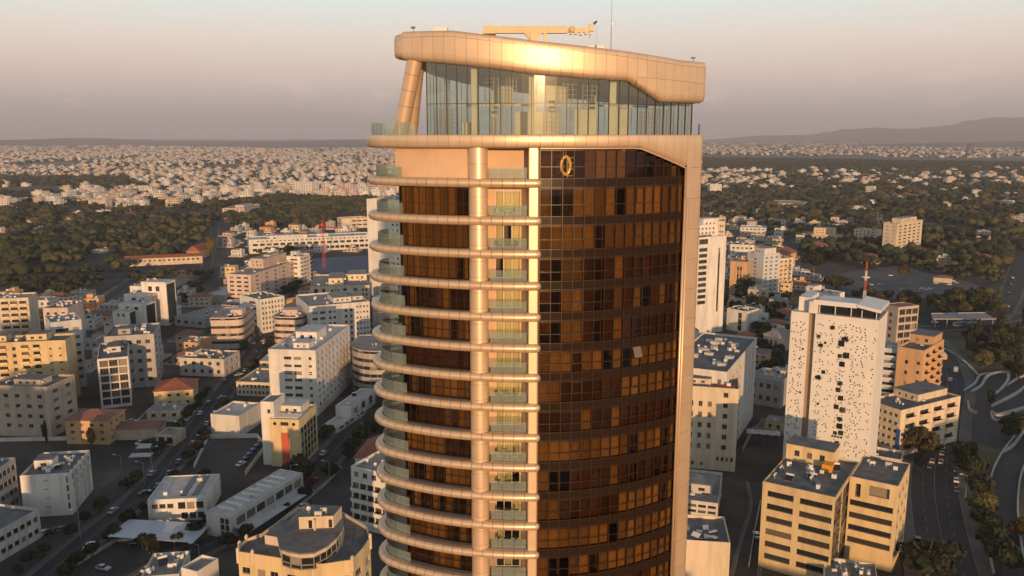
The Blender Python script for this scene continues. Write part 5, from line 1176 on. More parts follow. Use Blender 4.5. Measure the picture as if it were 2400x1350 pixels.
for pl,(ang,_),dens in ZONES:
    poly=[tuple(P(*q)[:2]) for q in pl]; xs=[p[0] for p in poly]; ys=[p[1] for p in poly]; step=25 if dens==3 else 36
    gx=min(xs)
    while gx<max(xs):
        gy=min(ys)
        while gy<max(ys):
            x,y=gx+rng.uniform(-5,5),gy+rng.uniform(-5,5); gy+=step
            w,d=rng.uniform(9,16),rng.uniform(8,13); rr=max(w,d)/2
            if not pin(x,y,poly) or any(pin(x,y,n_) for n_ in NOGO): continue
            if any(in_b(x+a*w*.55,y+b*d*.55,.8) for a in (-1,0,1) for b in (-1,0,1)): continue
            if on_line(x,y,street_a,rr+6) or on_line(x,y,street_b,rr+6) or on_line(x,y,avenue,rr+11) or on_line(x,y,street_c,rr+4): continue
            if rng.random()<.12: continue
            rz=(rng.uniform(-.12,.12) if ang>-1 or ang==-8 else 0)+(ang if ang>-1 else 0)
            wall=rng.choice(('white','white','offwhite','cream','pink','beige','yellow','grey','orange')); tiled=rng.random()<.28; h=rng.choice((4,4.2,6.8,7,7.2,9.8))
            hx,hy,hn=min(HERO,key=lambda q:(q[0]-x)**2+(q[1]-y)**2); rel='behind' if y-hy>12 else ('in front of' if hy-y>8 else ('left of' if x<hx else 'right of'))
            lab=f"low {cn[wall]} {'red tiled' if tiled else 'flat roofed'} house {rel} the {hn}"; n_=LBL.get(lab,0); LBL[lab]=n_+1
            if n_: lab=lab.replace('low ',('tall ','wide ','small ','narrow ','big ','plain ')[min(n_-1,5)])
            t=thing('low_house',lab,'house',(x,y,0),rz,'low houses between the taller blocks'); wm=M[wall]; mb=MB()
            for O,ux,W_,fc in (((-w/2,-d/2),(1,0),w,1),((w/2,-d/2),(0,1),d,1),((w/2,d/2),(-1,0),w,0),((-w/2,d/2),(0,-1),d,x>0)):
                ops=put_blocks(t,rows(max(2,int(W_/3.6)),max(1,int(h/3.3)),.42,.42),O,ux,W_,h,wm) if fc else []
                facade(mb,O,ux,W_,0,h,ops)
            mb.build('wall',wm,t)
            if tiled:
                W2,D2=w/2+.5,d/2+.5; i=min(W2,D2); r=h+2.2; A_,B_=((-W2+i,0,r),(W2-i,0,r)) if W2>=D2 else ((0,-D2+i,r),(0,D2-i,r)); c=[(-W2,-D2,h),(W2,-D2,h),(W2,D2,h),(-W2,D2,h)]; mb=MB()
                if W2>=D2: fs=((c[0],c[1],B_,A_),(c[2],c[3],A_,B_),(c[1],c[2],B_),(c[3],c[0],A_))
                else: fs=((c[1],c[2],B_,A_),(c[3],c[0],A_,B_),(c[0],c[1],A_),(c[2],c[3],B_))
                for f_ in fs: mb.face(f_)
                mb.build('roof',M[rng.choice(('tile','tile_old'))],t)
            else:
                mb=MB(); mb.quad((-w/2,-d/2,h-.35),(w/2,-d/2,h-.35),(w/2,d/2,h-.35),(-w/2,d/2,h-.35)); mb.build('roof',M[rng.choice(('roof','roof_dark','roof','roof_light'))],t)
                if rng.random()<.6: mb=MB(); a=rng.uniform(-.3,.1)*w; mb.box(a,-d*.1,h-.34,a+w*.3,d*.3,h+2.3); mb.build('stair_head',wm,t)
                junk(t,-w*.4,-d*.4,w*.4,d*.4,h-.34,rng.randint(1,5),rng)
            yw,yd=w/2+rng.uniform(2,4),d/2+rng.uniform(2,4); mb=MB(); mb.quad((-yw,-yd,.03),(yw,-yd,.03),(yw,yd,.03),(-yw,yd,.03)); mb.build('yard',M[rng.choice(('pave','soil','grass','asphalt_worn','concrete'))],t)
            mb=MB()
            for a,b in (((-yw,-yd),(yw,-yd+.2)),((-yw,yd-.2),(yw,yd)),((-yw,-yd+.2),(-yw+.2,yd-.2)),((yw-.2,-yd+.2),(yw,yd-.2))): mb.box(a[0],a[1],0,b[0],b[1],1.2)
            mb.build('yard_wall',M[rng.choice(('offwhite','grey','beige'))],t); BUILT.append((x-w/2*cos(rz)+d/2*sin(rz),y-w/2*sin(rz)-d/2*cos(rz),rz,w,d))
        gx+=step
print('LOW',sum(LBL.values()))
# ------------------------------------------------------------------ trees
def ico(seed, sub=1, amp=.25):
    import bmesh
    bm=bmesh.new(); bmesh.ops.create_icosphere(bm,subdivisions=sub,radius=1.0); off=Vector((seed*3.1,seed*1.7,0))
    for v in bm.verts: v.co*=1+amp*noise.noise(v.co*1.9+off)
    vs_=[tuple(v.co) for v in bm.verts]; fs_=[tuple(v.index for v in f.verts) for f in bm.faces]; bm.free(); return vs_,fs_
def crown_mesh(seed, shape, mat, n=620, leaf=.095):
    rg=random.Random(seed); mb=MB(); lobes=[]
    sx,sz={'round':(1,.80),'tall':(.72,1.25),'cypress':(.34,1.75),'flat':(1.15,.55),'pine':(.95,.62)}[shape]
    for _ in range(11 if shape!='cypress' else 8):
        d=Vector((rg.gauss(0,1),rg.gauss(0,1),rg.gauss(0,.9))).normalized()*rg.uniform(.35,.68); lobes.append((d,rg.uniform(.30,.48)))
    for i in range(n):
        c,r=rg.choice(lobes); d=Vector((rg.gauss(0,1),rg.gauss(0,1),rg.gauss(0.15,1))).normalized(); p=c+d*r*rg.uniform(.82,1.08)
        p=Vector((p.x*sx,p.y*sx,p.z*sz)); a=(d+Vector((rg.uniform(-.8,.8),rg.uniform(-.8,.8),rg.uniform(-.8,.8)))).normalized(); u=a.orthogonal().normalized(); w=a.cross(u); s=leaf*rg.uniform(.7,1.5)
        mb.face((p-u*s-w*s*.5,p+u*s*.2-w*s,p+u*s+w*s*.3,p-u*s*.1+w*s))
    for c,r in lobes:                                 # dense inner twigs and leaves
        v,f=ico(rg.random()*9,1,.3); n0=len(mb.v); mb.v+=[((c.x+x*r*.86)*sx,(c.y+y*r*.86)*sx,(c.z+z*r*.86)*sz) for x,y,z in v]; mb.f+=[tuple(q+n0 for q in t) for t in f]; mb.m+=[0]*len(f)
    return mb.mesh('crown',M[mat])
def trunk_mesh(seed,hb=1.0):
    rg=random.Random(seed); mb=MB(); mb.cone((0,0,-1.0),(0,0,.1),.075,.05,7,caps=False)
    for _ in range(5):
        a=rg.uniform(0,6.28); mb.cone((0,0,rg.uniform(-.45,0)),(cos(a)*.55,sin(a)*.55,rg.uniform(.15,.55)),.035,.012,5,caps=False)
    return mb.mesh('trunk',M['bark'])
KINDS_T=[('round','leaf'),('round','leaf_olive'),('flat','leaf_dark'),('tall','leaf'),('round','leaf_rust'),('cypress','leaf_dark'),('tall','leaf_gold'),('pine','leaf_dark'),('round','leaf_dark')]
CROWN=[crown_mesh(i,s,m) for i,(s,m) in enumerate(KINDS_T)]; TRUNK=[trunk_mesh(i) for i in range(3)]
CZ={'round':.98,'tall':1.4,'cypress':1.75,'flat':.85,'pine':1.15}
TN={'round':'broad','tall':'upright','cypress':'cypress','flat':'spreading','pine':'umbrella'}
def tree(x,y,r,k,label,group=None,name='tree'):
    s,m=KINDS_T[k]; z=CZ[s]*r; t=thing(name,label,'tree',(x,y,0),random.uniform(0,6.28),group)
    ob('crown',CROWN[k],t,(0,0,z),0,(r,r*random.uniform(.85,1.1),r*random.uniform(.9,1.1))); ob('trunk',TRUNK[k%3],t,(0,0,z),0,(r,r,z)); return t
def in_building(x,y,m=1.5):
    for bx_,by_,rz,W_,D_ in BUILT:
        dx,dy=x-bx_,y-by_; u=dx*cos(rz)+dy*sin(rz); v=-dx*sin(rz)+dy*cos(rz)
        if -m<u<W_+m and -m<v<D_+m: return True
    return False
def inside(px,py,poly):
    c=False; j=len(poly)-1
    for i in range(len(poly)):
        xi,yi=poly[i]; xj,yj=poly[j]
        if (yi>py)!=(yj>py) and px<(xj-xi)*(py-yi)/(yj-yi)+xi: c=not c
        j=i
    return c
def scatter(pix, area, rng, nmax=20000):
    pw=[P(*q) for q in pix]; poly=[(p.x,p.y) for p in pw]; xs=[p[0] for p in poly]; ys=[p[1] for p in poly]
    n=int((max(xs)-min(xs))*(max(ys)-min(ys))/area); out=[]
    for _ in range(min(n,nmax*4)):
        x,y=rng.uniform(min(xs),max(xs)),rng.uniform(min(ys),max(ys))
        if inside(x,y,poly): out.append((x,y))
    return out[:nmax]
# single trees one can point to
for px,py,r,k,lab in (
    (700,1128,6.8,2,'big dark round tree in front of the cream block with the red stripe'),
    (2158,1080,7.6,1,'large olive round tree beside the avenue right of the blue panelled block'),
    (2172,1350,8.4,2,'big dark tree on the pavement corner at the bottom right'),
    (345,1290,3.6,8,'small dark tree standing before the white car shelter'),
    (503,1232,3.4,8,'dark tree at the end of the car shelter roof'),
    (108,1040,2.9,5,'tall rusty cypress left of the ochre house'),
    (213,1050,3.2,6,'yellowish tree behind the fin walled block'),
    (496,602,9.0,6,'tall golden tree beside the red roofed school hall'),
    (2368,1035,5.0,8,'ragged tall tree standing over the curved plaza walls'),
    (2322,950,3.2,3,'slim upright tree in the middle of the plaza'),
    (2262,1092,5.6,0,'first tree of the row beside the ramp, nearest the plaza'),
    (2278,1130,6.4,8,'second tree of the row beside the ramp'),
    (2292,1175,6.4,8,'third tree of the row beside the ramp'),
    (2300,1215,5.4,1,'olive fourth tree of the row beside the ramp'),
    (2305,1250,5.2,8,'fifth tree of the row beside the ramp'),
    (2322,1300,6.0,8,'sixth tree of the row beside the ramp'),
    (2345,1345,6.4,8,'seventh tree of the row beside the ramp, at the bottom edge'),
    (2392,1260,4.0,4,'rusty bush tree at the right edge below the ramp'),
    (1905,645,13,7,'wide dark umbrella pine left of the parking lot'),
    (1960,680,11,2,'wide dark tree nearest the left end of the parking lot'),
    (2120,652,7,4,'rusty small tree inside the parking lot'),
    (2300,868,6.5,1,'round olive tree in the sunken garden by the avenue'),
    (2235,720,8,1,'olive tree between the parking lot and the bus road'),
    (2290,722,9,0,'dense green tree between the parking lot and the bus road'),
    (2190,730,8,8,'dark tree behind the unfinished frame block'),
    (1740,690,8,0,'bright green tree below the brown strip block'),
    (640,1275,3.6,8,'dark tree on the street corner above the cream foreground block'),
    (2095,1262,3.4,8,'dark hedge tree right of the ochre office wing')):
    p=P(px,py); tree(p.x,p.y,r,k,lab,'trees one can pick out in the city')
# rows of trees along the streets
tr=random.Random(8); NROW=0
for ln,w_,lab in ((street_b,5.4,'street tree in the row along the left street'),(street_a,5.8,'street tree in the row along the street at the tower foot')):
    acc=0.0; L_=[Vector(p) for p in ln]
    for a,b in zip(L_,L_[1:]):
        d=(b-a); n=Vector((-d.y,d.x)).normalized(); acc+=d.length
        if acc>5.5:
            acc=0
            for s_ in (-1,1):
                if tr.random()<.72:
                    p=a+n*s_*(w_+tr.uniform(.5,2.5))
                    if p.y>200 and p.y<520 and not in_building(p.x,p.y,1.0): k=tr.choice((8,8,0,8,2)); tree(p.x,p.y,tr.uniform(2.1,3.4),k,TN[KINDS_T[k][0]]+' '+{'leaf':'green','leaf_dark':'dark'}[KINDS_T[k][1]]+' '+lab,lab.replace('street tree','street trees',1)); NROW+=1
rng=random.Random(17)
KMIX=(8,0,8,1,0,8,4,1,8)
REG=[ # polygon, ground per tree, tree kinds, label, radius
 ([(0,505),(200,495),(420,510),(520,505),(470,560),(430,600),(300,636),(200,655),(0,680)],130,(0,1,8,8,2,4),'tree in the dark park at the left edge',(5.5,10)),
 ([(505,486),(640,466),(985,474),(985,528),(700,535),(540,535)],110,(0,1,4,8,1),'tree in the wood left behind the tower',(6,10)),
 ([(0,415),(280,418),(350,434),(240,445),(0,432)],260,(8,0,1),'tree in the far left belt between houses',(5,8)),
 ([(1640,400),(2420,398),(2420,590),(2340,640),(2200,625),(1990,628),(1890,600),(1850,560),(1640,515)],150,(0,1,8,4,8,0),'tree in the woods right behind the tower',(6,11)),
 ([(1640,372),(2420,384),(2420,398),(1640,398)],420,(8,0),'tree in the far green belt at right',(6,9)),
 ([(1720,680),(1850,700),(1850,830),(1790,860),(1760,780),(1712,740)],60,(0,8,8,1),'tree in the garden left of the perforated tower',(3,5)),
 ([(1770,850),(1835,860),(1835,930),(1790,930)],70,(8,8),'tree in the lane left of the perforated tower',(3,4.5)),
 ([(2180,700),(2340,692),(2350,735),(2190,750)],80,(1,0,8),'tree in the strip above the bus road',(4,6)),
 ([(2260,790),(2400,770),(2400,900),(2340,870),(2270,850)],75,(8,5,8,0),'tree in the sunken garden at right',(3,5.5)),
 ([(2350,1000),(2420,1000),(2420,1060),(2380,1060)],80,(8,0),'tree on the plaza slope at the right edge',(3,4.5)),
 ([(0,452),(520,452),(520,500),(200,496),(0,508)],420,(8,0,1,8),'tree between the park and the dense left town',(4,8)),
 ([(1985,632),(2110,616),(2185,632),(2290,638),(2345,640),(2345,690),(2290,668),(2200,645),(2110,626)],130,(8,0,1,8),'tree along the back edge of the parking lot',(3.5,6)),
 ([(310,640),(500,640),(470,690),(420,720),(400,660),(300,700)],180,(8,0,4),'tree near the dry field behind the stepped block',(3,5)),
 ([(655,640),(720,640),(720,690),(660,690)],70,(8,0),'tree between the blocks below the red crane',(3,5)),
 ([(600,560),(730,600),(720,640),(600,600)],150,(8,1),'tree beside the long white building',(3,5.5)),
 ([(430,1000),(490,1000),(480,1040),(440,1090)],90,(8,),'tree by the blue parking strip',(2,3.2)),
 ([(460,1120),(560,1095),(600,1100),(560,1118),(470,1135)],60,(8,0),'tree hedge behind the low school wing',(2,3.4)),
 ([(200,1230),(330,1140),(400,1060),(430,1075),(350,1170),(230,1260)],60,(8,8,0),'street tree beside the left street',(2.4,4.2)),
 ([(755,1130),(800,1060),(850,980),(885,985),(840,1060),(790,1140)],50,(8,8,0),'street tree beside the street at the tower foot',(2.4,4.0)),
 ([(530,860),(580,810),(610,830),(560,900),(525,935)],50,(8,8,0),'street tree beside the white office block',(2.4,3.8)),
 ([(0,630),(260,640),(180,700),(0,690)],160,(8,0,8),'tree in front of the dark left park',(3.5,6)),
 ([(2080,1240),(2110,1240),(2130,1300),(2100,1300)],60,(8,),'hedge tree by the ochre office',(2,3)),
 ([(1960,690),(2150,702),(2160,730),(2050,725)],110,(8,0,1),'tree between the parking lot and the frame block',(4,6.5)),
]
WOODH=[]                                              # clearings with houses in the woods
hr=random.Random(53)
for pl,ar,nm,kind in ((REG[3][0],4600,300,9),(REG[0][0],8000,16,10)):
    for x,y in scatter(pl,ar,hr,nm):
        if in_building(x,y,12): continue
        d=math.hypot(x,y)
        if kind==9 and noise.noise(Vector((x*.0035,y*.0022,3.3)))<-.12 and hr.random()<.75: continue
        WOODH.append((d,x,y,kind,hr.uniform(0,3.14)))
cells={}
for h_ in WOODH: cells.setdefault((int(h_[1]//40),int(h_[2]//40)),[]).append(h_)
def near_house(x,y):
    ci,cj=int(x//40),int(y//40)
    for i in (-1,0,1):
        for j in (-1,0,1,2):
            for h_ in cells.get((ci+i,cj+j),()):
                dx,dy=x-h_[1],y-h_[2]
                if dx*dx+dy*dy<180 or (abs(dx)<11 and -34<dy<0): return True
    return False
ALLT=[]
for i,(pl,ar,ks,lab,(r0,r1)) in enumerate(REG):
    for x,y in scatter(pl,ar,rng,9000):
        if in_building(x,y) or near_house(x,y): continue
        g=noise.noise(Vector((x*.006,y*.004,i*.7)))
        if i in (0,1,3) and g<-.26 and rng.random()<.8: continue
        if i in (0,1,3):
            k2=KMIX[int((noise.noise(Vector((x*.011,y*.008,9)))+1)*3.2+rng.uniform(-.9,.9))%len(KMIX)]
            ALLT.append((math.hypot(x,y),x,y,(r0+(r1-r0)*rng.random()**1.6)*rng.choice((.6,.8,1,1)),k2,i)); continue
        ALLT.append((math.hypot(x,y),x,y,rng.uniform(r0,r1),rng.choice(ks),i))
# keep tree crowns off the roads
def near_line(x,y,ln,w):
    for a,b in zip(ln,ln[1:]):
        dx,dy=b[0]-a[0],b[1]-a[1]; L2=dx*dx+dy*dy
        if L2<1e-6: continue
        t=max(0,min(1,((x-a[0])*dx+(y-a[1])*dy)/L2))
        if (x-a[0]-t*dx)**2+(y-a[1]-t*dy)**2<w*w: return True
    return False
ALLT=[t for t in ALLT if not (t[0]<900 and (near_line(t[1],t[2],street_a,6) or near_line(t[1],t[2],street_b,5.6) or near_line(t[1],t[2],avenue,9)))]
for pl,ar in (([(985,458),(1640,404),(1640,520),(985,530)],260),([(900,540),(1605,530),(1605,1020),(905,1000)],420)):   # what the tower hides goes on the same way
    for x,y in scatter(pl,ar,rng,4000):
        if not in_building(x,y,4): ALLT.append((1e5,x,y,rng.uniform(3,7),rng.choice((0,1,8,8)),1))
ALLT.sort()
NIND=max(120,272-NROW)
for d,x,y,r,k,i in ALLT[:NIND]:
    s=TN[KINDS_T[k][0]]; m={'leaf':'green','leaf_olive':'olive','leaf_dark':'dark','leaf_rust':'rusty','leaf_gold':'golden'}[KINDS_T[k][1]]
    tree(x,y,r,k,f'{s} {m} '+REG[i][3],REG[i][3].replace('tree ','trees ',1))
# the rest of the woods as one mass
ICO=[ico(s,1,.42) for s in range(6)]
def mass(name, items, mats, lobes=3, seed=0):
    V=[];F=[];MI=[]; n0=0; rg=np.random.default_rng(seed)
    fa=[np.array(f) for v,f in ICO]; va=[np.array(v) for v,f in ICO]
    for x,y,r,mi,h in items:
        for l in range(lobes):
            q=rg.integers(0,6); s=r*(1.0 if lobes==1 else rg.uniform(.28,.66)); a=rg.uniform(0,6.28); c,s_=math.cos(a),math.sin(a); v=va[q]
            o=rg.normal(0,r*.48,2) if lobes>1 else (0,0)
            w=np.empty_like(v); w[:,0]=(v[:,0]*c-v[:,1]*s_)*s+x+o[0]; w[:,1]=(v[:,0]*s_+v[:,1]*c)*s+y+o[1]; w[:,2]=v[:,2]*s*.9+h*(.8+.4*rg.random())
            V.append(w); F.append(fa[q]+n0); MI.append(np.full(len(fa[q]),mi)); n0+=len(v)
    V=np.concatenate(V); F=np.concatenate(F); MI=np.concatenate(MI); me=bpy.data.meshes.new(name)
    me.vertices.add(len(V)); me.vertices.foreach_set('co',V.ravel().astype(np.float32)); me.loops.add(len(F)*3); me.loops.foreach_set('vertex_index',F.ravel().astype(np.int32))
    me.polygons.add(len(F)); me.polygons.foreach_set('loop_start',np.arange(0,len(F)*3,3,dtype=np.int32)); me.polygons.foreach_set('loop_total',np.full(len(F),3,dtype=np.int32)); me.polygons.foreach_set('material_index',MI.astype(np.int32))
    for m in mats: me.materials.append(m)
    me.update(calc_edges=True); me.validate(); return tag(ob(name,me),kind='stuff')
LM=[M['leaf'],M['leaf_olive'],M['leaf_dark'],M['leaf_rust'],M['leaf_gold']]; LI={'leaf':0,'leaf_olive':1,'leaf_dark':2,'leaf_rust':3,'leaf_gold':4}
o=mass('far_woods',[(x,y,r,LI[KINDS_T[k][1]],r*.95) for d,x,y,r,k,i in ALLT[NIND:]],LM,5,1); tag(o,'dark green woods and parks filling the middle distance','woods')
print('TREES',len(ALLT))

# ------------------------------------------------------------------ far town
rng=random.Random(29)
WM=[M['white'],M['cream'],M['pink'],M['offwhite'],M['roof_light'],M['roof'],M['tile'],M['glass']]
def far_house_mesh(seed):
    rg=random.Random(seed); mb=MB(); w,d,h=rg.uniform(12,22),rg.uniform(11,16),rg.choice((7,10,10,13.5,17)); wm=rg.choice((0,0,1,2,3,0))
    st=int(h/3.3)
    def blk(x0,y0,x1,y1,z0,z1,sx,ns):
        for (O,ux,W_) in (((x0,y0),(1,0),x1-x0),((x1,y0),(0,1),y1-y0),((x1,y1),(-1,0),x1-x0),((x0,y1),(0,-1),y1-y0)):
            nc=max(2,int(W_/3.6)); cw=W_/nc; ops=[]
            for r in range(ns):
                for c in range(nc):
                    if rg.random()<.85: u=c*cw+cw*.22; z=z0+(z1-z0)/ns*(r+.3); ops.append((u,z,u+cw*.56,z+(z1-z0)/ns*.45))
            facade(mb,O,ux,W_,z0,z1,ops,.35,wm); n=(ux[1],-ux[0])
            for a,b,c,e in ops: mb.quad(*[(O[0]+ux[0]*u-n[0]*.34,O[1]+ux[1]*u-n[1]*.34,z) for u,z in ((a,b),(c,b),(c,e),(a,e))],7)
        mb.quad((x0,y0,z1),(x1,y0,z1),(x1,y1,z1),(x0,y1,z1),rg.choice((4,5,5)))
    blk(-w/2,-d/2,w/2,d/2,0,h,0,st)
    if rg.random()<.75: a=rg.uniform(-.35,.0)*w; blk(a,-d*.2,a+w*.35,d*.35,h,h+3,0,1)
    mb.box(w*.2,-d*.1,h,w*.3,d*.05,h+1.3,4)
    return mb.mesh('far_house',WM)
FH=[far_house_mesh(i) for i in range(14)]
TOWN=[([(0,346),(300,343),(640,350),(985,350),(985,458),(520,480),(300,492),(0,490)],'flat roofed house in the dense town behind the left park',1150),
      ([(1640,336),(2420,328),(2420,372),(1640,362)],'pale house in the far town on the right horizon',900),
      ([(1640,402),(1800,402),(1830,445),(1640,450)],'house in the right hand suburb beside the woods',1100),
      ([(1900,402),(2420,410),(2420,440),(1900,438)],'house in the wooded suburb far behind the perforated tower',3000),
      ([(2190,319),(2330,321),(2335,331),(2180,331)],'pale house on the far right hill village',3500),
      ([(1640,500),(1720,505),(1725,540),(1640,535)],'low house close behind the tower at right',700)]
FOREST=[r[0] for r in REG[1:3]]
FP=[[tuple(P(*q)[:2]) for q in pl] for pl in FOREST]
H=[]
for i,(pl,lab,ar) in enumerate(TOWN):
    for x,y in scatter(pl,ar,rng,15000):
        if in_building(x,y,9) or any(inside(x,y,f) for f in FP): continue
        g=noise.noise(Vector((x*.0022,y*.0016,i)))
        if g<-.30 and i<2: continue
        if any(True for _ in ()): continue
        H.append((math.hypot(x,y),x,y,i,.35*math.sin(x*.0013)+.3*math.cos(y*.0009)+rng.choice((0,0,pi/2))))
# houses scattered in the woods
H+=WOODH
for pl,ar in (([(985,350),(1640,340),(1640,400),(985,456)],1300),([(900,540),(1605,530),(1605,1020),(905,1000)],700)):
    for x,y in scatter(pl,ar,rng,9000):
        if not in_building(x,y,9) and not (x-TX)**2+(y-TY)**2<45**2: H.append((1e5,x,y,0,.1*math.sin(x*.01)+rng.choice((0,pi/2))))
H.sort()
cell=set(); H2=[]
for h_ in H:
    c=(int(h_[1]/17),int(h_[2]/17))
    if c in cell: continue
    cell.add(c); H2.append(h_)
H=H2
def hip_mesh(seed):
    rg=random.Random(seed); mb=MB(); w,d,h=rg.uniform(11,18),rg.uniform(9,12),rg.choice((6.5,7,9.5)); wm=rg.choice((0,1,2)); 
    for (O,ux,W_) in (((-w/2,-d/2),(1,0),w),((w/2,-d/2),(0,1),d),((w/2,d/2),(-1,0),w),((-w/2,d/2),(0,-1),d)):
        nc=max(2,int(W_/3.4)); cw=W_/nc; ops=[(c*cw+cw*.3,z,c*cw+cw*.7,z+1.4) for c in range(nc) for z in (1.2,4.4)]
        facade(mb,O,ux,W_,0,h,ops,.3,wm); n=(ux[1],-ux[0])
        for a,b,c,e_ in ops: mb.quad(*[(O[0]+ux[0]*u-n[0]*.29,O[1]+ux[1]*u-n[1]*.29,z) for u,z in ((a,b),(c,b),(c,e_),(a,e_))],7)
    W2,D2=w/2+.6,d/2+.6; r=h+2.6; A_,B_=(-W2+D2,0,r),(W2-D2,0,r); c=[(-W2,-D2,h),(W2,-D2,h),(W2,D2,h),(-W2,D2,h)]
    for f_ in ((c[0],c[1],B_,A_),(c[2],c[3],A_,B_),(c[1],c[2],B_),(c[3],c[0],A_)): mb.face(f_,6)
    return mb.mesh('tiled_house',WM)
HH=[hip_mesh(i) for i in range(5)]
NH=290
for d,x,y,i,rz in H[:NH]:
    tiled = i in (9,10) and rng.random()<.5 or (i==5 and rng.random()<.4)
    lab=TOWN[i][1] if i<9 else ('house half hidden in the woods right behind the tower' if i==9 else 'house half hidden in the dark left park')
    if tiled: o=ob('tiled_house',rng.choice(HH),None,(x,y,0),rz,rng.uniform(.8,1.1)); tag(o,'red tiled '+lab,'house','tiled '+lab.replace('house','houses',1))
    else: o=ob('far_house',rng.choice(FH),None,(x,y,0),rz,(rng.uniform(.8,1.15),rng.uniform(.8,1.15),rng.uniform(.75,1.1)*(.7 if i in (5,10) else 1))); o.scale=[s*(1.12 if i==0 else 1) for s in o.scale]; tag(o,lab if i<9 else 'pale '+lab,'house',lab.replace('house','houses',1))
# everything farther as one mass of blocks
rest=H[NH:]
N=len(rest); rg=np.random.default_rng(4)
def boxes(name, X,Y,RZ,W_,D_,Z0_,Z1_,mw,mr,mats):
    n=len(X); c,s=np.cos(RZ),np.sin(RZ); V=np.zeros((n,8,3))
    for k,(sx,sy,top) in enumerate(((-1,-1,0),(1,-1,0),(1,1,0),(-1,1,0),(-1,-1,1),(1,-1,1),(1,1,1),(-1,1,1))):
        lx,ly=sx*W_/2,sy*D_/2; V[:,k,0]=X+lx*c-ly*s; V[:,k,1]=Y+lx*s+ly*c; V[:,k,2]=Z1_ if top else Z0_
    q=np.array([(0,1,5,4),(1,2,6,5),(2,3,7,6),(3,0,4,7),(4,5,6,7)]); F=(q[None]+(np.arange(n)*8)[:,None,None]).reshape(-1,4)
    MI=np.repeat(mw,5).reshape(n,5); MI[:,4]=mr
    me=bpy.data.meshes.new(name); me.vertices.add(n*8); me.vertices.foreach_set('co',V.ravel().astype(np.float32)); me.loops.add(len(F)*4); me.loops.foreach_set('vertex_index',F.ravel().astype(np.int32))
    me.polygons.add(len(F)); me.polygons.foreach_set('loop_start',np.arange(0,len(F)*4,4,dtype=np.int32)); me.polygons.foreach_set('loop_total',np.full(len(F),4,dtype=np.int32)); me.polygons.foreach_set('material_index',MI.ravel().astype(np.int32))
    for m in mats: me.materials.append(m)
    me.update(calc_edges=True); return tag(ob(name,me),kind='stuff')
if N:
    X=np.array([h[1] for h in rest]); Y=np.array([h[2] for h in rest]); RZ=np.array([h[4] for h in rest]); dist=np.hypot(X,Y)
    W_=rg.uniform(10,20,N)*(1+dist/9000); D_=rg.uniform(9,15,N)*(1+dist/9000); Hh=rg.choice([5,7,7,10,10,13,17],N)*rg.uniform(.85,1.1,N)
    mw=rg.choice([0,0,1,1,2,2,3],N); mr=rg.choice([4,5,5,5,5,6],N)  # mostly darker roof tops, standing in for the dimming of grazing light
    o=boxes('far_town',np.concatenate([X,X+rg.normal(0,2,N)]),np.concatenate([Y,Y+rg.normal(0,2,N)]),np.concatenate([RZ,RZ]),np.concatenate([W_,W_*.42]),np.concatenate([D_,D_*.45]),np.concatenate([np.zeros(N),Hh]),np.concatenate([Hh,Hh+2.8]),np.concatenate([mw,mw]),np.concatenate([mr,mr]),WM)
    tag(o,'endless pale houses of the far town reaching to the horizon','town')
    k=rg.random(N)<.85
    items=[(x+rg.normal(0,14),y+rg.normal(0,14),rg.uniform(3.5,8)*(1+d/9000),int(rg.choice([0,2,2,1])),4.5) for x,y,d,kk in zip(X,Y,dist,k) for _r in range(2) if kk]
    o=mass('town_trees',items,LM,1,3); tag(o,'small dark trees dotted between the houses of the far town','trees')
print('HOUSES',len(H))
# ------------------------------------------------------------------ hills on the horizon
def ridge(name,label,x0,x1,y0,depth,prof,mat,n=120,seed=0):
    mb=MB(); rows_=[]
    for j in range(9):
        v=j/8; row=[]
        for i in range(n+1):
            u=i/n; x=x0+(x1-x0)*u; h=prof(u)*math.sin(pi*min(v,.999)*.5)**1.3; h*=1+.22*noise.noise(Vector((x*.0009+seed,v*3,seed)))+.10*noise.noise(Vector((x*.004,v*6,seed+5)))
            row.append((x,y0+depth*v,max(h,0)-.5*(j==0)))
        rows_.append(row)
    mb.grid(rows_); mb.sm=True; return tag(mb.build(name,mat),label,'hills',kind='structure')
M['hill']=noisy('scrub_hill',(.07,.065,.05),(.15,.12,.09),.004,.95,8)
mt=lerp([(0,0),(.1,110),(.22,190),(.3,330),(.38,300),(.47,470),(.55,560),(.65,520),(.78,640),(.9,480),(1,300)])
ridge('mountains','faint blue mountain ridge above the right horizon',4500,19500,15500,6000,mt,M['hill'],160,2)
lo_=lerp([(0,30),(.15,75),(.3,45),(.42,85),(.5,40),(.62,30),(.75,70),(.9,40),(1,60)])
ridge('low_hills','low brown hills along the left horizon',-14000,1500,10500,5000,lo_,M['hill'],140,4)
ridge('village_hill','low hill carrying a small village on the right horizon',3500,9000,7600,2600,lerp([(0,0),(.25,40),(.5,62),(.75,50),(1,20)]),M['hill'],60,7)
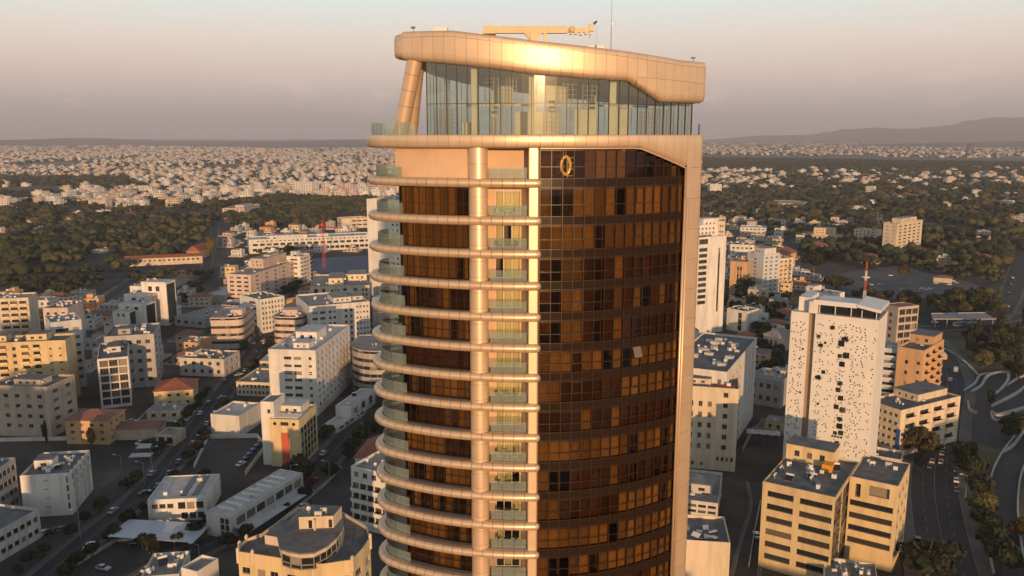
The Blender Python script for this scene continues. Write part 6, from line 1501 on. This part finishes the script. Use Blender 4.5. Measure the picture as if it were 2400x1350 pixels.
# ------------------------------------------------------------------ vehicles
CARP={}
def car_paint(n,c):
    if n not in CARP:
        m,nt,b=nodes('car_paint_'+n); b.inputs['Base Color'].default_value=(*c,1); b.inputs['Roughness'].default_value=.25; b.inputs['Coat Weight'].default_value=.6; CARP[n]=m
    return CARP[n]
COLS={'white':(.70,.69,.66),'silver':(.40,.40,.40),'black':(.02,.02,.022),'grey':(.13,.13,.14),'red':(.36,.025,.025),'blue':(.04,.07,.18)}
def car_body(mat):
    mb=MB(); prof=[(-2.15,.35),(-2.2,.75),(-2.05,.95),(-1.1,1.0),(1.3,1.0),(2.05,.88),(2.2,.6),(2.15,.3)]
    mb.v=[];n=len(prof)
    for s in (-.86,.86): mb.v+=[(x,s,z) for x,z in prof]
    mb.f=[tuple(range(n)),tuple(range(2*n-1,n-1,-1))]+[(i,(i+1)%n,n+(i+1)%n,n+i) for i in range(n)]; mb.m=[0]*len(mb.f)
    roof=[(-1.55,.98,.80),(-1.05,1.43,.66),(.35,1.45,.66),(1.05,.98,.80)]; k=len(mb.v)
    (a,az,aw),(b,bz,bw),(c,cz,cw),(d,dz,dw)=roof
    mb.v+=[(b,-bw,bz),(c,-cw,cz),(c,cw,cz),(b,bw,bz),(b,-bw,bz-.05),(c,-cw,cz-.05),(c,cw,cz-.05),(b,bw,bz-.05)]
    for q in ((0,1,2,3),(0,1,5,4),(1,2,6,5),(2,3,7,6),(3,0,4,7)): mb.f.append(tuple(k+i for i in q)); mb.m.append(0)
    return mb.mesh('body',mat)
def car_glass():
    mb=MB(); A=[(-1.55,-.80,.98),(1.05,-.80,.98),(1.05,.80,.98),(-1.55,.80,.98)]; B=[(-1.04,-.65,1.40),(.34,-.65,1.40),(.34,.65,1.40),(-1.04,.65,1.40)]
    for i in range(4): j=(i+1)%4; mb.quad(A[i],A[j],B[j],B[i])
    return mb.mesh('glasshouse',plain('car_glass',(.015,.017,.02),.08))
def wheel():
    mb=MB(); mb.cone((0,-.1,0),(0,.1,0),.32,.32,12); mb.cone((0,-.105,0),(0,.105,0),.17,.17,8,1); return mb.mesh('wheel',[plain('tyre',(.02,.02,.02),.9),M['metal']])
CB={k:car_body(car_paint(k,c)) for k,c in COLS.items()}; CGL=car_glass(); CWH=wheel()
def car(px,py,rz,col,label,group='cars on the streets and car parks'):
    p=P(px,py); t=thing('car',label,'car',(p.x,p.y,.02),rz,group); ob('body',CB[col],t); ob('glasshouse',CGL,t)
    for x in (-1.35,1.35):
        for y in (-.8,.8): ob('wheel',CWH,t,(x,y,.32))
    return t
def heading(px,py,qx,qy): a,b=P(px,py),P(qx,qy); return math.atan2(b.y-a.y,b.x-a.x)
av=heading(2200,1100,2212,950)
av2=heading(2215,930,2222,900)
lab={'white':'white car','silver':'silver car','black':'black car','grey':'grey car','red':'red car','blue':'dark blue car'}
for px,py,rz,col,where in (
    (2215,917,av2,'white','in the middle of the group on the avenue above the crossing'),(2231,930,av2,'silver','right of the group on the avenue above the crossing'),
    (2192,961,av,'black','first in the waiting row at the avenue crossing, left lane'),(2209,962,av,'red','waiting in the middle lane of the avenue crossing'),(2229,964,av,'grey','waiting in the right lane of the avenue crossing'),
    (2209,1050,av,'white','farthest of three in a file on the avenue'),(2207,1065,av,'silver','second of three in a file on the avenue'),(2205,1085,av,'silver','nearest of three in a file on the avenue'),
    (2184,1083,av,'silver','parked at the kerb beside the big olive tree, farther one'),(2178,1095,av,'grey','parked at the kerb beside the big olive tree, nearer one'),
    (2193,868,av2+.3,'black','alone on the avenue bend below the ochre block'),(2199,896,av2,'white','in the left lane of the avenue below the bend'),(2227,892,av2,'silver','in the right lane of the avenue below the bend'),(2213,940,av,'grey','between the two groups on the avenue'),
    (2040,669,.3,'white','parked nearest the left end of the parking lot'),(2061,669,.3,'silver','second from the left end of the parking lot'),(2087,647,.2,'white','alone near the top left kerb of the parking lot'),(2113,679,.4,'silver','near the middle front of the parking lot'),(2112,686,.4,'black','nearest the front edge of the parking lot'),(2127,668,.3,'grey','alone in the middle of the parking lot'),
    (2193,665,.3,'white','parked below the red roofed shed at the lot'),(2198,661,.3,'silver','parked just above the white one by the red roofed shed'),(2161,678,.3,'white','in the front cluster of the parking lot, leftmost'),(2170,682,.3,'silver','in the front cluster of the parking lot, second'),(2178,679,.3,'white','in the front cluster of the parking lot, third'),(2156,685,.3,'grey','in the front cluster of the parking lot, nearest'),(2233,660,.3,'white','parked near the right end of the lot'),(2241,664,.3,'silver','parked at the right end of the lot'),(2224,668,.3,'white','parked in front of the right end pair'),
    (2191,757,.1,'white','waiting left of the city bus'),(2361,719,1.4,'silver','on the wide road at the far right'),(2368,668,1.4,'grey','farther up the wide road at the right edge'),(2372,652,1.4,'white','farthest up the wide road at the right edge'),(2364,690,1.4,'black','in the middle of the wide road at right'),
    (1773,1258,1.45,'white','driving in the lane left of the ochre office'),
    (310,990,.1,'white','parked by the red roofed shop in the lower left shade'),(296,1268,.2,'white','standing just in front of the white car shelter'),(315,1279,.1,'black','long dark one beside the tree at the car shelter'),(242,1335,-.35,'silver','alone in the dark yard at the bottom left'),
    (710,1190,1.0,'white','parked on the corner behind the cream foreground block'),(765,1096,.95,'black','driving up the street at the tower foot'),(376,974,.2,'white','parked by the street above the low left shops'),(690,1170,.8,'grey','parked along the street beside the long low hall'),(590,1228,.75,'silver','parked along the street below the long low hall'),(560,880,.95,'white','on the street left of the white office block'),(520,935,.9,'grey','on the street below the rounded office block'),(620,800,1.05,'white','on the street right of the rounded office block'),(340,1158,.8,'black','driving on the left street past the low school wing')):
    car(px,py,rz,col,lab[col]+' '+where)
def bus(px,py,rz,label,c,c2):
    p=P(px,py); t=thing('bus',label,'bus',(p.x,p.y,.02),rz,'buses'); mb=MB(); mb.box(-5.8,-1.25,.35,5.8,1.25,1.5); mb.box(-5.8,-1.25,2.45,5.8,1.25,3.0); 
    for x in (-5.8,-3.4,-1.1,1.2,3.5,5.65): mb.box(x,-1.25,1.5,x+.15,1.25,2.45)
    mb.build('body',car_paint(c2,c),t); mb=MB(); mb.box(-5.75,-1.2,1.49,5.75,1.2,2.46); mb.build('windows',CGL.materials[0],t)
    for x in (-3.6,3.4):
        for y in (-1.15,1.15): ob('wheel',CWH,t,(x,y,.45),0,1.4)
    for i in range(3): mb=MB(); mb.box(-4+3*i,-.7,3.001,-2.6+3*i,.7,3.25); mb.build('roof_unit',M['white_paint'],t)
bus(2208,838,heading(2175,800,2210,840),'pale bus with orange front driving down the avenue bend',(.55,.42,.25),'sand')
bus(2252,764,heading(2240,764,2280,760),'white city bus with dark windows on the road behind the garden',(.62,.62,.64),'bus_white')
bus(2277,767,heading(2240,764,2280,760),'blue and white city bus right of the white bus',(.06,.12,.30),'bus_blue')
p=P(2240,872); t=thing('box_truck','small pale box truck at the kerb right of the avenue','truck',(p.x,p.y,.02),av2); mb=MB(); mb.box(-2.6,-1,.6,1.2,1,2.7); mb.build('box',M['white_paint'],t); mb=MB(); mb.box(1.25,-.95,.4,2.7,.95,2.0); mb.build('cab',CARP['white'],t)
for x in (-1.7,1.9):
    for y in (-.85,.85): ob('wheel',CWH,t,(x,y,.36),0,1.15)
# parked rows along the kerbs
pk=random.Random(12); seen=set()
for ln,off,lab_,ys in ((street_a,5.6,'at the kerb of the street at the tower foot',(205,420)),(street_b,5.3,'at the kerb of the left street',(230,560)),(avenue,9.2,'at the kerb of the avenue',(230,330))):
    L_=[Vector(p) for p in ln]; acc=0
    for a,b in zip(L_,L_[1:]):
        d=b-a; acc+=d.length
        if acc>9 and ys[0]<a.y<ys[1]:
            acc=0
            for s_ in (-1,1):
                if pk.random()<.42:
                    p=a+Vector((-d.y,d.x)).normalized()*s_*(off-2.2); col=pk.choice(('white','silver','grey','black','white','blue','red')); 
                    t=thing('car',f'{lab[col]} parked '+lab_,'car',(p.x,p.y,.03),math.atan2(d.y,d.x),'cars parked '+lab_); ob('body',CB[col],t); ob('glasshouse',CGL,t)
                    for x in (-1.35,1.35):
                        for y in (-.8,.8): ob('wheel',CWH,t,(x,y,.32))
# yards in the dark lower left: car rows, shade roofs, boundary walls
for i,(px,py,n,dx,dy,wh) in enumerate(((330,1040,7,9.5,-2,'in the shop yard beside the left street'),(90,1255,5,14,-3,'in the yard below the fin walled block'),(610,1040,6,-9,10,'beside the sports court'),(250,1030,5,11,-1,'behind the fin walled block'))):
    for k in range(n):
        col=pk.choice(('white','silver','grey','black','blue')); car(px+dx*k,py+dy*k,1.2+.05*pk.random(),col,f'{lab[col]} parked {wh}','cars parked '+wh)
for px,py,w,d,lab2 in ((352,1060,9,5,'small pale shade roof nearest the left street lamp'),(390,1032,8,4,'small pale shade roof beside the tin shop'),(332,1082,8,4,'lowest small pale shade roof in the shop yard')):
    p=P(px,py); t=thing('shade_roof',lab2,'shelter',(p.x,p.y,0),.1); mb=MB(); mb.box(-w/2,-d/2,2.6,w/2,d/2,2.75); mb.build('roof_sheet',M['roof_light'],t)
    for x in (-w/2+.3,w/2-.3):
        for y in (-d/2+.3,d/2-.3): mb=MB(); mb.cone((x,y,0),(x,y,2.6),.06,.06,6); mb.build('post',M['metal'],t)
def yard_wall(pix,lab2,hh=1.6,mat='offwhite'):
    t=thing('boundary_wall',lab2,'wall'); pts=[P(*q) for q in pix]
    for a,b in zip(pts,pts[1:]):
        d=(b-a); n=Vector((-d.y,d.x,0)).normalized()*.12; mb=MB(); mb.prism([(a-n).xy,(b-n).xy,(b+n).xy,(a+n).xy],0,hh); mb.build('wall_run',M[mat],t)
yard_wall(((455,1098),(488,1028),(603,1026),(622,1052),(575,1115)),'pale wall round the dark sports court',1.8)
yard_wall(((140,1350),(330,1235),(470,1180)),'long low wall between the left street and the car shelter yard',1.2,'grey')
yard_wall(((0,1035),(150,1032),(240,1028)),'pale yard wall below the beige block',1.6)
yard_wall(((560,1300),(660,1225),(760,1140),(800,1100)),'low wall behind the cream foreground block',1.3,'grey')
yard_wall(((1740,1060),(1765,1010),(1830,1020)),'wall round the lane yard left of the perforated tower',2.0,'grey')
yard_wall(((1755,1330),(1770,1240),(1782,1180)),'kerbside wall left of the ochre office',1.4,'grey')
# ------------------------------------------------------------------ street lamps, cranes, masts
mb=MB(); mb.cone((0,0,0),(0,0,9),.11,.07,8); LP=mb.mesh('pole',M['metal']); mb=MB(); mb.cone((0,0,8.8),(-1.8,0,9.35),.05,.04,6); LA=mb.mesh('arm',M['metal']); mb=MB(); mb.box(-2.7,-.16,9.3,-1.75,.16,9.46); LH=mb.mesh('lamp_head',M['white_paint'])
for px,py,rz,wh in ((189,1262,0,'beside the fin walled block'),(287,1123,0,'on the left street below the shop yard'),(357,1102,pi,'at the left street bend by the blue strip'),(339,1140,0,'at the low school wing corner'),(645,1212,0,'below the long low hall'),(683,1148,pi,'at the end of the long low hall'),(773,1138,0,'in front of the small street trees at the tower foot'),(850,1028,0,'higher up the street at the tower foot'),(428,1040,0,'by the shops on the left street'),(2262,1172,0,'beside the tree row on the avenue'),(425,1000,0,'above the blue parking strip'),(470,1345,0,'at the bottom edge by the small lit block')):
    p=P(px,py); t=thing('street_lamp','tall grey street lamp '+wh,'street lamp',(p.x,p.y,0),rz,'street lamps'); ob('pole',LP,t); ob('arm',LA,t); ob('lamp_head',LH,t)
def lattice(mb,p0,p1,w,n):
    p0,p1=Vector(p0),Vector(p1); d=(p1-p0); ax=d.normalized(); a=ax.orthogonal().normalized(); b=ax.cross(a); cs=[(a+b)*w,(a-b)*w,(-a-b)*w,(-a+b)*w]
    for c in cs: mb.cone(p0+c,p1+c,.12,.12,4,caps=False)
    for i in range(n):
        q,r=p0+d*(i/n),p0+d*((i+1)/n)
        for k in range(4): mb.cone(q+cs[k],r+cs[(k+1)%4],.07,.07,3,caps=False)
p=P(760,628); hc=hgt(516,628); t=thing('tower_crane','red lattice tower crane standing before the long white building','crane',(p.x,p.y,0))
mb=MB(); lattice(mb,(0,0,0),(0,0,hc),.9,16); mb.build('mast',M['red_paint'],t); mb=MB(); lattice(mb,(0,0,hc-5),(17,-9,hc-7),.6,9); mb.build('jib',M['red_paint'],t); mb=MB(); lattice(mb,(0,0,hc-5),(-5,2.5,hc-4.5),.6,4); mb.build('counter_jib',M['red_paint'],t); mb=MB(); mb.box(-1,-1,hc-5.5,1,1,hc-3); mb.build('cab',M['red_paint'],t)
mb=MB(); mb.box(-6,1.4,hc-6.5,-4,3.4,hc-4.5); mb.build('counterweight',M['concrete'],t)
p=P(2022,748); hc=hgt(612,748); t=thing('lattice_mast','red and white lattice mast with a ring platform behind the perforated tower','mast',(p.x,p.y,0))
for i in range(6):
    mb=MB(); lattice(mb,(0,0,hc*i/6),(0,0,hc*(i+1)/6),.75-.08*i,4); mb.build('mast_section',M['red_paint'] if i%2 else M['white_paint'],t)
mb=MB(); mb.cone((0,0,hc*.72),(0,0,hc*.735),2.6,2.6,16); mb.build('ring_platform',M['white_paint'],t)
# ------------------------------------------------------------------ plaza with curved white walls, sunken garden, ramp
def wall_run(parent,pix,w,h,mat,name='curved_wall',z=0.0,taper=False):
    ln=smooth_line([tuple(P(*q)[:2]) for q in pix],6); mb=MB(); n=len(ln)
    ww=[w*(.35+.65*sin(pi*i/(n-1))) if taper else w for i in range(n)]
    L_=[offset_line(ln,-1)[i] for i in range(n)]; base=ln
    a=[(ln[i][0]+(L_[i][0]-ln[i][0])*ww[i]/2,ln[i][1]+(L_[i][1]-ln[i][1])*ww[i]/2) for i in range(n)]; b=[(2*ln[i][0]-a[i][0],2*ln[i][1]-a[i][1]) for i in range(n)]
    for i in range(n-1):
        mb.quad((*a[i],z+h),(*a[i+1],z+h),(*b[i+1],z+h),(*b[i],z+h)); mb.quad((*a[i],z),(*a[i+1],z),(*a[i+1],z+h),(*a[i],z+h)); mb.quad((*b[i],z),(*b[i+1],z),(*b[i+1],z+h),(*b[i],z+h))
    return mb.build(name,mat,parent)
plz=thing('curved_plaza','white concrete plaza of sweeping curved walls at the right edge','plaza')
patch('plaza_paving',[(2240,900),(2300,872),(2420,850),(2420,1045),(2330,1050),(2280,1030),(2262,960)],M['asphalt_worn'],0.011)
for pix,w,hh in (([(2258,918),(2285,900),(2296,882),(2318,877)],1.0,1.0),([(2275,922),(2300,905),(2318,880),(2358,875),(2363,890),(2345,915),(2310,940)],1.3,1.1),([(2322,955),(2352,940),(2385,922),(2410,900)],1.3,1.0),([(2322,968),(2340,975),(2375,966),(2420,952)],1.4,1.2),([(2322,968),(2330,985),(2360,990)],1.0,.8),([(2360,905),(2390,885),(2420,876)],1.1,.8),([(2345,1065),(2375,1045),(2400,1010)],1.1,.8),([(2268,945),(2272,965),(2290,972)],1.0,1.6)):
    wall_run(plz,pix,w,hh,M['concrete_white'],taper=True)
rail=thing('avenue_balustrade','white balustrade curving along the garden side of the avenue','balustrade')
ln=smooth_line([tuple(P(*q)[:2]) for q in ((2172,790),(2200,812),(2230,828),(2262,850),(2290,878))],14)
wall_run(rail,((2172,790),(2200,812),(2230,828),(2262,850),(2290,878)),.4,.12,M['concrete_white'],'top_rail',1.0)
for q in ln[::2]: mb=MB(); mb.box(q[0]-.3,q[1]-.3,0,q[0]+.3,q[1]+.3,.98); mb.build('baluster',M['concrete_white'],rail)
ramp=[(2415,1020),(2382,1065),(2360,1110),(2350,1170),(2350,1230),(2358,1300),(2372,1360)]
rl_=smooth_line([tuple(P(*q)[:2]) for q in ramp]); strip('ramp_road',rl_,-4,4,.03,M['asphalt_worn'])
rw=thing('ramp_parapets','pair of low white parapets edging the curved ramp at the right edge','parapet')
for s in (-1,1):
    l2=offset_line(rl_,s*4.4); mb=MB()
    a,b=offset_line(l2,-.25),offset_line(l2,.25)
    for i in range(len(l2)-1):
        mb.quad((*a[i],1.1),(*a[i+1],1.1),(*b[i+1],1.1),(*b[i],1.1)); mb.quad((*a[i],0),(*a[i+1],0),(*a[i+1],1.1),(*a[i],1.1)); mb.quad((*b[i],0),(*b[i+1],0),(*b[i+1],1.1),(*b[i],1.1))
    mb.build('parapet',M['concrete_white'],rw)
# footbridge deck beside the bus road
br_=thing('bus_road_canopy','long grey canopy roof with pale edges above the bus road','canopy'); q=[P(x,y,5.5) for x,y in ((2186,748),(2182,735),(2308,733),(2335,748))]
mb=MB(); mb.face(q); mb.face([p-Vector((0,0,.3)) for p in q]); 
for a,b in zip(q,q[1:]+q[:1]): mb.quad(a,b,b-Vector((0,0,.3)),a-Vector((0,0,.3)))
mb.build('deck',M['roof'],br_)
for a,b in ((q[0],q[3]),(q[1],q[2])):
    d=(b-a).normalized(); n=Vector((-d.y,d.x,0))*.25; mb=MB(); mb.face([a-n+Vector((0,0,.35)),b-n+Vector((0,0,.35)),b+n+Vector((0,0,.35)),a+n+Vector((0,0,.35))]); mb.face([a-n,b-n,b-n+Vector((0,0,.35)),a-n+Vector((0,0,.35))]); mb.build('edge_beam',M['concrete_white'],br_)
    for i in range(6): c=a.lerp(b,.05+.18*i); mb=MB(); mb.cone((c.x,c.y,0),(c.x,c.y,5.2),.2,.2,8); mb.build('pier',M['concrete'],br_)
hiphouse('parking_shed','low red roofed shed at the back of the parking lot',(2188,650),(2232,653),(2236,645),4,1.6,'beige','tile_old',D=10)
hiphouse('red_shop_roof','long low shop with dull red roof in the lower left shade',(228,1008),(368,1005),(372,990),4.5,1.4,'beige','tile_old',D=10,gable=True)
bld('tin_shop','small shop with pale tin roof at the end of the red shop roof',(366,1018),(408,1020),(432,994),4.5,'beige',F=rows(2,1,.7,.6,'v'),nj=0,roof='roof',D=9)
bld('low_tank_house','low flat roof with white tank at the bottom edge below the ochre office',(1932,1352),(2060,1372),(2095,1330),6,'offwhite',nj=6,roof='roof',D=12)
wy=thing('wavy_canopy','scalloped grey canopy over the lane left of the perforated tower','canopy')
a,b=P(1750,1005,5),P(1828,1012,5); d=(b-a); mb=MB(); rows_=[]; n=Vector((-d.y,d.x,0)).normalized()
for v in (0,1): rows_.append([tuple(a+d*(i/32)-n*(0 if v else 5+.8*sin(i*pi/4)**2)+Vector((0,0,.25*abs(sin(i*pi/8))))) for i in range(33)])
mb.grid(rows_); mb.build('canopy_sheet',M['roof_light'],wy)
for i in range(5): c=a+d*(i/4)-n*1; mb=MB(); mb.cone((c.x,c.y,0),(c.x,c.y,5.0),.1,.1,6); mb.build('post',M['metal'],wy)

# ------------------------------------------------------------------ unseen blocks added behind the viewpoint, heights set to shade the streets in front
rg=random.Random(91)
for x,w,hh,y in ((-420,60,58,-70),(-340,55,64,-95),(-268,50,60,-60),(-205,48,65,-80),(-140,45,57,-62),(-82,40,48,-90),(-30,36,38,-70),(20,38,34,-100),(75,34,30,-80),(130,40,27,-60),(190,44,33,-80),(250,46,46,-70),(312,50,48,-90),(380,60,45,-70)):
    t=thing('shade_block','unseen block added behind the viewpoint to shade the city','building',(x,y,0),rg.uniform(-.08,.08),'added shade blocks behind the viewpoint'); d=rg.uniform(16,22); mb=MB()
    wm=M[rg.choice(('white','cream','beige','pink'))]
    for O,ux,W_ in (((-w/2,0),(1,0),w),((w/2,0),(0,1),d),((w/2,d),(-1,0),w),((-w/2,d),(0,-1),d)):
        ops=put_blocks(t,rows(max(2,int(W_/7)),int(hh/7),.5,.3),O,ux,W_,hh,wm) if W_>30 else []; facade(mb,O,ux,W_,0,hh,ops)
    mb.build('wall',wm,t); mb=MB(); mb.quad((-w/2,0,hh-.02),(w/2,0,hh-.02),(w/2,d,hh-.02),(-w/2,d,hh-.02)); mb.build('roof',M['roof'],t); mb=MB(); mb.box(-w*.1,d*.3,hh,w*.1,d*.7,hh+3); mb.build('stair_head',wm,t)

# ------------------------------------------------------------------ haze over the plain
HZ=bpy.data.materials.new('dusk_haze'); HZ.use_nodes=True; N_=HZ.node_tree.nodes; N_.clear(); ho=N_.new('ShaderNodeOutputMaterial'); hv=N_.new('ShaderNodeVolumePrincipled')
hv.inputs['Color'].default_value=(.79,.79,.87,1); hv.inputs['Density'].default_value=HAZE_D if 'HAZE_D' in globals() else 6.0e-5; hv.inputs['Anisotropy'].default_value=0.0
HZ.node_tree.links.new(hv.outputs[0],ho.inputs['Volume'])
mb=MB(); mb.box(-28000,-1600,-1.0,28000,33000,760.0); tag(mb.build('haze',HZ),kind='stuff')
